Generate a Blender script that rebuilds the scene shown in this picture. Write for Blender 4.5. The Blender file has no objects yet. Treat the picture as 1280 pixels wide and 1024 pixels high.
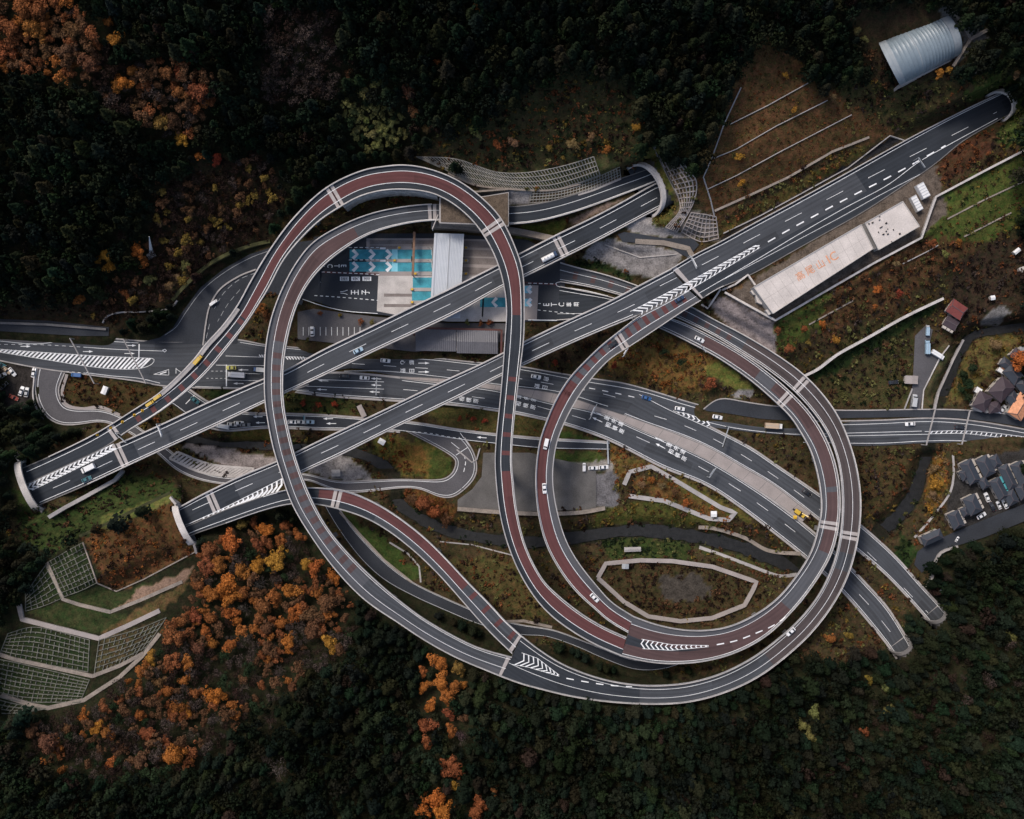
import bpy, bmesh, math, random
import numpy as np
from mathutils import Vector, Matrix
random.seed(7); RNG = np.random.default_rng(11)
SC = bpy.context.scene; COL = SC.collection
H = 500.0; S = 0.354                       # survey: camera height, metres per pixel of the plan at z = 0
def P(px, py, z=0.0):
    k = S * (1 - z / H)
    return Vector(((px - 640) * k, (512 - py) * k, z))
def PA(pts, z):
    pts = np.asarray(pts, float); z = np.broadcast_to(np.asarray(z, float), (len(pts),))
    k = S * (1 - z / H)
    return np.stack([(pts[:, 0] - 640) * k, (512 - pts[:, 1]) * k, z], 1)

# ------------------------------------------------------------------ objects
def tag(o, label=None, cat=None, group=None, kind=None):
    if label: o['label'] = label
    if cat: o['category'] = cat
    if group: o['group'] = group
    if kind: o['kind'] = kind
    elif label: o['kind'] = 'thing'
    return o
def empty(name, loc, label=None, cat=None, group=None, rz=0.0):
    o = bpy.data.objects.new(name, None); COL.objects.link(o)
    o.location = loc; o.rotation_euler = (0, 0, rz); o.empty_display_size = 1
    return tag(o, label, cat, group)
def add(name, me, parent=None, mats=None):
    o = bpy.data.objects.new(name, me); COL.objects.link(o)
    if parent is not None:
        o.parent = parent; o.matrix_parent_inverse = parent_inv(parent)
    for m in (mats or []): me.materials.append(m)
    return o
def parent_inv(p):
    m = Matrix.LocRotScale(p.location, p.rotation_euler, p.scale)
    if p.parent is not None: m = parent_mat(p.parent) @ p.matrix_parent_inverse @ m
    return m.inverted()
def parent_mat(p):
    return parent_inv(p).inverted()
class MB:
    """collects vertices and faces (world coordinates) for one mesh"""
    def __init__(s): s.v = []; s.f = []; s.m = []; s.uv = []
    def quad(s, a, b, c, d, m=0):
        n = len(s.v); s.v += [tuple(a), tuple(b), tuple(c), tuple(d)]; s.f.append((n, n+1, n+2, n+3)); s.m.append(m)
    def poly(s, pts, m=0):
        n = len(s.v); s.v += [tuple(p) for p in pts]; s.f.append(tuple(range(n, n+len(pts)))); s.m.append(m)
    def grid(s, rows, m=0, closed=False):
        """rows: list of equally long point lists; m: int or one per column"""
        n = len(s.v); w = len(rows[0])
        for r in rows: s.v += [tuple(p) for p in r]
        for i in range(len(rows)-1):
            for j in range(w if closed else w-1):
                a = n+i*w+j; b = n+i*w+(j+1) % w
                s.f.append((a, b, b+w, a+w)); s.m.append(m if isinstance(m, int) else m[j])
    def prism(s, pts, z0, z1, m=0, mtop=None):
        """vertical prism over world xy points"""
        pts = [(p[0], p[1]) for p in pts]
        if sum(pts[i-1][0]*p[1]-p[0]*pts[i-1][1] for i, p in enumerate(pts)) < 0: pts = pts[::-1]
        n = len(s.v); k = len(pts)
        s.v += [(x, y, z0) for x, y in pts] + [(x, y, z1) for x, y in pts]
        for i in range(k):
            j = (i+1) % k; s.f.append((n+i, n+j, n+k+j, n+k+i)); s.m.append(m)
        s.f.append(tuple(n+k+i for i in range(k))); s.m.append(m if mtop is None else mtop)
        s.f.append(tuple(n+k-1-i for i in range(k))); s.m.append(m)
    def box(s, c, sx, sy, sz, rz=0.0, m=0, mtop=None):
        """box standing on c (world), sizes, turned by rz"""
        ca, sa = math.cos(rz), math.sin(rz)
        pts = [(c[0]+x*sx/2*ca-y*sy/2*sa, c[1]+x*sx/2*sa+y*sy/2*ca) for x, y in ((-1,-1),(1,-1),(1,1),(-1,1))]
        s.prism(pts, c[2], c[2]+sz, m, mtop)
    def bar(s, a, b, w, h=None, m=0):
        """square bar from a to b"""
        a = Vector(a); b = Vector(b); d = (b-a)
        if d.length < 1e-5: return
        d.normalize(); h = h or w
        u = d.cross(Vector((0, 0, 1)))
        if u.length < 1e-4: u = Vector((1, 0, 0))
        u.normalize(); v = u.cross(d)
        n = len(s.v)
        for p in (a, b):
            for x, y in ((-1,-1),(1,-1),(1,1),(-1,1)): s.v.append(tuple(p+u*x*w/2+v*y*h/2))
        for q in ((0,1,5,4),(1,2,6,5),(2,3,7,6),(3,0,4,7),(3,2,1,0),(4,5,6,7)):
            s.f.append(tuple(n+i for i in q)); s.m.append(m)
    def tube(s, a, b, r0, r1=None, n=8, m=0, cap=True):
        a = Vector(a); b = Vector(b); d = (b-a).normalized(); r1 = r0 if r1 is None else r1
        u = d.cross(Vector((0,0,1)));  u = Vector((1,0,0)) if u.length < 1e-4 else u.normalized(); v = d.cross(u)
        k = len(s.v)
        for p, r in ((a, r0), (b, r1)):
            for i in range(n):
                t = 2*math.pi*i/n; s.v.append(tuple(p+u*r*math.cos(t)+v*r*math.sin(t)))
        for i in range(n):
            j = (i+1) % n; s.f.append((k+i, k+j, k+n+j, k+n+i)); s.m.append(m)
        if cap:
            s.f.append(tuple(k+n-1-i for i in range(n))); s.m.append(m)
            s.f.append(tuple(k+n+i for i in range(n))); s.m.append(m)
    def build(s, name, mats, parent=None, smooth=False):
        me = bpy.data.meshes.new(name); me.from_pydata(s.v, [], s.f)
        if s.m and max(s.m) > 0: me.polygons.foreach_set('material_index', s.m)
        if smooth: me.polygons.foreach_set('use_smooth', [True]*len(s.f))
        if s.uv and len(s.uv) == len(s.v):
            ul = me.uv_layers.new(name='UVMap'); li = np.empty(len(me.loops), int); me.loops.foreach_get('vertex_index', li)
            ul.data.foreach_set('uv', np.asarray(s.uv, 'f')[li].ravel())
        me.update()
        return add(name, me, parent, mats if isinstance(mats, (list, tuple)) else [mats])

# ------------------------------------------------------------------ materials
def lin(c):
    return tuple((x/12.92 if x <= .04045 else ((x+.055)/1.055)**2.4) for x in c)
def mat(name, col, rough=.85, var=.25, scale=.6, fine=6.0, bump=0.0, spec=.3, metal=0.0, uvstreak=0.0, vcol=None, objcol=False):
    m = bpy.data.materials.new(name); m.use_nodes = True; nt = m.node_tree; N = nt.nodes; L = nt.links
    b = N['Principled BSDF']; b.inputs['Roughness'].default_value = rough; b.inputs['Metallic'].default_value = metal
    b.inputs['Specular IOR Level'].default_value = spec
    geo = N.new('ShaderNodeNewGeometry')
    n1 = N.new('ShaderNodeTexNoise'); n1.inputs['Scale'].default_value = scale; n1.inputs['Detail'].default_value = 5
    n2 = N.new('ShaderNodeTexNoise'); n2.inputs['Scale'].default_value = fine; n2.inputs['Detail'].default_value = 3
    L.new(geo.outputs['Position'], n1.inputs['Vector']); L.new(geo.outputs['Position'], n2.inputs['Vector'])
    ad = N.new('ShaderNodeMath'); ad.operation = 'ADD'; L.new(n1.outputs['Fac'], ad.inputs[0]); L.new(n2.outputs['Fac'], ad.inputs[1])
    src = ad.outputs[0]; lo, hi = .55, 1.45
    if uvstreak:
        uv = N.new('ShaderNodeUVMap'); mp = N.new('ShaderNodeMapping'); mp.inputs['Scale'].default_value = (1.1, .02, 1)
        n3 = N.new('ShaderNodeTexNoise'); n3.inputs['Scale'].default_value = 1.0; n3.inputs['Detail'].default_value = 4
        L.new(uv.outputs[0], mp.inputs[0]); L.new(mp.outputs[0], n3.inputs['Vector'])
        ma = N.new('ShaderNodeMath'); ma.operation = 'MULTIPLY_ADD'; ma.inputs[1].default_value = uvstreak; L.new(n3.outputs['Fac'], ma.inputs[0]); L.new(src, ma.inputs[2])
        # wheel tracks along the lanes and square repair patches
        sp = N.new('ShaderNodeSeparateXYZ'); L.new(uv.outputs[0], sp.inputs[0]); cw = N.new('ShaderNodeMath'); cw.operation = 'MULTIPLY'; cw.inputs[1].default_value = 3.6; L.new(sp.outputs[0], cw.inputs[0])
        cs = N.new('ShaderNodeMath'); cs.operation = 'COSINE'; L.new(cw.outputs[0], cs.inputs[0]); m2 = N.new('ShaderNodeMath'); m2.operation = 'MULTIPLY_ADD'; m2.inputs[1].default_value = .16; L.new(cs.outputs[0], m2.inputs[0]); L.new(ma.outputs[0], m2.inputs[2])
        mq = N.new('ShaderNodeMapping'); mq.inputs['Scale'].default_value = (.27, .045, 1); L.new(uv.outputs[0], mq.inputs[0]); fl = N.new('ShaderNodeVectorMath'); fl.operation = 'FLOOR'; L.new(mq.outputs[0], fl.inputs[0]); wn = N.new('ShaderNodeTexWhiteNoise'); L.new(fl.outputs[0], wn.inputs['Vector'])
        pr = N.new('ShaderNodeMapRange'); pr.inputs['From Min'].default_value = .80; pr.inputs['From Max'].default_value = .81; pr.inputs['To Min'].default_value = 0; pr.inputs['To Max'].default_value = -.42; L.new(wn.outputs['Value'], pr.inputs['Value'])
        m3 = N.new('ShaderNodeMath'); m3.operation = 'ADD'; L.new(m2.outputs[0], m3.inputs[0]); L.new(pr.outputs[0], m3.inputs[1])
        src = m3.outputs[0]; lo += uvstreak*.3; hi += uvstreak*.7
    mr = N.new('ShaderNodeMapRange'); mr.inputs['From Min'].default_value = lo; mr.inputs['From Max'].default_value = hi
    mr.inputs['To Min'].default_value = 1-var; mr.inputs['To Max'].default_value = 1+var; L.new(src, mr.inputs['Value'])
    mul = N.new('ShaderNodeVectorMath'); mul.operation = 'SCALE'; mul.inputs[0].default_value = col[:3]; L.new(mr.outputs[0], mul.inputs['Scale'])
    if vcol:
        at = N.new('ShaderNodeAttribute'); at.attribute_name = vcol; L.new(at.outputs['Color'], mul.inputs[0])
    if objcol:
        oi = N.new('ShaderNodeObjectInfo'); L.new(oi.outputs['Color'], mul.inputs[0])
    L.new(mul.outputs[0], b.inputs['Base Color'])
    if bump:
        bp = N.new('ShaderNodeBump'); bp.inputs['Strength'].default_value = bump; bp.inputs['Distance'].default_value = .3
        L.new(ad.outputs[0], bp.inputs['Height']); L.new(bp.outputs[0], b.inputs['Normal'])
    return m
M = {}
M['asphalt'] = mat('asphalt', (.053,.058,.067), .9, .40, .12, 3, uvstreak=1.6)
M['asphalt_new'] = mat('asphalt_new', (.026,.031,.039), .9, .36, .12, 3, uvstreak=1.2)
M['asphalt_grey'] = mat('asphalt_grey', (.075,.078,.088), .9, .25, .12, 3, uvstreak=1.0)
M['asphalt_old'] = mat('asphalt_old', (.085,.082,.088), .92, .35, .1, 2)
M['gravel_lot'] = mat('gravel_lot', (.105,.100,.096), .95, .5, .16, 4, bump=.2)
M['asphalt_dark'] = mat('asphalt_dark', (.030,.034,.042), .9, .35, .1, 2)
M['red_surface'] = mat('red_surface', (.098,.038,.038), .9, .25, .15, 4, uvstreak=.8)
M['red_worn'] = mat('red_worn', (.078,.048,.048), .9, .3, .15, 4, uvstreak=1.0)
M['paint'] = mat('road_paint', (.74,.75,.76), .7, .30, .35, 4)
M['paint_worn'] = mat('road_paint_worn', (.34,.35,.36), .8, .4, .5, 5)
M['paint_blue'] = mat('blue_lane_paint', (.05,.27,.34), .8, .55, .4, 4)
M['paint_cyan'] = mat('pale_blue_paint', (.22,.55,.66), .75, .2, .4, 4)
M['brown_worn'] = mat('brown_worn_surface', (.062,.050,.050), .9, .3, .15, 4, uvstreak=1.0)
M['conc'] = mat('concrete', (.33,.31,.30), .9, .3, .25, 3, bump=.1)
M['conc_light'] = mat('concrete_light', (.46,.43,.41), .9, .42, .22, 3)
M['conc_dark'] = mat('concrete_dark', (.16,.152,.148), .92, .35, .2, 2, bump=.15)
M['conc_pink'] = mat('concrete_slab', (.30,.265,.25), .9, .25, .2, 3)
M['conc_rust'] = mat('stained_concrete', (.235,.20,.17), .9, .45, .3, 2)
M['joint'] = mat('joint_concrete', (.36,.33,.32), .9, .3, .5, 4)
M['rubber'] = mat('dark_rubber', (.012,.012,.013), .8, .2)
M['stone'] = mat('riprap', (.23,.215,.21), .95, .6, .5, 1.6, bump=.5)
M['steel'] = mat('galvanised_steel', (.30,.32,.34), .5, .15, spec=.5)
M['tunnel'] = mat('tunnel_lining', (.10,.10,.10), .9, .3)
# ------------------------------------------------------------------ curves in plan
def spl(pts, step=3.0):
    """Catmull-Rom through the plan points, resampled about every step px; extra columns ride along"""
    p = np.asarray(pts, float)
    if len(p) == 2:
        n = max(2, int(np.hypot(*(p[1]-p[0])[:2])/step)+1); t = np.linspace(0, 1, n)[:, None]; return p[0]*(1-t)+p[1]*t
    q = np.vstack([2*p[0]-p[1], p, 2*p[-1]-p[-2]]); out = []
    for i in range(1, len(q)-2):
        a, b, c, d = q[i-1:i+3]
        k = [max(np.hypot(*(y-x)[:2]), 1e-3)**.5 for x, y in ((a,b),(b,c),(c,d))]
        t0 = 0; t1 = k[0]; t2 = t1+k[1]; t3 = t2+k[2]
        t = np.linspace(t1, t2, 12, endpoint=False)[:, None]
        A1 = (t1-t)/t1*a+t/t1*b; A2 = (t2-t)/(t2-t1)*b+(t-t1)/(t2-t1)*c; A3 = (t3-t)/(t3-t2)*c+(t-t2)/(t3-t2)*d
        B1 = (t2-t)/t2*A1+t/t2*A2; B2 = (t3-t)/(t3-t1)*A2+(t-t1)/(t3-t1)*A3
        out.append((t2-t)/(t2-t1)*B1+(t-t1)/(t2-t1)*B2)
    o = np.vstack(out+[p[-1:]])
    d = np.concatenate([[0], np.cumsum(np.hypot(*np.diff(o[:, :2], axis=0).T))]); n = max(2, int(d[-1]/step)+1)
    s = np.linspace(0, d[-1], n)
    return np.stack([np.interp(s, d, o[:, k]) for k in range(o.shape[1])], 1)
def smooth(a, n=3):
    a = np.asarray(a, float)
    for _ in range(n):
        b = a.copy(); b[1:-1] = (a[:-2]+2*a[1:-1]+a[2:])/4; a = b
    return a
def inpoly(x, y, poly):
    poly = np.asarray(poly, float); r = np.zeros(np.shape(x), bool); j = len(poly)-1
    for i in range(len(poly)):
        xi, yi = poly[i]; xj, yj = poly[j]
        if yi != yj:
            r ^= ((yi > y) != (yj > y)) & (x < (xj-xi)*(y-yi)/(yj-yi)+xi)
        j = i
    return r
class Rib:
    """a carriageway between two plan edges (L, R run the same way); Z: (px, py, z) marks"""
    def __init__(s, L, R, Z, step=3.0):
        l = spl(L, step); r = spl(R, 1.0)
        k = [int(np.argmin(((r-p)**2).sum(1))) for p in l]
        k = np.maximum.accumulate(k); k = smooth(k, 12)
        k[0], k[-1] = 0, len(r)-1
        k = np.maximum.accumulate(k)
        rr = np.stack([np.interp(k, np.arange(len(r)), r[:, c]) for c in (0, 1)], 1)
        s.l = smooth(l, 10); s.r = smooth(rr, 24); s.c = (s.l+s.r)/2
        s.n = len(s.c); s.hw = np.hypot(*(s.r-s.l).T)/2
        d = np.concatenate([[0], np.cumsum(np.hypot(*np.diff(s.c, axis=0).T))]); s.d = d
        if np.isscalar(Z): s.z = np.full(s.n, float(Z))
        else:
            q = sorted((s.at(x, y), z) for x, y, z in Z); s.z = smooth(np.interp(d, [a for a, _ in q], [b for _, b in q]), 25)
        s.W = lambda t, dz=0.0: PA(s.l*(1-np.reshape(t, (-1, 1)))+s.r*np.reshape(t, (-1, 1)), s.z+dz)
        m = PA(s.c, s.z); s.m = np.concatenate([[0], np.cumsum(np.linalg.norm(np.diff(m, axis=0), axis=1))])
        s.wm = np.linalg.norm(PA(s.r, s.z)-PA(s.l, s.z), axis=1)
    def at(s, x, y):
        """distance along (px) nearest to a plan point"""
        return s.d[int(np.argmin((s.c[:, 0]-x)**2+(s.c[:, 1]-y)**2))]
    def zat(s, x, y):
        v = s.r-s.l; q = np.array([x, y])-s.l; n = np.stack([-v[:, 1], v[:, 0]], 1)/np.hypot(*v.T)[:, None]
        sd = (q*n).sum(1); t = (q*v).sum(1)/(v*v).sum(1); far = np.maximum(np.maximum(-t, t-1), 0)*np.hypot(*v.T)
        i = int(np.argmin(np.abs(sd)+far+.02*np.hypot(*(np.array([x, y])-s.c).T))); j = None
        for k in (i-1, i+1):
            if 0 <= k < s.n and sd[k]*sd[i] <= 0: j = k
        if j is None or sd[i] == sd[j]: return float(s.z[i])
        f = sd[i]/(sd[i]-sd[j]); return float(s.z[i]*(1-f)+s.z[j]*f)
    def heading(s, x, y):
        i = min(max(int(np.argmin((s.c[:, 0]-x)**2+(s.c[:, 1]-y)**2)), 1), s.n-2)
        v = s.c[i+1]-s.c[i-1]; return math.atan2(-v[1], v[0])
    def tcurve(s, T):
        """lateral position along the way: number or [((px,py), t), ...]"""
        if isinstance(T, np.ndarray): return T
        if np.isscalar(T): return np.full(s.n, float(T))
        q = sorted((s.at(*p), t) for p, t in T); return smooth(np.interp(s.d, [a for a, _ in q], [b for _, b in q]), 8)
    def rng(s, a, b):
        lo = 0.0 if a is None else s.at(*a); hi = s.d[-1] if b is None else s.at(*b)
        return min(lo, hi), max(lo, hi)
    def strip(s, mb, t0, t1, a=None, b=None, dz=.012, m=0, lo=None, hi=None):
        """sheet between lateral positions t0 and t1 from plan point a to b"""
        if lo is None: lo, hi = s.rng(a, b)
        t0 = s.tcurve(t0) if not isinstance(t0, np.ndarray) else t0; t1 = s.tcurve(t1) if not isinstance(t1, np.ndarray) else t1
        u = np.concatenate([[lo], s.d[(s.d > lo+.3) & (s.d < hi-.3)], [hi]])
        f = lambda arr: np.interp(u, s.d, arr)
        A = np.stack([f(s.l[:,0])*(1-f(t0))+f(s.r[:,0])*f(t0), f(s.l[:,1])*(1-f(t0))+f(s.r[:,1])*f(t0)], 1)
        B = np.stack([f(s.l[:,0])*(1-f(t1))+f(s.r[:,0])*f(t1), f(s.l[:,1])*(1-f(t1))+f(s.r[:,1])*f(t1)], 1)
        z = f(s.z)+dz; A = PA(A, z); B = PA(B, z); mm = f(s.m); wm = f(s.wm); n = len(mb.v)
        mb.uv += [(w*t, q) for w, t, q in zip(wm, f(t0), mm)] if len(mb.uv) == n else []
        mb.v += [tuple(p) for p in A]; mb.v += [tuple(p) for p in B]
        if len(mb.uv) == n+len(u): mb.uv += [(w*t, q) for w, t, q in zip(wm, f(t1), mm)]
        k = len(u)
        for i in range(k-1): mb.f.append((n+i, n+k+i, n+k+i+1, n+i+1)); mb.m.append(m)
    def line(s, mb, t, w=.2, a=None, b=None, dash=None, dz=.022, m=0):
        """painted line of width w metres; dash = (on, off) metres"""
        t = s.tcurve(t); h = w/2/s.wm; lo, hi = s.rng(a, b)
        if dash is None: s.strip(mb, t-h, t+h, dz=dz, m=m, lo=lo, hi=hi); return
        x = np.interp(lo, s.d, s.m); e = np.interp(hi, s.d, s.m)
        while x < e:
            y = min(x+dash[0], e)
            s.strip(mb, t-h, t+h, dz=dz, m=m, lo=np.interp(x, s.m, s.d), hi=np.interp(y, s.m, s.d)); x += dash[0]+dash[1]
    def wall(s, mb, t, w, h0, h1, a=None, b=None, m=0, side=0):
        """solid wall of width w m along lateral position t; side -1/+1 keeps it inside t"""
        t = s.tcurve(t); ww = w/s.wm; lo, hi = s.rng(a, b)
        t0, t1 = (t, t+ww) if side > 0 else ((t-ww, t) if side < 0 else (t-ww/2, t+ww/2))
        u = np.concatenate([[lo], s.d[(s.d > lo+.3) & (s.d < hi-.3)], [hi]]); f = lambda arr: np.interp(u, s.d, arr)
        def row(tt, dz):
            tt = f(tt); q = np.stack([f(s.l[:,0])*(1-tt)+f(s.r[:,0])*tt, f(s.l[:,1])*(1-tt)+f(s.r[:,1])*tt], 1)
            p = PA(q, f(s.z)); p[:, 2] += dz; return p
        a0, a1, b1, b0 = row(t0, h0), row(t0, h1), row(t1, h1), row(t1, h0)
        rows = [[a0[i], a1[i], b1[i], b0[i]] for i in range(len(u))]
        n = len(mb.v); mb.grid(rows, m, closed=True)
        mb.f.append((n, n+1, n+2, n+3)); mb.m.append(m); e = n+4*(len(u)-1); mb.f.append((e+3, e+2, e+1, e)); mb.m.append(m)
# ------------------------------------------------------------------ carriageways (plan survey)
R = {}
R['V1'] = Rib([(22,613),(80,585),(138,557),(150,553),(200,531),(266,500),(330,473),(356,463),(400,439),(460,410),(524,379),(572,356),(622,331),(649,317),(696,293),(740,272),(780,251),(808,235),(822,228)],
              [(40,636),(51,631),(112,605),(170,578),(218,556),(280,528),(330,504),(356,492),(400,472),(440,453),(480,434),(528,412),(574,390),(629,359),(655,347),(710,320),(740,305),(780,284),(814,266),(832,257)],
              [(40,625,15),(400,455,15),(640,340,15),(820,245,14)])
R['R4'] = Rib([(20,588),(32,583),(60,571),(120,541.6),(166,513),(202,489),(246,445),(256,431),(276,410),(298,380),(312,354),(340,308),(370,269),(410,233),(456,212),(480,208),(500,206),(520,207.5),(540,212),(570,224),(600,245),(626,272),(644,308),(654,340),(656,390),(655,426),(650,466),(645,508),(641,550),(640,582),(641,590),(646,636),(658,684),(680,726),(696,742),(726,766),(756,784),(783,796)],
              [(20,612),(80,584),(138,556),(154,543),(196,518),(232,491),(260,465),(288,431),(312,400),(324,380),(336,362),(352,330),(370,306),(400,276),(426,259),(450,246),(480,238.5),(510,237.6),(536,241),(550,246),(570,258),(592,278),(610,304),(622,330),(630,360),(633,390),(631,420),(628,464),(624,508),(620,546),(618,580),(619,595),(624,640),(634,680),(652,722),(680,762),(710,786),(740,804),(777,820)],
              [(30,600,15),(140,548,15.2),(250,450,18),(350,320,22),(420,246,24.5),(500,222,25.5),(640,340,26),(625,550,25.5),(640,660,23.5),(700,760,21),(785,808,19)])
R['R5'] = Rib([(860,362),(830,379),(797,396),(776,412),(752,431),(730,452),(710,474),(694,500),(682,528),(674,552),(670,580),(669,600),(672,640),(682,680),(700,714),(720,740),(744,762),(760,776),(785,791)],
              [(876,376),(856,388),(820,412),(780,438),(766,446),(744,468),(722,498),(706,528),(696,554),(692,580),(691,600),(696,636),(708,676),(724,704),(748,734),(764,752),(792,770)],
              [(868,369,18),(790,418,18.2),(680,590,19.5),(740,750,19.5),(788,781,19)])
R['R3'] = Rib([(818,208),(796,216),(760,228),(720,242),(680,253),(636,258),(590,257),(550,255),(538,255),(500,259),(460,268),(420,285),(390,304),(370,329),(356,354),(344,382),(336,410),(331.5,440),(330.4,470),(331,500),(336,534),(342,562),(352,594),(366,632),(390,672),(420,713),(456,750),(500,780),(530,800),(570,822),(610,839),(627,846)],
              [(832,222),(814,230),(770,247),(720,265),(670,278),(636,281),(590,279),(550,276),(520,278),(490,284),(460,294),(430,312),(400,337),(380,364),(368,392),(362,414),(356,446),(354,480),(356,512),(362,540),(367,562),(376,590),(390,624),(410,660),(440,696),(480,734),(516,763),(530,773),(570,796),(600,810),(640,821)],
              [(815,220,14),(640,270,14.6),(540,266,16),(400,310,19.5),(345,410,22),(343,500,24),(358,580,25.2),(400,660,24.6),(500,765,22.3),(634,833,20)])
R['R2'] = Rib([(222,662),(237,656),(284,636),(312,626),(338,617),(358,612),(384,609),(400,609.5),(428,612),(450,619),(480,634),(512,656),(536,676),(560,700),(586,728),(612,754),(632,776),(653,795)],
              [(228,675),(240,669),(284,654),(330,638),(364,630),(392,630),(418,635),(456,647),(486,664),(512,684),(530,700),(552,722),(580,754),(612,790),(640,817)],
              [(235,660,18),(400,620,19),(500,665,20.3),(645,805,20)])
R['V2'] = Rib([(215,638),(226,632.5),(252,618),(300,595),(346,576),(400,550),(480,512),(552,477),(600,455),(628,441),(654,427),(712,399),(758,378),(795,358.5),(838,336)],
              [(224,660),(237,655),(276,639),(324,617),(356,602),(376,592),(420,572),(496,534),(570,499),(627,470),(650,459),(720,427),(760,410),(797,395),(860,362)],
              18.0)
R['V3'] = Rib([(838,336),(870,317),(900,302),(940,280),(985,256),(1060,215),(1130,176),(1180,150),(1212,134),(1235,123),(1256,113)],
              [(877,374),(900,360),(935,346),(980,321),(1030,293),(1080,265),(1130,232),(1170,205),(1202,178),(1250,150),(1268,140)],
              18.0)
R['O'] = Rib([(653,795),(672,810),(700,828),(730,841),(756,849),(770,852),(800,856),(830,856),(860,853),(900,842),(940,822),(970,800),(996,777),(1020,748),(1036,718),(1046,688),(1051,656),(1052,620),(1048,582),(1036,546),(1018,518),(992,489),(964,466),(928,442),(892,420),(854,401),(820,386),(790,374),(766,367),(740,360),(700,353)],
             [(627,846),(650,855),(670,860),(710,870),(756,877),(780,879),(820,880.5),(860,878),(900,868),(940,851),(970,831),(996,809),(1010,796),(1040,758),(1060,720),(1070,686),(1075,656),(1076,620),(1070.5,582),(1063,556),(1052,528),(1036,502),(1006,469),(978,448),(950,430),(920,413),(890,398),(868,385),(846,375),(794,356),(760,344),(720,334),(700,328)],
             [(640,822,20),(830,868,19),(985,790,17.5),(1060,680,15),(1063,600,13.5),(1030,520,11),(920,428,8),(850,388,6.2),(780,362,4.4),(705,340,3.1)])
R['I'] = Rib([(792,770),(820,780),(852,786.5),(880,787.5),(910,783),(940,770),(970,749),(994,721),(1014,688),(1022,660),(1026,640),(1025,615),(1020,588),(1012,562),(1002,544),(988,522),(972,506),(944,481),(920,463),(894,446),(868,432),(830,413),(810,405),(770,396),(735,398),(696,401)],
             [(777,820),(810,828),(840,830),(880,827),(920,816),(960,794),(980,775),(1004,748),(1024,720),(1040,692),(1047,665),(1050,640),(1050,615),(1046,586),(1036,555),(1014,517.5),(988,490),(962,467.5),(930,444),(891,421.5),(852,402.5),(815,390),(785,378),(760,370),(735,365),(700,358)],
             [(785,795,19),(880,808,18.6),(985,750,17.2),(1035,670,14.8),(1036,600,13.3),(1005,525,10.8),(900,437,7.8),(830,400,5.8),(770,383,4.2),(700,380,3.1)])
# at grade
R['N20'] = Rib([(-60,411),(0,419),(70,422),(140,424),(176,427),(230,428),(294,425),(332,432),(370,435),(398,438),(458,444),(496,445),(540,448),(586,453),(650,459),(690,466),(740,474),(780,480),(820,491),(856,502),(900,514),(930,522),(984,527),(1050,527),(1104,526),(1160,523.5),(1204,525.5),(1262,534),(1340,550)],
               [(-60,438),(0,450),(46,459),(112,468),(174,476),(202,482),(248,484),(330,486),(386,489),(400,470),(440,460),(478,467),(544,478),(608,486),(654,486),(696,493),(720,499),(756,511),(800,525),(840,538),(886,534),(912,537),(956,542),(1000,545),(1058,557),(1104,557),(1152,554),(1198,553.5),(1244,558),(1280,564),(1340,578)],
               [(-60,425,.6),(220,455,.6),(600,470,.4),(850,515,.4),(1000,535,.8),(1160,540,1.6),(1340,565,1.6)])
R['UP'] = Rib([(800,492),(838,512),(886,534),(912,547),(940,562),(972,584),(1022,618),(1076,658),(1120,698),(1150,732),(1174,758),(1184,770)],
              [(780,518),(800,526),(856,545),(890,560),(928,582),(966,604),(1022,647),(1070,685),(1108,717),(1158,771),(1166,781)],
              [(800,510,.5),(900,552,.6),(1040,650,1.6),(1170,765,2.4)])
R['DN'] = Rib([(386,470),(416,467),(478,471),(544,479),(608,486),(648,494),(692,505),(720,510),(756,519),(800,538.5),(856,562),(888,578),(928,602),(968,629),(1018,668),(1062,710),(1080,729),(1108,760),(1132,798),(1140,812)],
              [(370,489),(400,493),(468,498),(500,500),(570,505),(620,512),(648,516),(680,523),(706,529),(760,548),(800,568),(826,582),(884,605),(928,634),(970,666),(1010,698),(1052,736),(1080,768),(1114,810),(1122,823)],
              [(380,480,.5),(700,515,.4),(880,590,.6),(1030,690,1.6),(1125,805,2.4)])
R['LR'] = Rib([(204,484),(222,480),(250,498),(272,510),(306,517),(356,518.5),(400,520),(448,523.5),(520,530),(570,538),(618,544),(640,546),(672,549),(762,554)],
              [(196,500),(212,503),(240,524),(262,535),(280,538),(328,533.5),(362,534),(400,535.5),(440,536),(504,539),(570,549),(618,554.5),(642,557),(672,560),(762,562)],
              [(205,490,.4),(280,525,-.4),(400,528,-1),(762,558,-1)])
R['LC'] = Rib([(48,458),(44.5,480),(49,506),(64,525),(80,530.5),(100,529.5),(124,526),(140,529),(165,542),(200,568),(220,586),(250,599),(286,605),(330,607),(370,600),(384,599),(410,609),(430,614.5),(460,613.5),(510,608.5),(528,611),(548,620),(565,621.5),(580,611),(594,595),(595,577),(588,559),(580,547)],
              [(80,466),(72,488),(80,508),(100,513),(124,511.5),(144,518),(166,530),(188,546),(210,562),(240,586),(270,596),(306,598),(345,594),(380,592),(400,597.5),(420,602.5),(460,601.5),(500,600),(540,601),(556,599.5),(567,591),(571,575),(567,568),(560,558),(548,550),(536,544),(520,541),(508,539)],
              [(60,470,.4),(75,515,-.4),(200,565,-1.4),(330,600,-1.8),(500,604,-2),(585,590,-1.6),(550,548,-1)])
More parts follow.
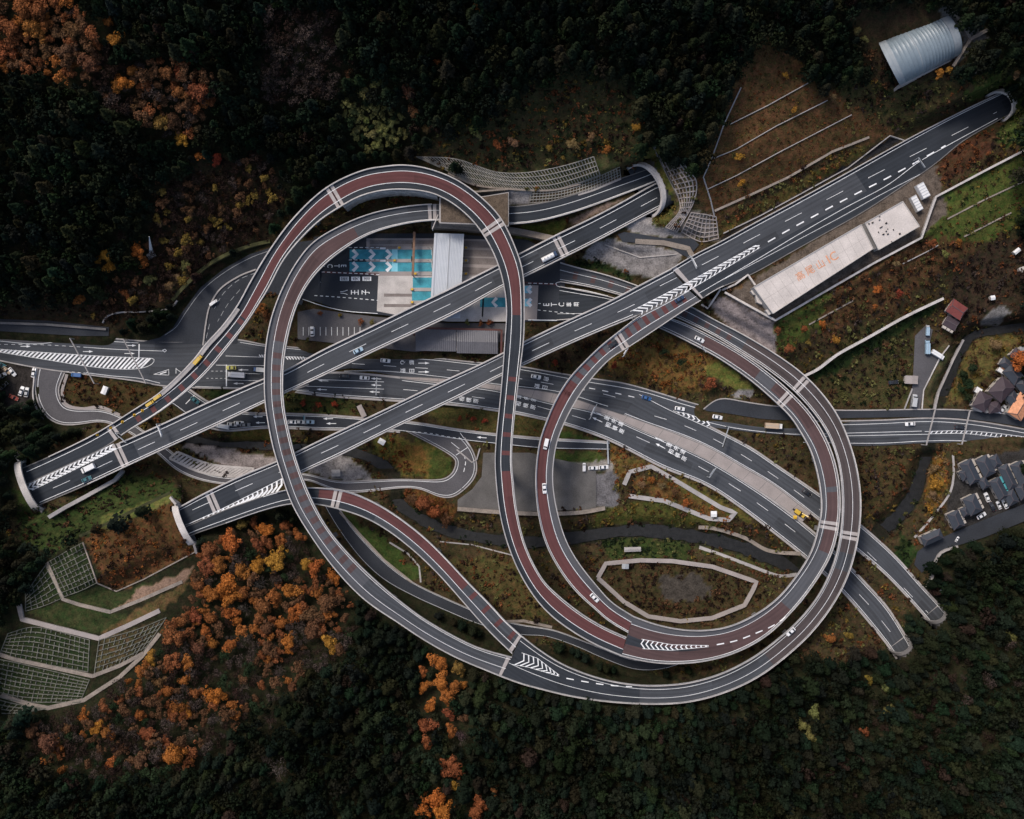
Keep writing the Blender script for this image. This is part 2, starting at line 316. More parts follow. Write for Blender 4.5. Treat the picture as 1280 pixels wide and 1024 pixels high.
R['SL'] = Rib([(396,612),(410,640),(436,680),(456,704),(480,725),(518,746),(556,763),(600,781),(652,794),(680,795),(720,808),(756,824),(800,838),(846,832),(884,808)],
              [(412,612),(426,640),(440,660),(462,684),(480,702),(508,724),(530,736),(556,748),(588,762),(612,772),(640,779),(660,783),(690,787),(720,798),(756,812),(796,826),(838,818),(868,798)],
              [(404,612,-2),(470,700,1),(540,750,3),(640,785,3.4),(850,842,3)])
R['FR'] = Rib([(880,512),(898,499),(930,503),(964,508),(1046,513.5),(1154,512.5),(1208,513.5),(1280,521),(1340,532)],
              [(884,514),(912,517),(946,523),(984,525.5),(1048,523),(1154,521.5),(1204,523),(1268,532),(1340,547)],
              [(890,512,1.2),(1000,520,1.4),(1160,518,1.7),(1340,540,1.7)])
# two carriageway surfaces that climb from the crossroads to the toll plaza
PADS = {   # poly, (z at py0, py0, z at py1, py1) plane, material
 'approach': ([(168,430),(200,422),(216,410),(228,390),(250,360),(280,336),(312,318),(340,309),(370,303),(400,299),(400,378),(376,374),(335,366),(318,386),(300,406),(296,430)], (.62,431,3.0,366), 'asphalt_dark'),
 'plaza': ([(392,296),(470,292),(560,292),(660,300),(706,326),(706,402),(560,402),(520,398),(430,389),(392,376)], (3.02,400,3.02,300), 'asphalt_dark'),
 'car_park': ([(372,390),(392,386),(430,391),(470,396),(560,404),(640,404),(640,426),(520,440),(372,424)], (1.6,400,1.6,430), 'asphalt_old'),
 'yard': ([(572,625),(590,612),(602,596),(604,566),(662,566),(745,585),(745,637),(640,640),(600,640),(572,634)], (-1.4,600,-1.4,640), 'gravel_lot'),
 'lane': ([(1144,420),(1156,408),(1166,412),(1160,438),(1178,446),(1164,470),(1154,487),(1150,512),(1137,512),(1141,480)], (1.7,512,2.2,410), 'asphalt_old'),
 'close': ([(1147,690),(1160,680),(1196,664),(1280,630),(1330,610),(1330,632),(1280,652),(1230,672),(1190,684),(1172,700),(1152,716),(1143,706)], (3.2,690,4.2,620), 'asphalt_dark'),
 'service_road': ([(772,293),(780,290),(796,292),(830,298),(866,298),(874,306),(860,322),(852,318),(836,308),(800,304),(778,302)], (13.2,300,13.2,320), 'asphalt_dark'),
 'old_railway': ([(-40,398),(0,399),(60,401),(136,409),(136,420),(100,420),(0,414),(-40,411)], (2.4,400,2.4,420), 'asphalt_dark'),
}
def padz(k, px, py):
    z0, a, z1, b = PADS[k][1]; t = np.clip((np.asarray(py, float)-a)/(b-a), -1, 2)
    return z0+(z1-z0)*t
# ------------------------------------------------------------------ land form
CP = np.array([  # plan point and ground height
 (0,0,66),(150,0,66),(300,0,62),(450,0,60),(640,0,66),(800,0,64),(950,0,58),(1100,0,50),(1280,0,44),
 (0,120,52),(120,100,56),(250,120,46),(380,110,40),(520,90,42),(650,90,46),(780,90,46),(900,70,46),(1000,40,44),
 (0,250,36),(100,240,34),(200,220,30),(300,200,25),(400,180,24),(500,170,23),(600,160,30),(700,150,32),(780,160,34),(860,170,36),(900,130,38),(960,100,40),(1000,110,37),
 (0,350,18),(80,350,15),(150,340,13),(200,320,11),(230,300,14),(300,280,11),(350,260,13),(420,220,17),(460,200,19),(550,190,24),(640,185,25),(720,190,26),(770,190,29),(850,225,29),(885,240,27),(940,210,27),(1040,150,29),(1080,120,31),(1140,70,40),(1200,40,44),(1230,90,36),(1280,100,37),
 (0,390,6),(100,390,5),(160,400,4),(215,370,6),(260,330,7),(330,290,7),(440,280,6),(520,285,5),(570,240,15),(620,240,16),(660,248,14.5),(720,230,16),(720,280,9),(670,290,5),(740,300,10),(800,285,13),(830,320,12),(790,340,6),(740,320,4.5),(860,300,14),(890,285,17),(930,290,16.5),(1000,250,17.2),(1080,205,17.5),(1120,160,20),
 (1150,200,17.6),(1050,290,17.5),(960,360,17.5),(1150,240,18),(1160,260,17.5),(1120,300,17),(1040,350,16.5),(975,400,16),(1000,430,11),(1060,400,11),(1120,370,10.5),(1170,340,11),(1200,290,15),(1280,260,17),(1280,200,26),(1220,160,27),(1250,240,20),
 (940,400,13),(900,380,12),(1020,470,4),(1100,430,3),(1160,400,3.5),(1190,350,6),(1240,330,8),(1280,320,9),(1200,390,3),(1140,450,1.5),(1080,470,1),(1080,500,1.2),(1240,440,3),(1280,480,3),(1220,500,2),
 (0,430,.4),(220,450,.5),(400,460,.3),(640,480,.2),(850,520,.3),(1000,540,.5),(1130,540,.6),(1280,550,1),
 (20,480,.5),(110,490,.5),(150,500,0),(20,530,2),(100,545,1),(0,560,12),(60,560,9),(120,545,4),(330,440,1),(330,400,2.2),(450,440,1.2),(570,425,1.4),(640,300,4),
 (210,620,7),(250,610,2),(150,610,9),(100,640,13),(200,600,2),(60,680,24),(0,650,28),(0,600,27),(20,600,24),(140,690,20),(220,690,22),(190,650,16),(110,660,16),(90,720,27),(30,720,30),(130,760,31),(50,800,38),(0,830,44),(200,770,30),(250,720,20),(150,830,38),(50,900,46),(0,960,56),
 (300,690,14),(360,680,8),(400,700,8),(340,760,16),(280,800,24),(430,760,14),(480,790,14),(560,850,18),(640,870,18),(760,890,17),(860,890,16),(960,860,14),(1020,810,11),(400,850,26),(250,900,36),(520,920,28),(640,950,30),(760,960,30),(900,950,28),(1020,900,20),(1100,860,13),
 (0,1024,66),(200,1024,56),(400,1024,48),(640,1024,46),(860,1024,44),(1060,1024,40),(1280,1024,46),(1150,900,24),(1280,900,32),(1200,820,18),(1150,830,12),(1190,790,11),(1280,780,20),(1230,720,12),
 (420,650,-1),(470,690,0),(520,720,1),(480,640,-1),(460,720,2),(560,640,-2.5),(540,660,-4),(600,660,-5),(690,660,-3),(640,620,-1.4),(540,580,-1),(500,570,-1.5),(440,580,-3),(330,575,-2.5),(260,560,-2.5),(640,580,-1.3),(720,600,-1.3),(700,560,-1),(600,700,0),(640,740,1.5),(580,720,1.5),(720,720,1),(760,800,2),(850,830,2.5),(700,780,2.5),
 (780,640,-2),(860,640,-2),(950,650,-1.5),(800,690,-2),(760,690,-1),(800,590,1),(840,620,1),(900,640,0),(780,740,.5),(850,740,.5),(920,740,.5),(980,730,0),(1000,690,-4),(940,680,-3),
 (780,450,3),(830,460,2.6),(900,470,2.2),(800,430,4),(860,440,3.5),(740,440,3),(940,500,1.6),(700,430,3),(1000,590,.2),(960,560,.2),(1080,590,0),(1090,640,-2),(1120,600,0),(1180,590,1.5),(1230,600,3.2),(1280,600,4),(1180,650,3),(1200,680,4.5),(1260,680,9),(1280,660,7),(1110,690,1),(1080,720,1.5),(1060,760,2),(1120,740,2.5),(1150,720,3),(1090,800,3),
], float)
RIVER = [(232,548,5),(270,553,5),(320,557,5),(380,560,5),(430,563,6),(465,574,7),(490,592,8),(496,612,8),(500,630,8),(520,645,8),(550,660,8),(600,672,8),(666,678,9),(720,672,9),(760,666,9),(800,663,9),(850,668,9),(900,677,9),(945,690,10),(980,702,11),(1010,706,12),(1050,694,12),(1090,672,11),(1118,650,10),(1142,620,9),(1152,590,8),(1161,560,7),(1166,535,7),(1172,508,7),(1184,480,7),(1200,440,7),(1216,420,6),(1240,414,6),(1290,408,6),(1400,400,6)]
gx = np.concatenate([np.linspace(-5200, -330, 22)[:-1], np.arange(-330, 1611, 3.5), np.linspace(1620, 6500, 22)])
gy = np.concatenate([np.linspace(-5200, -330, 22)[:-1], np.arange(-330, 1360, 3.5), np.linspace(1370, 6200, 22)])
GX, GY = np.meshgrid(gx, gy)
def rbf(px, py):
    c = CP[:, :2]; D = np.sqrt(((c[:, None]-c[None])**2).sum(-1)+9.0); n = len(c)
    A = np.zeros((n+1, n+1)); A[:n, :n] = D; A[:n, n] = 1; A[n, :n] = 1
    for i in range(n): A[i, i] -= 4.0
    w = np.linalg.solve(A, np.concatenate([CP[:, 2], [0]]))
    x = np.clip(px, -320, 1600).ravel(); y = np.clip(py, -320, 1340).ravel(); o = np.empty(len(x))
    for i in range(0, len(x), 20000):
        d = np.sqrt((x[i:i+20000, None]-c[None, :, 0])**2+(y[i:i+20000, None]-c[None, :, 1])**2+9.0); o[i:i+20000] = d@w[:n]+w[n]
    return o.reshape(px.shape)
HG = np.clip(rbf(GX, GY), -6, 110)
def vnoise(x, y, sc, seed):
    r = np.random.default_rng(seed); T = r.random((64, 64)); u = x/sc; v = y/sc
    i = np.floor(u).astype(int); j = np.floor(v).astype(int); f = u-i; g = v-j; f = f*f*(3-2*f); g = g*g*(3-2*g)
    t = lambda a, b: T[a % 64, b % 64]
    return (t(i, j)*(1-f)+t(i+1, j)*f)*(1-g)+(t(i, j+1)*(1-f)+t(i+1, j+1)*f)*g
HG += (vnoise(GX, GY, 40, 1)-.5)*1.6+(vnoise(GX, GY, 14, 2)-.5)*.7
def near(c, hw, z, reach):
    """for every ground node: distance beyond the half width of a line, and the height of its nearest point"""
    D = np.full(GX.shape, 1e9); Z = np.zeros(GX.shape)
    for (x, y), w, q in zip(c, hw, z):
        i0, i1 = np.searchsorted(gx, (x-w-reach, x+w+reach)); j0, j1 = np.searchsorted(gy, (y-w-reach, y+w+reach))
        if i0 == i1 or j0 == j1: continue
        d = np.hypot(GX[j0:j1, i0:i1]-x, GY[j0:j1, i0:i1]-y)-w; s = D[j0:j1, i0:i1]; k = d < s
        s[k] = d[k]; Z[j0:j1, i0:i1][k] = q
    return D, Z
sm = lambda t: np.clip(t, 0, 1)**2*(3-2*np.clip(t, 0, 1))
ROADMASK = np.full(GX.shape, 1e9)          # distance to the nearest road edge in px (for planting)
# river bed
rv = spl(RIVER, 2.0)
D, _ = near(rv[:, :2], rv[:, 2], np.zeros(len(rv)), 16)
w = 1-sm((D+2)/14); HG = HG*(1-w)+np.minimum(HG, -4.6)*w; ROADMASK = np.minimum(ROADMASK, D+2)
RIVD = D
# hills over the tunnel mouths: (A, B) plan ends of the mouth, road height, rise, lean, steepness behind
PORT = {  # name: A, B, road z, rise, ring thickness, lean, depth
 'p1': ((30,578),(53,634),15,6.0,1.6,0.0,2.6), 'p2': ((225,632),(245,677),18,5.6,1.5,0.0,2.4),
 'p3': ((1236,121),(1254,149),18,7.0,1.1,.45,1.6), 'p4': ((786,212),(815,269),14,8.5,1.2,.75,1.5),
 'p5': ((1113,811),(1132,796),2.4,6.6,.9,.3,1.2), 'p6': ((1157,772),(1174,757),2.4,6.6,.9,.3,1.2)}
MOUTH = {}
for k, (A, B, z, rise, th, lean, dep) in PORT.items():
    a = P(*A, z); b = P(*B, z); u = (b-a); w = u.length; u.normalize(); n = Vector((-u.y, u.x, 0)); c = (a+b)/2
    if n.dot(c) < 0: n = -n
    MOUTH[k] = (a, b, c, u, n, w)
    X = (GX-640)*S*(1-HG/H); Y = (512-GY)*S*(1-HG/H)
    q = (X-c.x)*n.x+(Y-c.y)*n.y; t = (X-c.x)*u.x+(Y-c.y)*u.y; hw = w/2+th
    prof = rise+.35
    up = z+prof-np.clip(np.abs(t)-hw*.5, 0, 60)*.75+np.clip(q-3, 0, 60)*.25
    g = sm((q-.3-lean*3)/(1.5+lean*8))*sm((hw+14-np.abs(t))/12)
    HG = np.where((q > -1) & (q < 70) & (np.abs(t) < hw+14), np.maximum(HG, HG*(1-g)+up*g*sm((75-q)/40)+HG*g*(1-sm((75-q)/40))), HG)
# roads and pads laid into the ground
GROUND = ['N20','UP','DN','LR','LC','SL','FR']
for k in GROUND:
    r = R[k]; D, Z = near(r.c, r.hw, r.z, 26); w = 1-sm((D-4)/16); HG = HG*(1-w)+(Z-.4)*w; ROADMASK = np.minimum(ROADMASK, D)
    if k in ('UP','DN'):
        pass
for k, (poly, _, _) in PADS.items():
    e = spl([*poly, poly[0]], 3.0); ins = inpoly(GX, GY, poly); D, _ = near(e, np.zeros(len(e)), np.zeros(len(e)), 18)
    D = np.where(ins, -5, D); w = 1-sm((D-3)/10); HG = HG*(1-w)+(padz(k, GX, GY)-.4)*w; ROADMASK = np.minimum(ROADMASK, D)
MEDP = [(640,484),(756,511),(856,547),(928,584),(1000,632),(1016,642),(1003,653),(966,624),(928,600),(856,560),(756,518),(640,492)]; ROADMASK = np.where(inpoly(GX, GY, MEDP), -5, ROADMASK)
# flat level sites
SITES = [([(912,345),(1172,205),(1182,262),(1152,296),(966,400),(940,388)], 17.7), ([(750,705),(800,700),(900,702),(944,726),(930,760),(900,772),(840,776),(790,762),(748,718)], .2),
         ([(0,455),(46,462),(40,500),(0,512)], .2), ([(1190,560),(1290,560),(1290,640),(1180,665)], 3.0)]
for poly, z in SITES:
    ins = inpoly(GX, GY, poly); e = spl([*poly, poly[0]], 3.0); D, _ = near(e, np.zeros(len(e)), np.zeros(len(e)), 14)
    D = np.where(ins, -5, D); w = 1-sm((D-1)/9); HG = HG*(1-w)+z*w
# nothing pokes through a bridge deck; decks that run into a tunnel or an abutment sit on the ground
VIA = ['V1','R4','R5','R3','R2','V2','V3','O','I']
for k in VIA:
    r = R[k]; D, Z = near(r.c, r.hw, r.z, 16); HG = np.where(D < 6, np.minimum(HG, Z-.45-.0*D), HG)
    e = sm((D-6)/10); lim = (Z-.45)*(1-e)+HG*e; HG = np.where((D >= 6) & (D < 16), np.minimum(HG, lim), HG); ROADMASK = np.minimum(ROADMASK, D)
# hill again directly behind each tunnel mouth (the decks end inside it)
HOLE = np.zeros(GX.shape, bool)
for k, (A, B, z, rise, th, lean, dep) in PORT.items():
    a, b, c, u, n, w = MOUTH[k]
    X = (GX-640)*S*(1-z/H); Y = (512-GY)*S*(1-z/H); q = (X-c.x)*n.x+(Y-c.y)*n.y; t = (X-c.x)*u.x+(Y-c.y)*u.y
    inn = (np.abs(t) < w/2+.2) & (q > -2.0) & (q < 1.0+lean*rise*1.0+2.6); HOLE |= inn
    zz = z+rise+.35; dome = zz-np.clip(np.abs(t)-w*.3, 0, 30)*.6
    lo = 1.2+lean*rise
    HG = np.where((q > lo) & (q < 40) & (np.abs(t) < w/2+5), np.maximum(HG, dome*sm((q-lo+1)/2)+HG*(1-sm((q-lo+1)/2))), HG)
def gz(px, py):
    """ground height at plan points (bilinear)"""
    px = np.asarray(px, float); py = np.asarray(py, float)
    i = np.clip(np.searchsorted(gx, px)-1, 0, len(gx)-2); j = np.clip(np.searchsorted(gy, py)-1, 0, len(gy)-2)
    f = (px-gx[i])/(gx[i+1]-gx[i]); g = (py-gy[j])/(gy[j+1]-gy[j])
    return (HG[j, i]*(1-f)+HG[j, i+1]*f)*(1-g)+(HG[j+1, i]*(1-f)+HG[j+1, i+1]*f)*g
def roadd(px, py):
    i = np.clip(np.searchsorted(gx, px)-1, 0, len(gx)-2); j = np.clip(np.searchsorted(gy, py)-1, 0, len(gy)-2); return ROADMASK[j, i]
def G(px, py, dz=0.0): return P(px, py, float(gz(px, py))+dz)

# ground cover colours (what grows or lies there), as areas of the plan
FOREST = (.020,.019,.013); BROWN = (.050,.035,.023); FRINGE = (.036,.031,.019); DARKSTRIP = (.018,.018,.020); RUST = (.105,.048,.026); GREEN = (.034,.040,.020); OLIVE = (.075,.070,.026); DGREEN = (.022,.034,.014)
LIME = (.12,.115,.04); STONE = (.22,.205,.20); DIRT = (.17,.125,.10); GRAVEL = (.13,.125,.125); DARKB = (.035,.024,.018); ORANGE = (.15,.075,.025); GREYV = (.11,.105,.11); MULCH=(.07,.05,.035)
ZONES = [  # (poly, colour, edge jitter px)
 ([(190,230),(330,190),(360,250),(330,300),(270,330),(230,370),(210,380),(150,420),(0,400),(0,380),(120,380),(190,330)], DARKB, 10),
 ([(330,300),(400,240),(540,240),(640,215),(800,190),(900,240),(1000,110),(1130,100),(1240,90),(1280,180),(1280,560),(1180,680),(1130,800),(1060,830),(1000,820),(850,850),(640,800),(560,760),(420,690),(380,620),(200,640),(20,680),(0,640),(60,560),(190,490),(300,400)], BROWN, 6),
 ([(560,170),(640,190),(700,190),(780,165),(800,200),(770,215),(700,235),(640,235),(580,220),(500,195)], BROWN, 10),
 ([(560,168),(630,135),(690,92),(760,92),(806,130),(806,200),(770,212),(700,232),(600,222),(540,198)], FRINGE, 10), ([(897,300),(960,262),(1040,218),(1112,169),(1130,176),(1060,213),(985,254),(900,301)], DARKSTRIP, 1),  # second area: narrow even dark strip beside the mainline's upper edge
 ([(570,199),(620,215),(656,216),(706,207),(740,196),(770,190),(775,212),(740,226),(690,238),(636,237),(592,230)], (.075,.068,.038), 2),
 ([(664,239),(700,236),(740,224),(772,210),(776,222),(740,238),(700,250),(662,254)], (.09,.065,.05), 2),
 ([(636,236),(666,238),(662,255),(636,257)], STONE, 1), ([(600,232),(636,235),(636,282),(600,262)], (.12,.115,.11), 2),
 ([(640,285),(670,280),(710,274),(706,285),(694,293),(660,302),(640,292)], (.10,.10,.032), 2),
 ([(712,275),(760,253),(780,250),(720,282)], DIRT, 1),
 ([(822,180),(836,215),(852,248),(846,262),(836,282),(818,284),(814,272),(822,250),(820,235),(812,215),(800,200)], OLIVE, 4),
 ([(830,202),(848,197),(870,226),(868,250),(850,275),(834,286),(848,255)], (.10,.075,.055), 2), ([(864,266),(894,270),(898,298),(876,302),(846,290)], (.16,.14,.12), 3),
 ([(780,283),(812,268),(820,284),(838,284),(850,292),(866,298),(830,297),(790,292)], STONE, 2),
 ([(742,305),(764,298),(800,306),(834,310),(858,312),(850,328),(820,348),(790,345),(760,330),(728,322)], STONE, 2),
 ([(708,322),(730,325),(760,332),(792,347),(795,354),(760,342),(716,330)], DGREEN, 3),
 ([(868,236),(905,140),(930,85),(956,48),(985,62),(1010,88),(1060,125),(1110,160),(1120,172),(1040,190),(980,225),(925,255),(895,285)], (.095,.050,.030), 4), ([(1040,100),(1100,105),(1170,100),(1200,110),(1150,165),(1105,160)], (.055,.043,.024), 6),
 ([(896,283),(1080,180),(1090,188),(1000,240),(905,292)], (.10,.07,.03), 2),
 ([(1220,95),(1265,90),(1290,120),(1290,185),(1250,180),(1252,150),(1246,125),(1205,125)], (.055,.07,.024), 6),
 ([(1160,190),(1200,170),(1245,165),(1240,190),(1180,230)], (.065,.030,.022), 5),
 ([(1168,248),(1290,185),(1290,270),(1230,305),(1180,335),(1130,330),(1110,345),(1010,420),(975,440),(965,402),(1140,300)], (.070,.080,.027), 8),
 ([(1050,350),(1140,300),(1230,300),(1180,340),(1120,380),(1060,410),(1020,420)], (.085,.045,.028), 9),
 ([(1060,420),(1170,378),(1145,420),(1135,510),(1050,505),(1010,468)], (.055,.043,.024), 6), ([(1010,468),(1172,378),(1168,390),(1020,478)], DGREEN, 3),
 ([(1190,330),(1290,290),(1290,400),(1220,410),(1190,400)], (.040,.026,.022), 6),
 ([(1196,420),(1290,418),(1290,440),(1230,470),(1205,500),(1175,512)], (.10,.075,.035), 5),
 ([(1160,450),(1185,425),(1190,445),(1172,480),(1162,512),(1150,512),(1156,488)], (.085,.07,.045), 2), ([(1220,405),(1250,380),(1262,390),(1245,408)], GRAVEL, 3),
 ([(884,376),(905,372),(950,390),(966,402),(975,445),(940,430),(910,410)], (.20,.17,.165), 2),
 ([(905,372),(930,352),(965,400),(950,392)], (.16,.085,.055), 1),
 ([(905,372),(1170,205),(1185,265),(1150,298),(966,402),(940,390)], (.10,.08,.065), 2),
 ([(770,435),(800,415),(820,415),(870,440),(900,450),(880,490),(840,490),(790,475),(760,465)], (.13,.075,.032), 6), ([(878,460),(900,452),(945,485),(940,492),(900,480)], LIME, 3), ([(912,490),(945,488),(938,500),(920,498)], STONE, 2),
 ([(660,430),(750,410),(790,398),(750,428),(720,455),(650,452)], DARKB, 4),
 ([(355,492),(440,500),(460,520),(355,516)], (.05,.05,.022), 3), ([(520,505),(620,512),(690,526),(750,548),(640,545),(560,535)], (.07,.055,.025), 4), ([(700,540),(758,552),(690,548)], (.04,.06,.02), 3),
 ([(255,490),(290,485),(300,500),(262,500)], DGREEN, 2), ([(78,475),(100,470),(200,484),(180,520),(150,515),(100,510),(80,505)], (.055,.036,.02), 3),
 ([(470,548),(500,545),(540,556),(566,575),(562,592),(540,598),(490,595),(466,580)], (.105,.085,.03), 4), ([(490,552),(530,560),(540,590),(500,590)], (.13,.075,.028), 4), ([(545,560),(568,578),(560,596),(530,596)], (.055,.062,.022), 4),
 ([(395,570),(430,565),(470,600),(440,602),(400,596),(385,588)], STONE, 3), ([(285,535),(340,535),(360,550),(330,560),(290,552)], (.085,.065,.025), 4),
 ([(240,540),(300,565),(380,575),(380,588),(290,588),(230,560)], (.22,.19,.18), 1),
 ([(500,610),(560,622),(572,640),(568,655),(530,640),(500,625)], (.12,.055,.025), 5), ([(422,640),(450,650),(500,690),(524,715),(515,730),(480,705),(450,670)], (.040,.056,.02), 4),
 ([(545,705),(640,695),(700,760),(650,780),(600,740)], (.075,.055,.028), 6), ([(650,590),(745,590),(745,637),(650,640)], (.105,.10,.10), 2), ([(690,565),(750,565),(758,580),(690,580)], (.05,.062,.022), 2), ([(692,580),(765,575),(770,588),(692,592)], (.19,.175,.16), 1),
 ([(745,590),(772,590),(772,635),(745,637)], (.12,.115,.12), 2), ([(740,640),(830,620),(880,640),(900,660),(800,655),(745,665)], (.065,.062,.022), 5), ([(760,555),(800,575),(840,590),(810,588),(780,600),(768,590)], (.12,.075,.032), 4),
 ([(800,595),(860,610),(920,650),(905,655),(830,625),(790,610)], (.12,.065,.03), 3), ([(850,598),(930,640),(945,660),(900,640),(840,605)], (.10,.082,.03), 3),
 ([(745,668),(860,672),(870,700),(760,698)], (.035,.045,.018), 5), ([(860,680),(960,695),(1000,712),(980,722),(900,700)], (.06,.055,.025), 4), ([(752,705),(830,700),(900,705),(940,728),(920,765),(850,775),(790,760)], (.05,.036,.022), 3), ([(820,725),(880,720),(890,750),(830,752)], (.050,.043,.036), 6),
 ([(1075,575),(1150,565),(1140,600),(1100,650),(1070,640)], (.055,.038,.022), 5), ([(1165,575),(1180,570),(1186,600),(1176,630),(1156,645),(1158,610)], (.16,.085,.03), 3),
 ([(1130,665),(1150,690),(1140,715),(1120,700)], DGREEN, 5), ([(1198,575),(1290,560),(1290,625),(1200,665),(1180,650)], (.032,.030,.029), 2),
 ([(20,610),(60,640),(110,620),(160,590),(210,600),(226,618),(140,655),(110,668),(60,690),(20,690)], (.034,.045,.018), 6), ([(130,645),(212,617),(222,624),(120,668)], (.10,.10,.04), 2), ([(105,672),(215,632),(244,690),(150,740),(128,728)], (.085,.042,.024), 4),
 ([(58,704),(104,677),(122,728),(80,746)], (.022,.030,.0165), 1), ([(36,738),(58,706),(78,748),(32,764)], (.022,.030,.0165), 1), ([(80,750),(124,730),(150,742),(190,728),(138,764)], (.034,.040,.020), 2), ([(138,764),(180,735),(244,706),(230,728)], (.19,.125,.09), 3), ([(32,764),(80,752),(136,766),(160,768),(124,794),(60,780)], (.034,.040,.020), 2), ([(124,796),(140,780),(230,728),(236,738),(200,764)], (.09,.06,.035), 3),
 ([(8,790),(40,782),(112,800),(112,840),(18,824),(0,818)], (.022,.030,.0165), 1), ([(124,800),(208,772),(206,790),(176,816),(120,840)], (.06,.045,.03), 1), ([(0,824),(112,848),(105,876),(58,886),(0,886)], (.022,.030,.0165), 1),
 ([(1060,10),(1190,5),(1240,40),(1200,90),(1110,110),(1080,80)], DARKB, 6), ([(1170,10),(1190,6),(1235,48),(1190,85),(1205,50)], (.12,.115,.11), 2),
 ([(0,452),(46,462),(42,500),(30,510),(0,512)], (.03,.026,.024), 2),
]
GC = np.empty(GX.shape+(3,)); GC[:] = FOREST
jx = (vnoise(GX, GY, 9, 21)-.5)*2+(vnoise(GX, GY, 4, 22)-.5); jy = (vnoise(GX, GY, 9, 23)-.5)*2+(vnoise(GX, GY, 4, 24)-.5)
VEG = np.ones(GX.shape); MINERAL = {STONE, DARKSTRIP, DIRT, GRAVEL, GREYV, (.22,.19,.18), (.20,.17,.165), (.10,.08,.065), (.105,.10,.10), (.19,.175,.16), (.12,.115,.12), (.12,.115,.11), (.050,.043,.036), (.032,.030,.029), (.03,.026,.024), (.19,.125,.09), (.16,.14,.12)}
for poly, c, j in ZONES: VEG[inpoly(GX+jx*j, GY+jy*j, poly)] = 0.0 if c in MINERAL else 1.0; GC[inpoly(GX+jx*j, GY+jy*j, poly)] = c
GC[RIVD < 1] = (.022,.020,.018)
def ground_mesh():
    ny, nx = GX.shape; k = S*(1-HG/H)
    V = np.stack([(GX-640)*k, (512-GY)*k, HG], -1).reshape(-1, 3)
    idx = np.arange(ny*nx).reshape(ny, nx); F = np.stack([idx[1:, :-1], idx[1:, 1:], idx[:-1, 1:], idx[:-1, :-1]], -1)
    keep = ~(HOLE[1:, :-1] | HOLE[1:, 1:] | HOLE[:-1, 1:] | HOLE[:-1, :-1])
    F = F[keep]; me = bpy.data.meshes.new('ground')
    me.vertices.add(len(V)); me.vertices.foreach_set('co', V.ravel()); me.loops.add(F.size); me.loops.foreach_set('vertex_index', F.ravel())
    me.polygons.add(len(F)); me.polygons.foreach_set('loop_start', np.arange(0, F.size, 4)); me.polygons.foreach_set('loop_total', np.full(len(F), 4)); me.polygons.foreach_set('use_smooth', np.ones(len(F), bool))
    me.update(); at = me.color_attributes.new('cover', 'FLOAT_COLOR', 'POINT'); at.data.foreach_set('color', np.concatenate([GC.reshape(-1, 3), VEG.reshape(-1, 1)], 1).ravel())
    return me
M['ground'] = mat('ground_cover', (.05,.04,.03), .97, .75, .35, 1.6, bump=.6, spec=.1, vcol='cover')
_n = M['ground'].node_tree; _b = _n.nodes['Principled BSDF']; _s = _b.inputs['Base Color'].links[0].from_socket
_g = _n.nodes.new('ShaderNodeNewGeometry'); _t = _n.nodes.new('ShaderNodeTexNoise'); _t.inputs['Scale'].default_value = .42; _t.inputs['Detail'].default_value = 6; _t.inputs['Roughness'].default_value = .7; _n.links.new(_g.outputs['Position'], _t.inputs['Vector'])
_r = _n.nodes.new('ShaderNodeValToRGB'); _r.color_ramp.elements[0].position = .36; _r.color_ramp.elements[0].color = (.55,.85,.5,1); _r.color_ramp.elements[1].position = .66; _r.color_ramp.elements[1].color = (1.22,1.0,.82,1); _n.links.new(_t.outputs['Fac'], _r.inputs['Fac'])
_m = _n.nodes.new('ShaderNodeMix'); _m.data_type = 'RGBA'; _m.blend_type = 'MULTIPLY'; _a = _n.nodes.new('ShaderNodeAttribute'); _a.attribute_name = 'cover'; _n.links.new(_a.outputs['Alpha'], _m.inputs[0]); _n.links.new(_s, _m.inputs[6]); _n.links.new(_r.outputs['Color'], _m.inputs[7]); _n.links.new(_m.outputs[2], _b.inputs['Base Color'])
tag(add('ground', ground_mesh(), None, [M['ground']]), kind='structure')
M['water'] = mat('stream_water', (.014,.0145,.015), .5, .8, .5, 2.5, spec=.25, bump=.3)
mb = MB(); rows = []
for i, (x, y, w) in enumerate(rv):
    a = rv[max(i-1, 0), :2]; b = rv[min(i+1, len(rv)-1), :2]; d = (b-a)/max(np.hypot(*(b-a)), 1e-6); nn = np.array([-d[1], d[0]])*(w*(.62+.4*vnoise(x, y, 9, 31)))
    rows.append([P(x-nn[0], y-nn[1], -4.0), P(x+nn[0], y+nn[1], -4.0)])
mb.grid(rows); tag(mb.build('stream', M['water']), kind='structure')
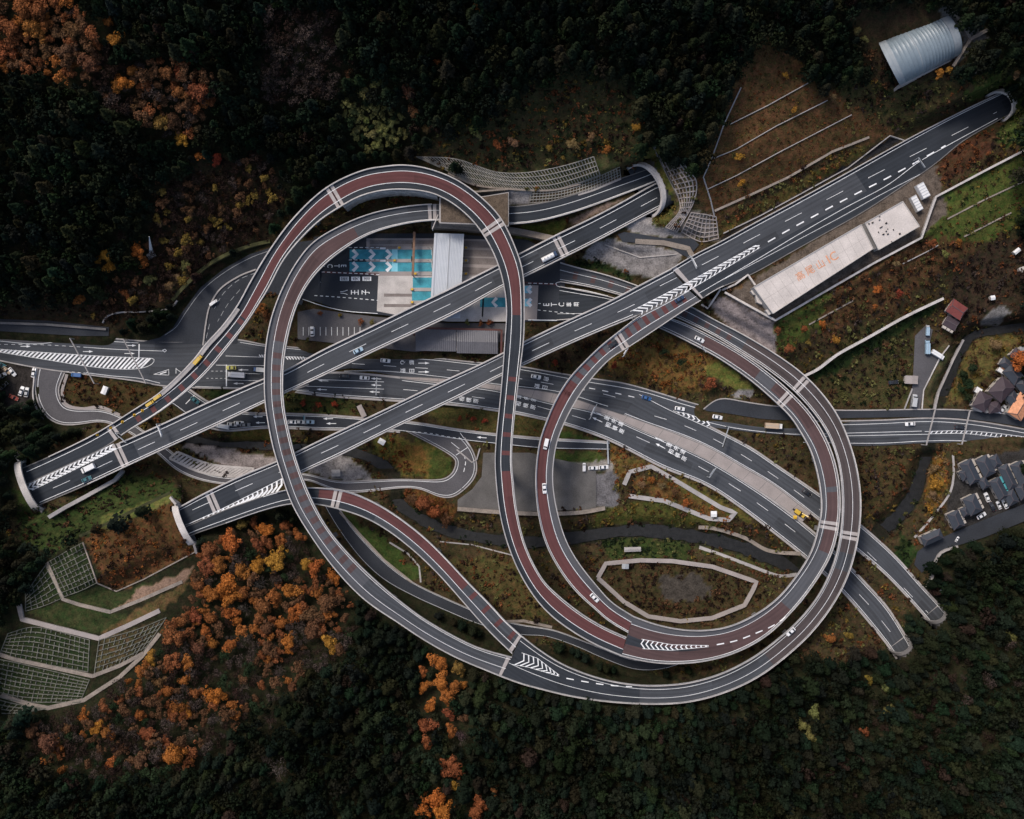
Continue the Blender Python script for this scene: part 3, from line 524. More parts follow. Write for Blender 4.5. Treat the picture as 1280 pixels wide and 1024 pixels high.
# ------------------------------------------------------------------ painted marks
def zlook(rib, pts):
    if callable(rib): return np.array([rib(x, y) for x, y in pts])
    if np.isscalar(rib): return np.full(len(pts), float(rib))
    return np.array([rib.zat(x, y) for x, y in pts])
def mark(mb, pts, rib, w=.2, dash=None, dz=.024, step=3.0, m=0, straight=False):
    """painted line through plan points on the surface of rib (a Rib, a height or a function)"""
    p = np.asarray(pts, float)
    if straight or len(p) == 2:
        q = [p[0]]
        for a, b in zip(p[:-1], p[1:]):
            n = max(1, int(np.hypot(*(b-a))/step)); q += [a+(b-a)*i/n for i in range(1, n+1)]
        p = np.array(q)
    else: p = spl(p, step)
    z = zlook(rib, p)+dz; W = PA(p, z); s = np.concatenate([[0], np.cumsum(np.linalg.norm(np.diff(W, axis=0), axis=1))])
    def seg(a, b):
        u = np.concatenate([[a], s[(s > a+.05) & (s < b-.05)], [b]]); Q = np.stack([np.interp(u, s, W[:, k]) for k in range(3)], 1)
        T = np.gradient(Q[:, :2], axis=0); T /= np.maximum(np.linalg.norm(T, axis=1, keepdims=True), 1e-9); Nn = np.stack([-T[:, 1], T[:, 0]], 1)*w/2
        mb.grid([[(q[0]-n[0], q[1]-n[1], q[2]), (q[0]+n[0], q[1]+n[1], q[2])] for q, n in zip(Q, Nn)], m)
    if dash is None: seg(0, s[-1]); return
    x = 0.0
    while x < s[-1]-.2: seg(x, min(x+dash[0], s[-1])); x += dash[0]+dash[1]
def along(pts, u):
    p = np.asarray(pts, float); d = np.concatenate([[0], np.cumsum(np.hypot(*np.diff(p, axis=0).T))]); return np.array([np.interp(u*d[-1], d, p[:, k]) for k in (0, 1)])
def chev(mb, A, B, rib, n, lead, w=.9, outline=.25, u0=0.0, u1=1.0, m=0, dz=.026):
    """gore chevrons between the lines A and B; lead px the tip runs ahead"""
    for L in (A, B):
        if outline: mark(mb, L, rib, outline, dz=dz-.004, straight=True, m=m)
    for i in range(n):
        u = u0+(u1-u0)*(i+.5)/n; a = along(A, u); b = along(B, u); g = np.hypot(*(a-b))
        t = along(A, min(u+.02, 1))-along(A, u-.02 if u > .02 else 0); t /= max(np.hypot(*t), 1e-6); tip = (a+b)/2+t*(lead*min(1, g/9))
        mark(mb, [a, tip, b], rib, w, dz=dz, straight=True, step=50, m=m)
GLY = {}
def glyphs(mb, text, c, rib, up, size, gap, stretch=1.6, order=1, m=0, dz=.028, mirror=False):
    """letters standing one behind the other along the road; up = plan angle (deg, image) the tops point to; first letter farthest"""
    th = math.radians(up); ux, uy = math.cos(th), -math.sin(th)     # image direction of the glyph tops
    for i, ch in enumerate(text):
        if ch not in GLY:
            cu = bpy.data.curves.new('glyph', 'FONT'); cu.body = ch; cu.size = 1; cu.offset = .008; cu.align_x = 'CENTER'; cu.resolution_u = 3
            ob = bpy.data.objects.new('glyph', cu); COL.objects.link(ob); bpy.context.view_layer.update()
            me = ob.evaluated_get(bpy.context.evaluated_depsgraph_get()).to_mesh()
            V = [v.co.copy() for v in me.vertices]; F = [tuple(f.vertices) for f in me.polygons]
            xs = [v.x for v in V] or [0]; ys = [v.y for v in V] or [0]; cx, cy = (max(xs)+min(xs))/2, (max(ys)+min(ys))/2; h = max(max(ys)-min(ys), max(xs)-min(xs), .3)
            GLY[ch] = ([((v.x-cx)/h, (v.y-cy)/h) for v in V], F); bpy.data.objects.remove(ob); bpy.data.curves.remove(cu)
        V, F = GLY[ch]; k = (len(text)-1)/2-i; px = c[0]+ux*gap*k*order; py = c[1]+uy*gap*k*order
        z = float(zlook(rib, [(px, py)])[0])+dz; o = P(px, py, z); U = Vector((math.cos(th), math.sin(th), 0)); Rr = Vector((U.y, -U.x, 0)); n = len(mb.v)
        for x, y in V: mb.v.append(tuple(o+Rr*x*size+U*y*size*stretch))
        for f in F: mb.f.append(tuple(n+q for q in f)); mb.m.append(m)
def arrow(mb, c, rib, up, ln=5.0, w=.3, m=0, dz=.026, turn=0):
    th = math.radians(up); U = Vector((math.cos(th), math.sin(th), 0)); Rr = Vector((U.y, -U.x, 0)); o = P(c[0], c[1], float(zlook(rib, [c])[0])+dz)
    q = lambda x, y: tuple(o+Rr*x+U*y)
    mb.poly([q(-w/2,-ln/2), q(w/2,-ln/2), q(w/2,ln*.1), q(-w/2,ln*.1)], m); mb.poly([q(-w*1.8,ln*.1), q(w*1.8,ln*.1), q(0,ln/2)], m)

# ------------------------------------------------------------------ bridges
ELEV = {}
def column(base, top, wx, wy, ang, name, par):
    """bridge pier: shaft and a wider head"""
    mb = MB(); bx = Vector(base); h = top-bx.z
    mb.box((bx.x, bx.y, bx.z-.5), wx*.45, wy, max(h-1.4, .5)+.5, ang); a = bx.z+max(h-1.4, .5)
    ca, sa = math.cos(ang), math.sin(ang); f = lambda x, y: (bx.x+x*ca-y*sa, bx.y+x*sa+y*ca)
    r0 = [f(x*wx*.225, y*wy/2) for x, y in ((-1,-1),(1,-1),(1,1),(-1,1))]; r1 = [f(x*wx*.40, y*wy*.62) for x, y in ((-1,-1),(1,-1),(1,1),(-1,1))]
    mb.grid([[(*p, a) for p in r0], [(*p, top-.5) for p in r1], [(*p, top) for p in r1]], 0, closed=True); mb.poly([(*p, top) for p in r1])
    return mb.build(name, M['conc_dark'], par)
def bridge(key, name, label, surf='asphalt', surfs=(), lines=(), reds=(), marks=None, joints=(), pw=(.42, .42), ph=.95, thick=1.5, piers=34, cat='viaduct', skip_wall=((None, None), (None, None)), group='viaducts of the interchange', bands=()):
    r = R[key]; i = r.n//2; root = empty(name, P(*r.c[i], r.z[i]), label, cat, group)
    L, Rr = r.W(0.0), r.W(1.0); rows = []
    for a, b in zip(L, Rr):
        a, b = Vector(a), Vector(b); d = (b-a); dn = d.normalized()
        rows.append([a, a-Vector((0,0,.55)), a+dn*min(1.3, d.length*.2)-Vector((0,0,thick)), b-dn*min(1.3, d.length*.2)-Vector((0,0,thick)), b-Vector((0,0,.55)), b])
    mb = MB(); mb.grid(rows, 0, closed=True); mb.poly(rows[0]); mb.poly(rows[-1][::-1]); mb.build('deck', M['conc_dark'], root)
    inn = lambda t0, t1: (pw[0]/r.wm, 1-pw[1]/r.wm)
    mb = MB(); t0 = pw[0]/r.wm-.002; t1 = 1-pw[1]/r.wm+.002; r.strip(mb, t0, t1, dz=.006); mb.build('road_surface', M[surf], root)
    for nm, mname, ta, tb, a, b in surfs:
        mb = MB(); r.strip(mb, t0 if ta is None else ta, t1 if tb is None else tb, a, b, dz=.011); mb.build(nm, M[mname], root)
    RM = M['red_surface'] if key not in ('R3','O','I') else M['red_worn']
    for rd in reds:
        ta, tb, a, b = rd[:4]
        if len(rd) == 4: mb = MB(); r.strip(mb, ta, tb, a, b, dz=.015); mb.build('red_surfacing', RM, root)
        else:                                             # separate bars: length, gap (m)
            on, off = rd[4:]; lo, hi = r.rng(a, b); x, e = np.interp(lo, r.d, r.m), np.interp(hi, r.d, r.m)
            while x < e: mb = MB(); r.strip(mb, ta, tb, lo=np.interp(x, r.m, r.d), hi=np.interp(x+on, r.m, r.d), dz=.015); mb.build('red_bar', RM, root); x += on+off
    mb = MB()
    for ln in lines:
        t, w = ln[:2]; a, b = (ln[2], ln[3]) if len(ln) > 2 else (None, None); r.line(mb, t, w, a, b, ln[4] if len(ln) > 4 else None)
    if marks: marks(mb, r)
    if mb.f: mb.build('lane_marking', M['paint'], root)
    for sd, (a, b) in zip((0, 1), skip_wall):
        if a == 'none': continue
        mb = MB(); r.wall(mb, float(sd), pw[sd], -.3, ph, a, b, side=1 if sd == 0 else -1); mb.build('parapet', M['conc_light'], root)
        mb = MB(); r.line(mb, (pw[0]/2/r.wm if sd == 0 else 1-pw[1]/2/r.wm), .09, a, b, dz=ph+.28); f = mb.build('handrail', M['steel'], root)
        md = f.modifiers.new('thick', 'SOLIDIFY'); md.thickness = .09
    for jt in joints:
        x, y = jt[:2]; s = r.at(x, y); mb = MB(); k = 1.7/ (S*(1-r.zat(x, y)/H))
        for o in (-.62, .62): r.strip(mb, .012, .988, lo=s+(o-.42)*k, hi=s+(o+.42)*k, dz=.019)
        j = mb.build('expansion_joint', M['joint'], root); mb = MB(); r.strip(mb, .012, .988, lo=s-.1*k, hi=s+.1*k, dz=.020); mb.build('joint_gap', M['rubber'], j)
    if piers:
        n = int(r.m[-1]/piers)
        for q in range(n):
            x = (q+.5)*r.m[-1]/n
            for dx in (0, 5, -5, 9, -9):
                s = np.interp(x+dx, r.m, r.d); px, py = (np.interp(s, r.d, r.c[:, k]) for k in (0, 1)); zt = float(np.interp(s, r.d, r.z)); g = float(gz(px, py))
                if zt-g < 4.5: break
                if float(FREE(px, py)) < 5: continue
                w = float(np.interp(s, r.d, r.wm)); b = P(px, py, zt); h = r.heading(px, py)
                column((b.x, b.y, g), zt-thick-.02, w, 2.0, h+math.pi/2, 'pier', root); break
    return root
# clearance used to keep piers off roads and lower decks
def build_free():
    D = np.full(GX.shape, 1e9)
    for k in GROUND: D = np.minimum(D, near(R[k].c, R[k].hw, R[k].z, 20)[0])
    for k, (poly, _, _) in PADS.items():
        if k in ('plaza', 'approach'): D = np.where(inpoly(GX, GY, poly), -5, D)
    return D
FREED = build_free()
def FREE(px, py):
    i = int(np.clip(np.searchsorted(gx, px), 0, len(gx)-1)); j = int(np.clip(np.searchsorted(gy, py), 0, len(gy)-1)); d = FREED[j, i]
    z0 = None
    for k in ('V1','V2','R2','R5','R4','R3'):
        r = R[k]; q = int(np.argmin((r.c[:,0]-px)**2+(r.c[:,1]-py)**2)); dd = np.hypot(r.c[q,0]-px, r.c[q,1]-py)
        if r.hw[q]+5 > dd > 1.2: d = min(d, dd-r.hw[q])
    return d
DASH = (8, 12)
def m_v1(mb, r):
    chev(mb, [(36,605.5),(80,584.5),(142,555)], [(40,613),(90,588.5),(148,560)], 15.0, 19, -7, w=.8)
bridge('V1', 'mainline_viaduct', 'straight grey two-lane viaduct that dives into the tunnel by the lattice slope', 'asphalt_new',
       surfs=[('worn_surface', 'asphalt', None, None, (170,565), (700,308))],
       lines=[(.19,.22,(150,560),None), (.19,.22,(40,612),(150,560)), (.885,.22,(48,625),None), (.56,.18,(66,613),None,DASH)], marks=m_v1, joints=[(148,566),(702,307)], pw=(.65,.5), skip_wall=(((152,555),None),((112,605),None)))
def m_r4(mb, r): pass
bridge('R4', 'loop_ramp_viaduct', 'tall curving ramp viaduct with a long dark red lane that arcs over the toll plaza', 'asphalt_new',
       reds=[([((300,390),.46),((330,345),.40),((400,255),.26),((500,222),.25),((640,400),.21),((632,420),.2)], [((300,390),.84),((330,345),.80),((400,255),.71),((500,222),.68),((640,400),.68),((632,420),.68)], (298,393), (643,393)),
             (.46,.82,(170,525),(296,396),2.2,5.4), (.12,.62,(637,470),(629,580),1.9,5.9), (.12,.66,(629,588),None)],
       lines=[([((40,596),.32),((140,550),.28),((250,455),.44),((300,390),.44),((330,345),.38),((400,255),.25),((500,222),.24),((640,400),.2),((625,560),.1),((700,760),.12)], .22, (36,600), None),
              ([((146,548),.93),((250,455),.86),((300,390),.86),((330,345),.82),((400,255),.73),((500,222),.70),((640,400),.70),((625,560),.65),((700,760),.66)], .22, (152,546), None)],
       joints=[(146,548),(419,246),(626,279)], pw=(.45,.45), skip_wall=(((62,570),None),((150,548),None)), piers=36)
_r4 = bpy.data.objects['loop_ramp_viaduct']; mb = MB(); R['R4'].wall(mb, .045, 1.7, .0, .8, (296,384), (196,496), side=1); mb.build('noise_barrier', M['conc'], _r4)
bridge('R5', 'loop_ramp_viaduct', 'ramp viaduct with a red lane that leaves the mainline and curves around the gravel yard', 'asphalt_grey',
       reds=[(.12,.60,(858,372),(700,490),2.0,2.6), (.09,.58,(714,482),None)],
       lines=[([((860,370),.1),((700,520),.07),((740,750),.09)], .2), (.62,.2)], joints=[(772,422)], pw=(.4,.4), skip_wall=(((800,394),None),((872,372),None)))
bridge('R3', 'loop_ramp_viaduct', 'long grey ramp viaduct with worn red bars that sweeps past the orange wood', 'asphalt_grey',
       surfs=[('dark_surface', 'asphalt_new', None, None, None, (632,268)), ('dark_surface', 'asphalt', None, None, (545,266), (440,283)), ('worn_red_lane', 'red_worn', .30, .86, (470,276), (346,425)), ('dark_surface', 'asphalt', .28, .9, (452,735), None)],
       reds=[(.40,.84,(346,440),(440,716),2.5,2.7)],
       lines=[([((800,222),.42),((640,270),.40),((500,271),.36),((400,318),.28),((345,420),.36),((343,500),.37),((380,630),.30),((500,768),.36),((620,830),.40)], .18), ([((800,222),.9),((500,271),.9),((345,420),.86),((343,500),.86),((500,768),.88),((620,830),.86)], .2)],
       joints=[(540,267),(632,833)], pw=(.4,.4), piers=36, skip_wall=(((540,256),None),(None,None)))
def m_r2(mb, r): pass
bridge('R2', 'loop_ramp_viaduct', 'shorter ramp viaduct with a red lane between the grass strip and the merge', 'asphalt_new',
       surfs=[('dark_surface', 'asphalt', None, None, (470,645), None)],
       reds=[(.10,.60,(398,618),(576,738)), (.10,.60,(584,748),(640,800),1.9,6.0)],
       lines=[([((300,640),.06),((400,620),.08),((640,800),.08)], .2, (330,622), None), ([((240,662),.72),((330,630),.70),((400,620),.62),((640,800),.64)], .2)], joints=[(421,623),(645,805)], pw=(.4,.4), skip_wall=(((345,615),None),((285,655),None)))
def m_v2(mb, r):
    chev(mb, [(236,655),(276,637),(324,613),(355,597)], [(238,657),(284,637.5),(322,623.5),(346,617.5)], 18.0, 17, 5, w=.8, u0=.12)
    chev(mb, [(788,389.5),(858,354),(945,306.5)], [(798,399),(878,353),(950,309.5)], 18.0, 25, 8, w=.62, outline=.2)
bridge('V2', 'mainline_viaduct', 'straight two-lane viaduct that leaves the portal by the orange wood for the long cutting', 'asphalt',
       surfs=[('dark_surface', 'asphalt_new', None, None, None, (300,624))],
       lines=[(.16,.22), (.88,.22,(360,592),(790,388)), ([((240,645),.44),((340,600),.52),((420,562),.56),((600,478),.56),((790,380),.56)],.18,(244,646),(799,372),DASH)], marks=m_v2, joints=[(268,633)], pw=(.7,.5), skip_wall=((None,None),((362,598),(796,394))))
def m_v3(mb, r):
    mark(mb, [(825,357.5),(888.5,325.5),(940.5,298),(992.7,271),(1045,243.5),(1097,216.5),(1150,189.5),(1212,158),(1246,140)], 18.0, .18, DASH)
    mark(mb, [(960,302.5),(985,288),(1017,270.5),(1064,245.5),(1112,221),(1159,195),(1182,182)], 18.0, .55, (3.6,3.4))
    mark(mb, [(874,366.5),(935,331),(1000,292),(1056,260),(1110,231),(1148,203),(1188,180),(1247,148)], 18.0, .22)
    mark(mb, [(905,349),(960,320),(1020,288),(1050,272),(1100,244),(1150,218)], 18.0, .16)
bridge('V3', 'mainline_roadway', 'wide dark mainline roadway beside the white-roofed building', 'asphalt_new', surfs=[('worn_surface','asphalt',.06,.62,(840,345),(1080,235))], cat='roadway', group='mainline roadways',
       lines=[(.085,.22)], marks=m_v3, joints=[(857,357)], pw=(.5,.4), piers=0, skip_wall=((None,None),((880,372),(905,358))))
def m_o(mb, r):
    chev(mb, [(652,816),(672,823),(699,844)], [(640,830.5),(660,834),(699,845.5)], r, 9, 6, w=.5, outline=.18)
    mark(mb, [(708,848),(730,852),(760,856.5),(790,858.5)], r, .45, (3.2,3.2))
bridge('O', 'ring_viaduct', 'outer carriageway of the great ring viaduct, brownish grey with two edge lines', 'asphalt',
       surfs=[('worn_lane','brown_worn',.12,.95,(960,820),(1046,710)), ('worn_lane','brown_worn',.10,.92,(1052,690),(930,430)), ('dark_surface','asphalt_new',None,None,None,(800,868))],
       reds=[(.25,.68,(915,418),(852,388),2.0,3.4), (.3,.75,(790,362),(720,340),2,6)],
       lines=[([((650,820),.12),((720,856),.16),((830,868),.24),((985,790),.18),((1060,640),.12),((1000,480),.14),((900,412),.16),((720,342),.15)], .18), ([((640,822),.66),((720,856),.66),((830,868),.68),((985,790),.62),((1060,640),.58),((1000,480),.58),((900,412),.6),((720,342),.62)], .18)],
       joints=[(1057,668),(1003,478)], pw=(.45,.5), piers=36, marks=m_o)
def m_i(mb, r):
    chev(mb, [(802,799),(840,806),(886,807)], [(803,811),(840,813),(886,808.5)], r, 14, -4, w=.55, outline=.18)
    mark(mb, [(896,806),(920,801),(944,792),(970,780),(996,758),(1015,733)], r, .5, (3.2,2.6))
bridge('I', 'ring_viaduct', 'inner carriageway of the great ring viaduct with a red lane and white chevrons', 'asphalt_grey',
       surfs=[('worn_red_lane','red_worn',.22,.92,(878,430),(942,475)), ('worn_red_lane','red_worn',.34,.92,(960,490),(1038,610)), ('worn_red_lane','red_worn',.34,.9,(1038,615),(1030,690)), ('dark_surface','asphalt_new',None,None,(780,377),None), ('dark_surface','asphalt_new',.21,.94,None,(888,808))],
       reds=[([((785,795),.21),((985,758),.21)],[((785,795),.47),((840,808),.56),((886,808),.635)],None,(886,808)), ([((785,795),.70),((840,812),.66),((886,808),.625)],.93,None,(886,808)), (.21,.93,(886,808),(985,758))],
       lines=[([((800,800),.20),((860,808),.2),((960,770),.24),((1035,680),.26),((1035,600),.3),((980,500),.24),((890,434),.2)], .17), ([((800,800),.94),((900,800),.93),((1035,650),.9),((980,500),.88),((890,434),.88)], .2)],
       joints=[(1034,655),(979,500)], pw=(.45,.4), piers=36, marks=m_i)

# ------------------------------------------------------------------ roads at grade
def road(key, name, surf, lines=(), marks=None, kerb=(True, True), kmat='conc', kw=.55):
    r = R[key]; mb = MB(); r.strip(mb, 0.0, 1.0, dz=0); o = tag(mb.build(name, M[surf]), kind='structure')
    mb = MB()
    for ln in lines:
        t, w = ln[:2]; a, b = (ln[2], ln[3]) if len(ln) > 2 else (None, None); r.line(mb, t, w, a, b, ln[4] if len(ln) > 4 else None, dz=.02)
    if marks: marks(mb, r)
    if mb.f: mb.build('road_marking', M['paint'], o)
    for sd in (0, 1):
        if kerb[sd]:
            ab = kerb[sd] if isinstance(kerb[sd], tuple) else (None, None)
            mb = MB(); r.wall(mb, float(sd), kw, -.3, .14, *ab, side=-1 if sd == 0 else 1); mb.build('kerb', M[kmat], o)
    return o
def pad(k, name):
    poly, _, ms = PADS[k]; pts = [P(x, y, float(padz(k, x, y))) for x, y in poly]
    mb = MB(); n = len(pts); mb.poly(pts); mb.grid([[p-Vector((0,0,.5)) for p in pts], pts], 0, closed=True)
    o = mb.build(name, M[ms]); bm = bmesh.new(); bm.from_mesh(o.data); bmesh.ops.triangulate(bm, faces=[f for f in bm.faces if len(f.verts) > 4]); bmesh.ops.recalc_face_normals(bm, faces=bm.faces); bm.to_mesh(o.data); bm.free()
    return tag(o, kind='structure')
def m_n20(mb, r):
    Z = r
    mark(mb, [(-20,425),(0,426.4),(44,430),(94,425),(140,427),(176,429)], Z, .2)
    mark(mb, [(-40,431),(50,431),(104,434)], Z, .16, (1.6,1.6)); mark(mb, [(104,434),(150,437),(205,439)], Z, .2)
    mark(mb, [(-30,433),(0,436.5),(60,441),(130,445.5),(190,448)], Z, .2); mark(mb, [(-30,437),(0,440.5),(60,450),(110,458),(150,461.5),(178,460),(190,455),(193,450),(190,448)], Z, .2)
    for i in range(38):
        u = (i+.6)/38; a = along([(-20,434.5),(0,436.5),(60,441),(130,445.5),(188,448)], min(1,u+.022)); b = along([(-20,438.5),(0,440.5),(60,450),(110,458),(150,461.5),(178,460)], u); mark(mb, [a, b], Z, .75, straight=True)
    mark(mb, [(46,459.5),(80,464),(112,467)], Z, .18, (1.3,1.3)); mark(mb, [(108,466),(140,470),(174,473),(200,479)], Z, .2); mark(mb, [(174,429),(173.5,447)], Z, .45)
    for c, u in (((114,429.5),0),((110,439.5),0),((164,432),0),((162,442),0),((32,433),0)): arrow(mb, c, Z, u, 4.5, .3)
    mark(mb, [(192,468),(211,462),(211,469),(192,468)], Z, .2, straight=True); mark(mb, [(200,467.5),(208,465)], Z, .4); mark(mb, [(203,438),(208,436.5),(207,440.5),(203,438)], Z, .3)
    mark(mb, [(220,460),(220,467)], Z, .2); mark(mb, [(220,461),(227,466)], Z, .2)
    mark(mb, [(283,456),(283,483)], Z, .5); mark(mb, [(264,464),(283,464)], Z, .15, (1,1)); mark(mb, [(258,473),(283,473)], Z, .15, (1,1))
    mark(mb, [(283,466.5),(330,467.5)], Z, .18); mark(mb, [(283,475),(322,476)], Z, .18); mark(mb, [(270,456.5),(330,457)], Z, .2); mark(mb, [(244,483),(386,488)], Z, .16)
    mark(mb, [(282,445),(330,446.5),(360,446),(410,449)], Z, .18); mark(mb, [(300,428),(332,433),(400,439)], Z, .18)
    for i in range(6): mark(mb, [(324+i*3,443.5),(326+i*3,446)], Z, .5)
    for i in range(7): mark(mb, [(357+i*3.6,446),(360+i*3.6,449.5)], Z, .5)
    for c in ((298,479.5),(344,456),(304,462.5)): arrow(mb, c, Z, 180, 4.5, .3)
    # eastbound lanes
    mark(mb, [(440,454.5),(500,458.5),(560,462.5),(640,472),(700,482),(760,494),(830,517)], Z, .18, (5.6,8.4)); mark(mb, [(720,482),(790,496),(830,508)], Z, .32, (2.7,3.2))
    mark(mb, [(462,446),(540,450),(586,455),(650,462),(720,475),(800,489),(860,507),(930,525),(984,530),(1050,531),(1104,529.5),(1160,527),(1204,529.5),(1262,538),(1330,551)], Z, .2)
    mark(mb, [(430,464),(480,464),(560,472),(620,480),(700,490),(760,508)], Z, .18)
    glyphs(mb, '都心', (509,453), Z, 0, 2.0, 11, 1.15); glyphs(mb, '日野', (509,463.5), Z, 0, 2.0, 11, 1.15); arrow(mb, (530,454), Z, 0, 5); arrow(mb, (530,465), Z, 0, 5); glyphs(mb, '府中', (678,473), Z, -10, 2.0, 10, 1.15); glyphs(mb, '日野', (676,483.5), Z, -10, 2.0, 10, 1.15)
    chev(mb, [(838,513),(858,517),(886,526.5)], [(838,514),(858,522.5),(885,535)], Z, 8, 5, w=.7, outline=.2)
    mark(mb, [(886,528),(912,534),(956,540),(1000,543),(1058,541.5),(1152,539)], Z, .2); mark(mb, [(1160,542.5),(1204,542),(1244,546),(1290,552)], Z, .18); mark(mb, [(1156,539.5),(1204,538.5),(1244,541.5),(1290,547.5)], Z, .18)
    for i in range(21): u = (i+.5)/21; mark(mb, [along([(1160,542),(1204,542),(1290,552)], u), along([(1163,539),(1206,538.5),(1292,547.5)], u)], Z, .45)
    mark(mb, [(1004,553),(1058,554),(1104,554),(1152,551.5),(1198,551),(1244,555),(1300,564)], Z, .2); mark(mb, [(1004,546),(1058,545),(1152,543),(1160,543)], Z, .2)
road('N20', 'highway', 'asphalt', marks=m_n20, kerb=(True, ((-40,444),(380,480))))
def m_up(mb, r):
    mark(mb, [(818,520),(850,530),(900,553),(950,583),(1000,618),(1050,657)], r, .18, (5.6,8.4)); mark(mb, [(1084,690),(1110,715)], r, .16, (5.6,7)); mark(mb, [(1130,735),(1145,751),(1160,766)], r, .16, (5.6,8))
mb = MB(); mb.poly([P(*p, .64+.0) for p in [(-40,412),(0,419.5),(70,422.5),(140,424.5),(94,426),(44,429),(0,425.5),(-40,421)]]); mb.build('footway', M['asphalt_old'], bpy.data.objects['highway'])
road('UP', 'carriageway', 'asphalt', lines=[(.045,.2),(.955,.2)], marks=m_up, kerb=(((888,534),None),True), kw=.8)
def m_dn(mb, r):
    for y, x0 in ((474.5,400),(483.5,400)): mark(mb, [(x0-20,y-.8),(480,y+3)], r, .18)
    mark(mb, [(504,487),(522,488.5)], r, .18); mark(mb, [(590,496),(606,498)], r, .18)
    mark(mb, [(672,508),(690,513)], r, .18); mark(mb, [(715,519.5),(732,524.5)], r, .18); mark(mb, [(795.5,546),(812,553.5)], r, .18)
    for a, b in (((873,583),(886,590)),((911,604.5),(926,614)),((946,628.5),(960,638.5)),((981,655),(994,665)),((1074,743),(1086,756)),((1102,776),(1113,790))): mark(mb, [a, b], r, .18)
    for x, y in ((470,473.5),(470,481.5),(468,490),(402,487),(404,476)): arrow(mb, (x, y), r, 177, 4.6, .28)
    for cx, cy, up in ((769.5,530.5,155),(847.5,564.5,152),(659,502,167)):
        th = math.radians(up-180)
        for k, tx in ((-1,'圏央道'),(1,'相模原')):
            ox, oy = cx-k*math.sin(th)*5-(3 if k > 0 else 0), cy-k*-math.cos(th)*5
            glyphs(mb, tx, (ox, oy), r, up, 2.0, 9.4, 1.15); arrow(mb, (ox-25*math.cos(th), oy+25*math.sin(th)), r, up, 4.2, .35); 
            for q in (17.5, 20.5): mark(mb, [(ox-q*math.cos(th), oy+q*math.sin(th)),(ox-(q+1.3)*math.cos(th), oy+(q+1.3)*math.sin(th))], r, .3)
    glyphs(mb, '相模原', (586,500), r, 172, 2.0, 9, 1.15)
    mark(mb, [(756,532.5),(772,537.5)], r, .18); mark(mb, [(835,565),(850,572)], r, .18)
road('DN', 'carriageway', 'asphalt', lines=[([((380,480),.2),((480,470),.08),((600,500),.06),((1100,790),.05)],.2,(500,490),None),(.95,.2)], marks=m_dn, kerb=(True, True), kw=.9)
def m_lr(mb, r):
    for c in ((322,521),(325,528.5),(410,523.5),(414,529.5),(602,547)): arrow(mb, c, r, 180 if c[0] != 602 else 175, 4.4, .3)
    mark(mb, [(508,539),(540,542),(560,546),(582,549)], r, .2, (1.3,1.3)); mark(mb, [(232,505),(243,494)], r, .3)
road('LR', 'local_road', 'asphalt_dark', lines=[(.06,.18),(.94,.18)], marks=m_lr, kerb=(True,((250,530),(500,539))), kw=.9)
def m_lc(mb, r):
    mark(mb, [(570,569),(585,559)], r, .25); mark(mb, [(564,553),(574,561)], r, .2); mark(mb, [(580,569),(582,577),(581,584),(579,592)], r, .3, (1.8,1.1)); mark(mb, [(575,541),(590,562)], r, .2)
road('LC', 'local_road', 'asphalt_old', lines=[(.09,.2),(.9,.2)], marks=m_lc, kerb=(True, True), kw=.5)
road('SL', 'lane', 'asphalt_dark', lines=[(.05,.12),(.95,.12)], kerb=(False, True), kw=.3)
road('FR', 'side_road', 'asphalt_dark', kerb=(True, False), kw=.5)
for k, n in (('approach','toll_road'),('plaza','toll_plaza_pavement'),('car_park','car_park_pavement'),('yard','yard_pavement'),('lane','lane'),('close','lane'),('service_road','service_road'),('old_railway','path')): pad(k, n)
# raised median slabs between the two carriageways
mb = MB(); A = [(500,471),(560,474),(640,484),(700,493.5),(756,511.5),(800,526),(856,547),(890,562),(928,584),(966,606),(1000,632),(1014,642)]; B = [(500,473),(560,479),(640,491.5),(700,506.5),(756,517.5),(800,537),(856,560.5),(890,578),(928,600),(966,624),(990,642),(1003,652)]
A = spl(A, 4); B = np.array([along(spl(B, 2), i/(len(A)-1)) for i in range(len(A))]); zz = [R['UP'].zat(*a)+.16 if a[0] > 780 else .6 for a in A]
rows = [[P(*a, z-.6), P(*a, z), P(*b, z), P(*b, z-.6)] for a, b, z in zip(A, B, zz)]; mb.grid(rows); mb.poly(rows[0]); mb.poly(rows[-1]); med = tag(mb.build('median_strip', M['conc_pink']), kind='structure')
mb = MB()
for i in range(0, len(A), 6): mark(mb, [A[i], B[i]], zz[i], .18, dz=.008)
for a, b in ((A, 0), (B, 1)): mark(mb, a, lambda x, y: float(np.interp(x, A[:, 0], zz)), .3, dz=.006)
mb.build('slab_joint', M['conc_dark'], med)
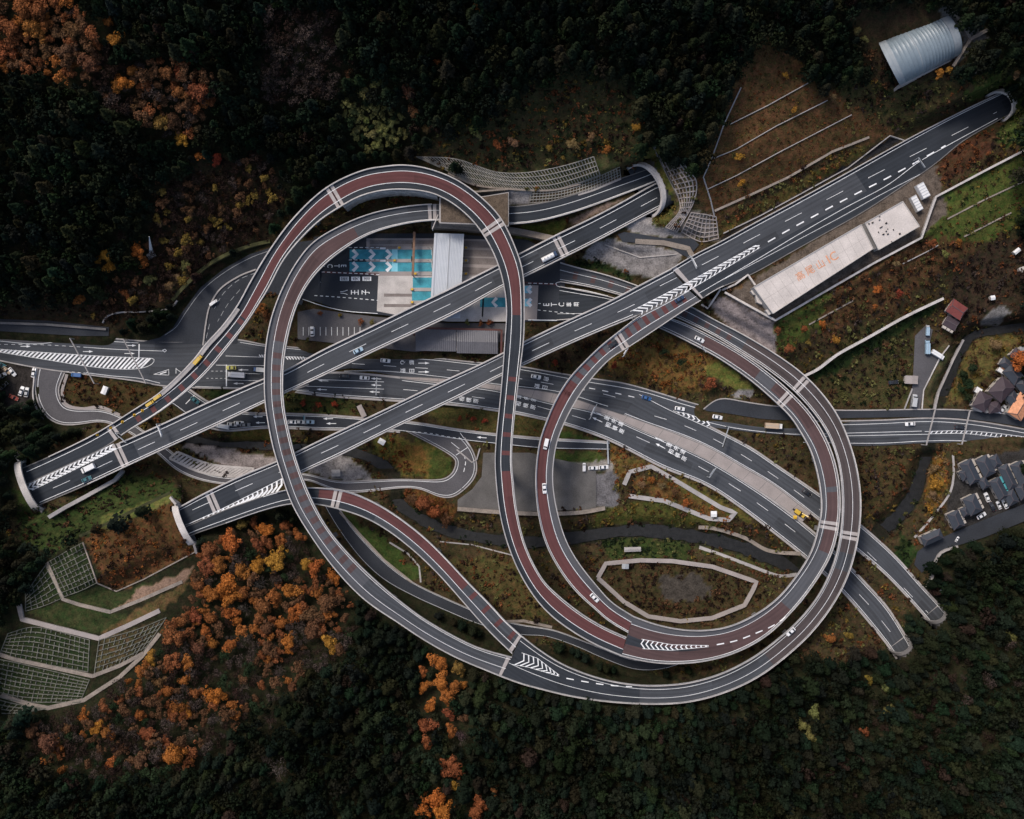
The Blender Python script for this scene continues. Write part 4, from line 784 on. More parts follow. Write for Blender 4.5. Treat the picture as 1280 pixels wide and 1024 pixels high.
# ------------------------------------------------------------------ tunnel mouths
M['grass_roof'] = mat('rough_grass', (.05,.052,.022), .95, .6, .4, 2.5, bump=.4)
def portal(key, name, label, ring='conc_light', wing=((0,0,0),(0,0,0)), floor='asphalt_new'):
    A, B, z, rise, th, lean, dep = PORT[key]; a, b, c, u, n, w = MOUTH[key]
    root = empty(name, c, label, 'tunnel portal', 'tunnel portals'); N = 28
    def prof(hw, r, extra, back):
        out = []
        for i in range(N+1):
            t = math.pi*i/N; x = -hw*math.cos(t); y = r*math.sin(t)**.85
            out.append(c+u*x+Vector((0,0,y+extra))+n*(back+lean*y))
        return out
    i0 = prof(w/2, rise, 0, 0); o0 = prof(w/2+th, rise+th, 0, -.3); o1 = prof(w/2+th, rise+th, 0, dep); i1 = prof(w/2, rise, 0, 3)
    foot = lambda P0: [P0[0]-Vector((0,0,3))]+P0+[P0[-1]-Vector((0,0,3))]
    mb = MB(); rows = list(zip(foot(i1), foot(i0), foot(o0), foot(o1))); mb.grid(rows); mb.build('portal_ring', M[ring], root)
    mb = MB(); f0 = foot(prof(w/2-.02, rise-.02, 0, .6)); f1 = foot([p+n*26-n*lean*0 for p in prof(w/2-.02, rise-.02, 0, .6)]); mb.grid(list(zip(f0, f1))); mb.poly(f1); mb.build('tunnel_lining', M['tunnel'], root)
    mb = MB(); fa, fb = a+u*.1, b-u*.1; q = [fa-n*.5, fb-n*.5, fb+n*26, fa+n*26]; mb.poly([p-Vector((0,0,.03)) for p in q]); mb.build('tunnel_floor', M[floor], root)
    for sd, (dx, ln, hh) in zip((0, 1), wing):
        if not ln: continue
        e = a if sd == 0 else b; s = -1 if sd == 0 else 1; p0 = e+u*s*(th*.6); p1 = p0+u*s*ln+n*dx
        mb = MB(); d = (p1-p0).normalized(); nn = Vector((-d.y, d.x, 0))*.5
        for q, (h0, h1) in enumerate(((hh, hh*.35),)):
            r0 = [p0-nn-Vector((0,0,3)), p0-nn+Vector((0,0,h0)), p0+nn+Vector((0,0,h0)), p0+nn-Vector((0,0,3))]; r1 = [p1-nn-Vector((0,0,3)), p1-nn+Vector((0,0,h1)), p1+nn+Vector((0,0,h1)), p1+nn-Vector((0,0,3))]
            mb.grid([r0, r1], 0, closed=True); mb.poly(r0[::-1]); mb.poly(r1)
        mb.build('wing_wall', M['conc'], root)
    return root
portal('p1', 'tunnel_portal', 'wide pale portal swallowing the viaduct with black and white chevrons', wing=((2,4.5,4.5),(2,3.5,2.5)))
portal('p2', 'tunnel_portal', 'pale curved portal beside the large orange wood', wing=((2,4,5),(1.5,4,4.5)))
portal('p3', 'tunnel_portal', 'slanted oval portal in the grassy bank past the long cutting')
portal('p4', 'tunnel_portal', 'slanted round portal by the small diamond lattice slope')
portal('p5', 'tunnel_portal', 'grey hooded portal of the road with the outer dashes, tip of the lower dark carriageway', ring='conc_dark', floor='conc')
portal('p6', 'tunnel_portal', 'grey hooded portal below the row of dark-roofed houses', ring='conc_dark', floor='conc')
# ------------------------------------------------------------------ walls, fences and lattice slopes that follow the ground
def wall(pts, name, label, cat='wall', w=.6, h=1.2, mt='conc', z=None, step=5.0, smoothline=False, group='walls around the interchange', cap=None, rail=0, under=1.5):
    p = spl(pts, step) if smoothline else np.vstack([spl([a, b], step)[:-1] for a, b in zip(pts[:-1], pts[1:])]+[np.asarray(pts[-1:], float)])
    zz = np.array([gz(x, y) for x, y in p]) if z is None else (np.array([z(x, y) for x, y in p]) if callable(z) else np.full(len(p), float(z)))
    W3 = PA(p, zz); T = np.gradient(W3[:, :2], axis=0); T /= np.maximum(np.linalg.norm(T, axis=1, keepdims=True), 1e-9); Nn = np.stack([-T[:, 1], T[:, 0]], 1)*w/2
    rows = [[(q[0]-n[0], q[1]-n[1], q[2]-under), (q[0]-n[0], q[1]-n[1], q[2]+h), (q[0]+n[0], q[1]+n[1], q[2]+h), (q[0]+n[0], q[1]+n[1], q[2]-under)] for q, n in zip(W3, Nn)]
    mb = MB(); mb.grid(rows, 0, closed=True); mb.poly(rows[0]); mb.poly(rows[-1][::-1])
    if not cap and not rail: return tag(mb.build(name, M[mt]), label, cat, group)
    root = empty(name, W3[len(W3)//2], label, cat, group); mb.build('wall_body', M[mt], root)
    if cap:
        mb = MB(); k = 1.25; rows = [[(q[0]-n[0]*k, q[1]-n[1]*k, q[2]+h+.01), (q[0]-n[0]*k, q[1]-n[1]*k, q[2]+h+.2), (q[0]+n[0]*k, q[1]+n[1]*k, q[2]+h+.2), (q[0]+n[0]*k, q[1]+n[1]*k, q[2]+h+.01)] for q, n in zip(W3, Nn)]
        mb.grid(rows, 0, closed=True); mb.poly(rows[0]); mb.poly(rows[-1][::-1]); mb.build('coping', M[cap], root)
    if rail:
        mb = MB()
        for q0, q1 in zip(W3[:-1], W3[1:]):
            a = Vector(q0)+Vector((0,0,h)); b = Vector(q1)+Vector((0,0,h))
            for zz_ in (.55, 1.05): mb.bar(a+Vector((0,0,zz_)), b+Vector((0,0,zz_)), .06)
            mb.bar(a, a+Vector((0,0,1.05)), .07)
        mb.build('railing', M['steel'], root)
    return root
def band(A, B, name, label, mt, cat='retaining wall', z=0.0, zb=None, th=.5, group='walls around the interchange'):
    """sloped face between an upper line A and a lower line B (plan), each with its height offset over the ground"""
    A = spl(A, 5); B = np.array([along(spl(B, 2), i/(len(A)-1)) for i in range(len(A))]); zb = z if zb is None else zb; rows = []
    for a, b in zip(A, B):
        za = float(gz(*a))+z if not callable(z) else z(*a); zc = float(gz(*b))+zb if not callable(zb) else zb(*b)
        p, q = P(*a, za), P(*b, zc); rows.append([p-Vector((0,0,th*3)), p, q, q-Vector((0,0,th*3))])
    mb = MB(); mb.grid(rows, 0, closed=True); mb.poly(rows[0]); mb.poly(rows[-1][::-1]); return tag(mb.build(name, M[mt]), label, cat, group)
LAT_G = 'concrete lattice frames on the slopes'
def lattice(A, B, nu, nv, name, label, w=.42, mt='conc', dz=.25, skip=0.0, edge=True, seed=1, diag=False):
    """grid of concrete beams pegged over a slope between two plan lines"""
    rnd = random.Random(seed); A = spl(A, 2); B = spl(B, 2); mb = MB()
    def pt(u, v):
        a, b = along(A, u), along(B, u); q = a*(1-v)+b*v; return G(q[0], q[1], dz)
    def run(pts, sk=False):
        for p, q in zip(pts[:-1], pts[1:]):
            if sk and rnd.random() < skip: continue
            mb.bar(p, q, w, .5)
    K = 3
    for i in range(nu+1): run([pt(i/nu, j/(nv*K)) for j in range(nv*K+1)], 0 < i < nu and skip)
    for j in range(nv+1): run([pt(i/(nu*K), j/nv) for i in range(nu*K+1)])
    return tag(mb.build(name, M[mt]), label, 'slope lattice', LAT_G)
M['lattice'] = mat('lattice_concrete', (.26,.245,.215), .95, .4, .5, 3)
M['lattice_dim'] = mat('weathered_lattice', (.13,.13,.108), .95, .75, .5, 3)
lattice([(520,196),(570,199),(620,215),(656,216),(706,207),(742,196)], [(560,214),(592,230),(636,236),(690,237.5),(722,229),(750,219)], 56, 4, 'slope_lattice', 'long curved beam lattice across the bank above the loop and the toll plaza', w=.3, mt='lattice')
lattice([(664,239),(700,236),(740,224),(774,209)], [(662,254),(700,250),(740,238),(776,222)], 30, 4, 'slope_lattice', 'narrow beam lattice directly over the two dark lanes beside the slanted portal', w=.3, mt='lattice')
lattice([(828,204),(836,222),(846,242),(850,262),(832,284)], [(848,196),(860,212),(870,226),(868,250),(846,290)], 15, 6, 'slope_lattice', 'bold diamond lattice between the round portal and the brown terraces', w=.42, mt='conc_pink')
lattice([(864,266),(880,268),(895,271)], [(852,290),(876,302),(898,298)], 8, 6, 'slope_lattice', 'small broken lattice above the short service road', w=.38, mt='conc_pink', skip=.15)
lattice([(58,704),(82,690),(104,678)], [(80,746),(102,738),(122,728)], 9, 8, 'slope_lattice', 'square lattice on green bank, topmost of the stepped lattices', w=.26, mt='lattice_dim', skip=.25, seed=2)
lattice([(32,742),(46,722),(57,707)], [(32,764),(56,757),(77,748)], 6, 6, 'slope_lattice', 'patchy lattice on green bank outside the beige terrace stair', w=.26, mt='lattice_dim', skip=.4, seed=3)
lattice([(10,792),(42,784),(112,800)], [(0,817),(20,823),(110,840)], 17, 7, 'slope_lattice', 'broad lattice between two beige terrace walls', w=.25, mt='lattice_dim', skip=.34, seed=4)
lattice([(124,800),(168,788),(208,772)], [(118,842),(150,830),(178,816)], 12, 6, 'slope_lattice', 'brown faded lattice beside the orange trees', w=.28, mt='lattice_dim', skip=.42, seed=5)
lattice([(-14,822),(18,828),(112,850)], [(-20,866),(20,876),(100,878)], 20, 8, 'slope_lattice', 'lowest broad lattice next to the lower forest edge', w=.25, mt='lattice_dim', skip=.34, seed=6)
lattice([(-14,872),(20,880),(58,886)], [(-20,890),(10,892),(40,889)], 10, 3, 'slope_lattice', 'thin strip of lattice under the last beige wall', w=.3, mt='lattice_dim', skip=.3, seed=7)
lattice([(212,573),(250,590),(300,597)], [(222,565),(262,580),(318,586)], 20, 1, 'slope_lattice', 'single row of square concrete frames along the low curved road', w=.95, mt='conc_light', dz=.5)
TG = 'beige terrace walls'
wall([(59,703),(79,749),(100,756),(138,765),(176,750),(228,727)], 'terrace_wall', 'beige angular terrace wall, topmost of the stepped walls', w=1.4, h=.5, mt='conc_rust', group=TG)
wall([(24,756),(28,774),(76,786),(124,798),(160,782),(200,763)], 'terrace_wall', 'thick bright beige terrace wall with a sharp corner', w=1.9, h=.6, mt='conc_pink', group=TG)
wall([(-20,812),(0,818),(18,824),(70,835),(116,845),(150,832),(180,816)], 'terrace_wall', 'grey beige terrace wall above the lowest broad lattice', w=1.5, h=.6, mt='conc_rust', group=TG)
wall([(-20,865),(0,869),(40,881),(60,885),(105,875),(125,862),(150,846),(178,820),(200,792)], 'terrace_wall', 'last beige terrace wall along the lower forest edge', w=1.6, h=.5, mt='conc_rust', group=TG)
wall([(104,678),(112,700),(122,729),(146,739),(180,724),(244,690)], 'terrace_wall', 'thin wall around the russet scrub by the pale portal', w=.5, h=.7, mt='conc_rust', group=TG)
wall([(100,672),(140,653),(172,637),(214,617)], 'footpath_wall', 'mossy stair wall climbing to the pale curved portal', w=2.2, h=.35, mt='grass_roof', group=TG)
wall([(64,646),(84,634),(112,619),(146,600),(156,588)], 'approach_wall', 'pale wall under the chevron viaduct at the wide portal', w=1.6, h=3, mt='conc', z=lambda x, y: float(gz(x, y))-.3)
CG = 'brown terrace kerbs above the cutting'
for pts, lb, ww in (([(926,110),(905,155),(890,197),(879,222),(888,250),(893,272)], 'pale stepped drain channel down the edge of the brown terraces', .9), ([(912,156),(960,132),(1014,102)], 'highest straight kerb across the brown terraces', .6), ([(890,199),(920,187),(970,158),(1034,126)], 'second straight kerb across the brown terraces', .6), ([(884,237),(920,220),(975,190),(1064,144)], 'third straight kerb across the brown terraces', .6), ([(893,264),(940,243),(985,222),(1040,190),(1086,172)], 'broad pale path kerb, lowest on the brown terraces', 1.7), ([(904,292),(950,270),(1000,243),(1060,210),(1112,170),(1130,176)], 'dark gutter wall along the cutting', .8)):
    wall(pts, 'terrace_kerb', lb, 'kerb', w=ww*.55, h=.7, mt='conc' if ww < 1.5 else 'conc_rust', group=CG, step=8)
for pts, lb, ww, hh, mt, cp in (
 ([(1290,183),(1230,214),(1168,247),(1161,266),(1150,298),(1090,330),(1028,366),(968,401),(930,380),(905,366)], 'long pale boundary wall around the white-roofed building', .7, 1.9, 'conc', 'conc_light'),
 ([(900,362),(884,386),(876,381)], 'short white parapet spur at the mainline shoulder', .6, 1.6, 'conc', 'conc_light'),
 ([(902,363),(918,356),(934,344),(943,357)], 'white angled parapet beside the plant yard', .6, 1.6, 'conc', 'conc_light'),
 ([(1176,374),(1130,396),(1080,424),(1044,444),(1020,462),(1004,470)], 'high grey retaining wall between grassy bank and dark field', .9, 3.2, 'conc', 'conc_light'),
 
 ([(571,562),(590,578),(596,574),(600,560)], 'low kerb wall beside the hairpin bend', .6, .8, 'conc', None),
 ([(572,636),(640,641),(690,642),(728,640),(756,635)], 'pale embankment wall along the gravel yard', 1.7, 1.6, 'conc_rust', None),
 ([(759,550),(760,580)], 'short cross wall at the end of the sunken road', .6, 1.5, 'steel', None),
 ([(780,606),(787,590),(814,583),(850,604),(900,634),(919,641),(910,650),(885,648),(830,626),(786,620)], 'grey kite-shaped basin wall between stream and dual carriageway', 1.9, .8, 'conc', None),
 ([(873,659),(890,660),(930,672),(960,688),(1000,692)], 'pale stream wall on the carriageway bank', 1.6, 1.0, 'conc_rust', None),
 ([(874,684),(900,693),(940,708),(975,720),(996,718)], 'grey stream wall on the ring bank', 1.4, .8, 'conc', None),
 ([(747,722),(757,704),(800,700),(840,701),(890,708),(945,727),(940,738),(930,756),(890,772),(850,776),(810,770),(780,752),(747,722)], 'beige polygonal pond wall inside the great ring', 1.5, 1.1, 'conc_rust', 'conc_pink'),
 ([(550,677),(590,681),(640,694)], 'thin pale path wall between two ramp viaducts', .5, .4, 'conc', None),
 ([(425,640),(450,668),(480,700),(515,728)], 'pale kerb wall along the grass strip', 1.0, .5, 'conc_rust', None),
 ([(487,678),(510,692),(524,708),(526,728)], 'curved drain wall on the grass strip', .7, .4, 'conc', None),
 ([(628,777),(655,776),(690,784)], 'pale bank wall over the lane under the ramps', 1.2, .6, 'conc_rust', None),
 ([(1130,512),(1140,486)], 'grey yard edge wall by the lane', .5, .6, 'conc', None), ([(1152,512),(1154,488),(1174,448),(1186,432)], 'low light wall on the stream side of the lane', .5, .6, 'conc_light', None), ([(1167,512),(1172,490),(1190,450),(1203,425)], 'grey embankment wall of the upper stream', 1.0, 1.4, 'conc', None),
 ([(1191,569),(1192,590),(1188,614),(1172,638),(1143,672)], 'narrow pale footpath kerb between orange bush and houses', .9, .35, 'conc', None),
 ([(1196,683),(1176,690),(1168,702),(1164,722),(1158,734)], 'curved grey retaining wall at the end of the housing lane', 1.0, 1.6, 'conc', None),
 ([(44,459),(43,480),(42,490),(44,505),(54,524)], 'white guard wall along the scrap yard', .5, 1.0, 'conc_light', None),
 ([(84,468),(78,492),(84,506),(102,511),(126,509),(150,519)], 'pink kerb wall around the brown traffic island', 1.3, .4, 'conc_pink', None),
 ([(0,404),(60,406),(134,412)], 'dark track wall above the highway', 1.0, 1.6, 'conc_dark', None), ([(129,404),(134,396),(150,391),(180,390),(214,385),(222,376)], 'curved white guard wall at the forest foot', .6, 1.0, 'conc', None),
 ([(756,306),(800,322),(846,318)], 'thin pale drain line across the stone slope', .5, .4, 'conc', None), ([(794,302),(830,304),(860,311),(866,322)], 'pink wall along the short service road', 2.2, .7, 'conc_rust', None), ([(662,257),(700,251),(740,239),(776,224)], 'low pale wall at the foot of the narrow lattice', .7, .8, 'conc', None),
 ([(560,217),(592,231),(636,236.5),(690,238),(726,230)], 'pale wall at the foot of the long curved lattice', .8, .7, 'conc_rust', None),
 ([(540,283),(575,285),(606,288),(640,290),(690,300)], 'stained revetment wall beside the covered ramp', 2.6, 4.5, 'conc_rust', None), ([(816,180),(828,206),(848,246)], 'dark drain wall down the grass beside the diamond lattice', .9, .5, 'conc_dark', None),
 ([(1128,330),(1160,314),(1172,307)], 'short fence wall on the grassy bank above the dark field', .4, .8, 'conc', None), ([(1184,274),(1230,250),(1290,222)], 'upper path kerb on the far grassy bank', .6, .3, 'conc_rust', None), ([(1205,296),(1240,278),(1264,266)], 'lower path kerb on the far grassy bank', .6, .3, 'conc_rust', None), ([(1011,406),(1040,390),(1066,376)], 'path kerb on the near grassy bank', .6, .3, 'conc_rust', None), ([(1204,100),(1246,76)], 'pale kerb in the scrub above the oval portal', .5, .4, 'conc_rust', None),
 ([(1186,6),(1200,28),(1212,50),(1234,38)], 'grey wall angled behind the arched hall', 1.4, 1.5, 'conc_rust', None), ([(1212,50),(1200,68),(1190,84)], 'grey wall running down beside the arched hall', 1.2, 1.5, 'conc_rust', None)):
    wall(pts, 'retaining_wall', lb, w=ww, h=hh, mt=mt, cap=cp, smoothline=len(pts) > 4 and 'beige poly' not in lb and 'kite' not in lb and 'boundary' not in lb)
M['rough_white'] = mat('rough_white_concrete', (.42,.41,.40), .95, .7, .35, 1.5, bump=.4)
M['moss'] = mat('mossy_hedge', (.075,.075,.03), .95, .5, .5, 2.5, bump=.4)
wall([(433,262),(452,251.5),(480,244.5),(510,243.5),(535,246.5),(550,250)], 'retaining_wall', 'rough white revetment hugging the inside of the tall loop', w=2.6, h=14.5, mt='rough_white', smoothline=True, z=7.5)
wall([(216,376),(226,364),(244,346),(262,331),(290,316),(320,306),(338,302)], 'guard_wall', 'mossy guard wall on the outside of the toll road bend', w=1.5, h=1.3, mt='moss', smoothline=True)
wall([(254,432),(258,402),(262,384),(275,362),(300,345),(320,337)], 'traffic_divider', 'low pale divider between the two lanes of the toll road bend', 'divider', w=.6, h=.5, smoothline=True, z=lambda x, y: float(padz('approach', x, y)))
mb = MB(); ZA_ = lambda x, y: float(padz('approach', x, y)) if y > 366 else max(float(padz('approach', x, y)), 3.0)
for q in ([(206,419),(220,409),(232,391),(254,362),(283,339),(314,322),(338,313)], [(320,341),(300,349),(280,366),(268,386)], [(262,405),(256,430)], [(300,362),(285,380),(272,402)]): mark(mb, q, ZA_, .18, None if len(q) > 4 else (2.5,1.5), dz=.03)
mb.build('road_marking', M['paint_worn'], bpy.data.objects['toll_road'])
# planted cover over the ramp: slab with soil
mb = MB(); q = [(549,247),(600,246),(636,240),(636,283),(600,281),(549,279)]; w_ = [P(*p, 21.0) for p in q]
mb.prism(w_, 19.6, 20.9); root = empty('ramp_cover', P(592,264,21), 'brown earth-covered lid over the ramp beneath the tall loop', 'tunnel cover'); mb.build('cover_slab', M['conc'], root)
M['soil'] = mat('cover_soil', (.10,.075,.055), .95, .6, .6, 3, bump=.4); mb = MB(); k = [P(*p, 21.0) for p in [(551,248),(600,247),(635,241.5),(635,281.5),(600,279.5),(551,277.5)]]; mb.prism(k, 20.9, 21.15); mb.build('soil', M['soil'], root)
for x0, y0, x1, y1 in ((549,279,636,283.5),(549,246.5,636,239.5)):
    mb = MB(); a, b = P(x0,y0,14), P(x1,y1,14); d = (b-a).normalized(); nn = Vector((-d.y, d.x, 0))*.35; mb.prism([a-nn, b-nn, b+nn, a+nn], 8, 19.6); mb.build('side_wall', M['conc_rust'], root)
# ------------------------------------------------------------------ toll plaza
Z3 = 3.02
def patch(name, poly, mt, z=Z3, dz=.01, parent=None):
    mb = MB(); mb.poly([P(*p, z+dz) for p in poly]); return mb.build(name, M[mt], parent)
plz = bpy.data.objects.get('toll_plaza_pavement')
patch('concrete_bay', [(473,345),(517,345),(530,345),(565,345),(640,345),(640,402),(560,402),(516,398),(471,389)], 'conc_light', parent=plz, dz=.006)
patch('concrete_bay', [(458,298),(545,298),(640,300),(640,345),(545,345),(473,345),(458,342),(458,312)], 'conc_pink', parent=plz, dz=.007)
patch('concrete_bay', [(650,356),(673,357),(671,400),(650,400)], 'conc_pink', parent=plz, dz=.006)
M['stain'] = mat('stained_slab', (.19,.165,.155), .9, .35, .4, 2)
for i, (y0, y1) in enumerate(((300,305.5),(307,311),(367,371),(380,384))): patch('tyre_stain', [(462 if i < 2 else 480,y0),(545,y0+.5),(545,y1),(462 if i < 2 else 480,y1)], 'stain', parent=plz, dz=.012+.002*i)
for y0, y1 in ((301,309),(312,320),(322,330),(334,343)): patch('tyre_stain', [(578,y0),(640,y0+2),(640,y1+2),(578,y1)], 'stain', parent=plz, dz=.012)
for y0, y1 in ((312,324),(327.5,339.5)):
    patch('blue_lane', [(437,y0),(540,y0),(540,y1),(437,y1)], 'paint_blue', parent=plz, dz=.02); patch('pale_lane', [(490,y0),(497,y0),(497,y1),(489,y1)], 'paint_cyan', parent=plz, dz=.026)
for x0, y0, x1, y1 in ((516,347,540,360.5),(515,364,540,376.5),(600,372,632,384),(655,357.5,664,366.5),(655,373.5,664,383)): patch('blue_lane', [(x0,y0),(x1,y0),(x1,y1),(x0,y1)], 'paint_blue' if x0 != 655 else 'paint_cyan', parent=plz, dz=.02)
ZR = lambda x, y: Z3 if x < 697.5 else max(R['I' if y > 358 else 'O'].zat(x, y)+.012, Z3)
mb = MB()
for y0, y1 in ((312.5,323.5),(328,339)):
    for x in (441,462,483):
        mark(mb, [(x,y0),(x+5.5,(y0+y1)/2),(x,y1)], Z3, 1.5, straight=True, step=50, dz=.03)
for y0, y1 in ((372.5,383.5),):
    mark(mb, [(621,y0),(616,(y0+y1)/2),(621,y1)], Z3, 1.4, straight=True, step=50, dz=.03)
for y0, y1 in ((357.5,366.5),(373.5,383)): mark(mb, [(664,y0),(659.5,(y0+y1)/2),(664,y1)], Z3, 1.5, straight=True, step=50, dz=.03)
for y in (309.5,325,341.5): mark(mb, [(402 if y > 330 else 436,y-(1.5 if y > 330 else 0)),(474,y+(1.8 if y > 330 else 0))], Z3, .3, (1.4,1.0), dz=.022)
mark(mb, [(393,369.5),(430,372),(472,375.5)], Z3, .3, (1.3,1.2)); mark(mb, [(390,352.5),(401,352.7)], Z3, .25); mark(mb, [(660,354),(695,355)], Z3, .3, (1.5,.9)); mark(mb, [(672,387.5),(722,393)], ZR, .25, (1.3,1.2)); mark(mb, [(378,374),(402,382),(430,388.5),(472,392)], Z3, .25); mark(mb, [(660,400),(697,400.5)], Z3, .4)
mark(mb, [(673,379.5),(676,379.5)], Z3, .3); mark(mb, [(695,354),(699,352.6),(730,357),(760,364),(790,374)], ZR, .25); mark(mb, [(699,358.5),(730,363),(760,370)], ZR, .25); mark(mb, [(695,354),(696,357.5),(699,358.5)], ZR, .25); mark(mb, [(392,332),(406,333)], Z3, .3)
glyphs(mb, 'ETC', (421,332.5), Z3, 0, 1.7, 8.5, 1.4, order=1, dz=.03); glyphs(mb, '八王子', (443.5,365.5), Z3, 180, 2.2, 13.5, 1.7, dz=.03); glyphs(mb, 'ETC専用', (702,380.8), ZR, 180, 1.9, 9.6, 1.4, dz=.035)
for x, y in ((511,321.5),(519,321.5),(527,321.5)): pass
for x, y in ((478,310.5),(478,326)): mark(mb, [(x-3,y),(x+4,y)], Z3, .8, dz=.03)
for k, x in enumerate((430,444,458)): pass
mb.build('lane_marking', M['paint'], plz)
mb = MB()
for x in (430.5,444.5,458.5): mb.poly([P(*p, Z3+.02) for p in ((x-5.5,346),(x+5.5,346),(x+5.5,351.2),(x-5.5,351.2))])
mb.build('marking_panel', M['paint'], plz); mb = MB(); glyphs(mb, '圏央道', (444.5,348.6), Z3, 180, 1.5, 14, 1.9, dz=.034); mb.build('panel_lettering', M['asphalt_dark'], plz)
mb = MB()
for y in (341.5,354.5): mark(mb, [(402 if y < 350 else 655,y-1.4),(474 if y < 350 else 697,y+1.4)], Z3, .7, dz=.016)
mb.build('red_strip', M['red_surface'], plz)
# islands with booths, posts and barriers
M['booth'] = mat('booth_panel', (.45,.47,.48), .5, .1); M['yellow'] = mat('yellow_paint', (.60,.36,.03), .55, .15); M['glass'] = mat('dark_glass', (.02,.025,.03), .12, .1, spec=.6); M['white'] = mat('white_paint', (.70,.70,.70), .5, .1, .8, 4); M['rust'] = mat('rusty_brown_steel', (.19,.11,.07), .7, .4, .6, 3); M['red'] = mat('red_paint', (.35,.04,.03), .5, .15)
TI = 'toll islands between the lanes'
def island(x0, x1, y, label, booth=None):
    a, b = P(x0, y, Z3), P(x1, y, Z3); root = empty('toll_island', (a+b)/2, label, 'toll island', TI); L = abs(b.x-a.x); c = (a+b)/2; s = 1 if x1 > x0 else -1
    mb = MB(); pts = [(c.x-L/2, c.y), (c.x-L/2+.5, c.y-.75), (c.x+L/2-.5, c.y-.75), (c.x+L/2, c.y), (c.x+L/2-.5, c.y+.75), (c.x-L/2+.5, c.y+.75)]; mb.prism(pts, Z3-.3, Z3+.3); mb.build('island_base', M['conc'], root)
    for e in (-1, 1): mb = MB(); mb.box((c.x+e*(L/2-1.2), c.y, Z3+.3), 1.0, .8, .9); mb.build('bollard', M['yellow'], root)
    if booth is not None:
        p = P(booth, y, Z3+.3); mb = MB(); mb.box(p, 3.0, 1.3, 1.0); mb.box((p.x, p.y, p.z+2.1), 3.2, 1.5, .25); b_ = mb.build('booth', M['booth'], root); mb = MB(); mb.box((p.x, p.y, p.z+1.0), 2.9, 1.2, 1.1); mb.build('booth_window', M['glass'], b_)
        for dx in (-4.5, -3, 3.5): mb = MB(); mb.tube((p.x+dx, p.y+.2, Z3+.3), (p.x+dx, p.y+.2, Z3+1.9), .09); mb.build('post', M['rubber'], root)
        mb = MB(); mb.bar((p.x-3, p.y, Z3+1.2), (p.x-3, p.y-3.2, Z3+1.2), .1); mb.build('barrier_arm', M['white'], root)
for (x0, x1, y, bx), nm in zip([(496,586,310,548),(490,586,326,548),(516,586,342.5,552),(512,590,362,556),(512,590,378,556)], ('topmost toll island, next to the brown revetment','toll island between the two blue chevron lanes','toll island between blue chevron lane and bare concrete','toll island between the two plain blue lanes','lowest toll island, half under the straight viaduct')): island(x0, x1, y, nm, bx)
M['roof_metal'] = mat('toll_roof_metal', (.40,.43,.47), .45, .10, .25, 5, spec=.5)
root = empty('toll_gate_roof', P(559,335,Z3), 'long light blue-grey ribbed canopy over the toll lanes', 'toll canopy'); zt = 10.2
c4 = [(543,291),(580,292.5),(577,372),(538,400)]; c4 = [(543,291.5),(580,292.5),(575,398),(537,398)]
def roofpt(u, v, z): a = np.array(c4[0])*(1-u)+np.array(c4[1])*u; b = np.array(c4[3])*(1-u)+np.array(c4[2])*u; q = a*(1-v)+b*v; return P(q[0], q[1], z)
mb = MB(); us = [0,.07,.075]+[.1+.85*i/34 for i in range(35)]+[.955,1]; rows = []
for v in np.linspace(0, 1, 14): rows.append([roofpt(u, v, zt+(.35 if .08 < u < .95 else .5)+(.07 if i % 2 else 0)-(abs(u-.52)*.8 if .08 < u < .95 else .3)) for i, u in enumerate(us)])
mb.grid(rows); lo = [[p-Vector((0,0,.9)) for p in r] for r in rows]
mb.grid([r[::-1] for r in lo]); mb.grid([rows[0], lo[0]]); mb.grid([lo[-1], rows[-1]]); mb.grid([[r[0] for r in lo], [r[0] for r in rows]]); mb.grid([[r[-1] for r in rows], [r[-1] for r in lo]]); mb.build('canopy', M['roof_metal'], root)
mb = MB(); mb.bar(roofpt(.52,.01,zt+.5), roofpt(.52,.99,zt+.5), .25, .2); mb.build('ridge_cap', M['steel'], root)
for u in (.2, .8):
    for y in (310,326,342.5,362,378): 
        v = (y-291.5)/107; q = roofpt(u, v, Z3); mb = MB(); mb.box((q.x, q.y, Z3), .5, .5, zt-Z3-.6); mb.build('column', M['steel'], root)
root = empty('lane_gantry', P(517,318,Z3), 'slim rusty brown gantry across the two blue chevron lanes', 'gantry'); a, b = P(518,290,8.5), P(516,344,8.5)
mb = MB(); mb.bar(a, b, 1.0, .8); mb.build('beam', M['rust'], root)
for p in (a, b): mb = MB(); mb.tube((p.x, p.y, Z3), (p.x, p.y, 8.4), .25); mb.build('post', M['rust'], root)
for q in (.3, .62): p = a.lerp(b, q); mb = MB(); mb.box((p.x-.8, p.y, 7.2), .3, 2.4, 1.2); mb.build('sign_panel', M['rubber'], root)
root = empty('lane_gantry', P(606,380,Z3), 'short dark gantry past the canopy beside the straight viaduct', 'gantry'); a, b = P(604.5,366,8), P(603,396,8)
mb = MB(); mb.bar(a, b, .7, .6); mb.build('beam', M['rubber'], root)
for p in (a, b): mb = MB(); mb.tube((p.x, p.y, Z3), (p.x, p.y, 7.9), .2); mb.build('post', M['steel'], root)
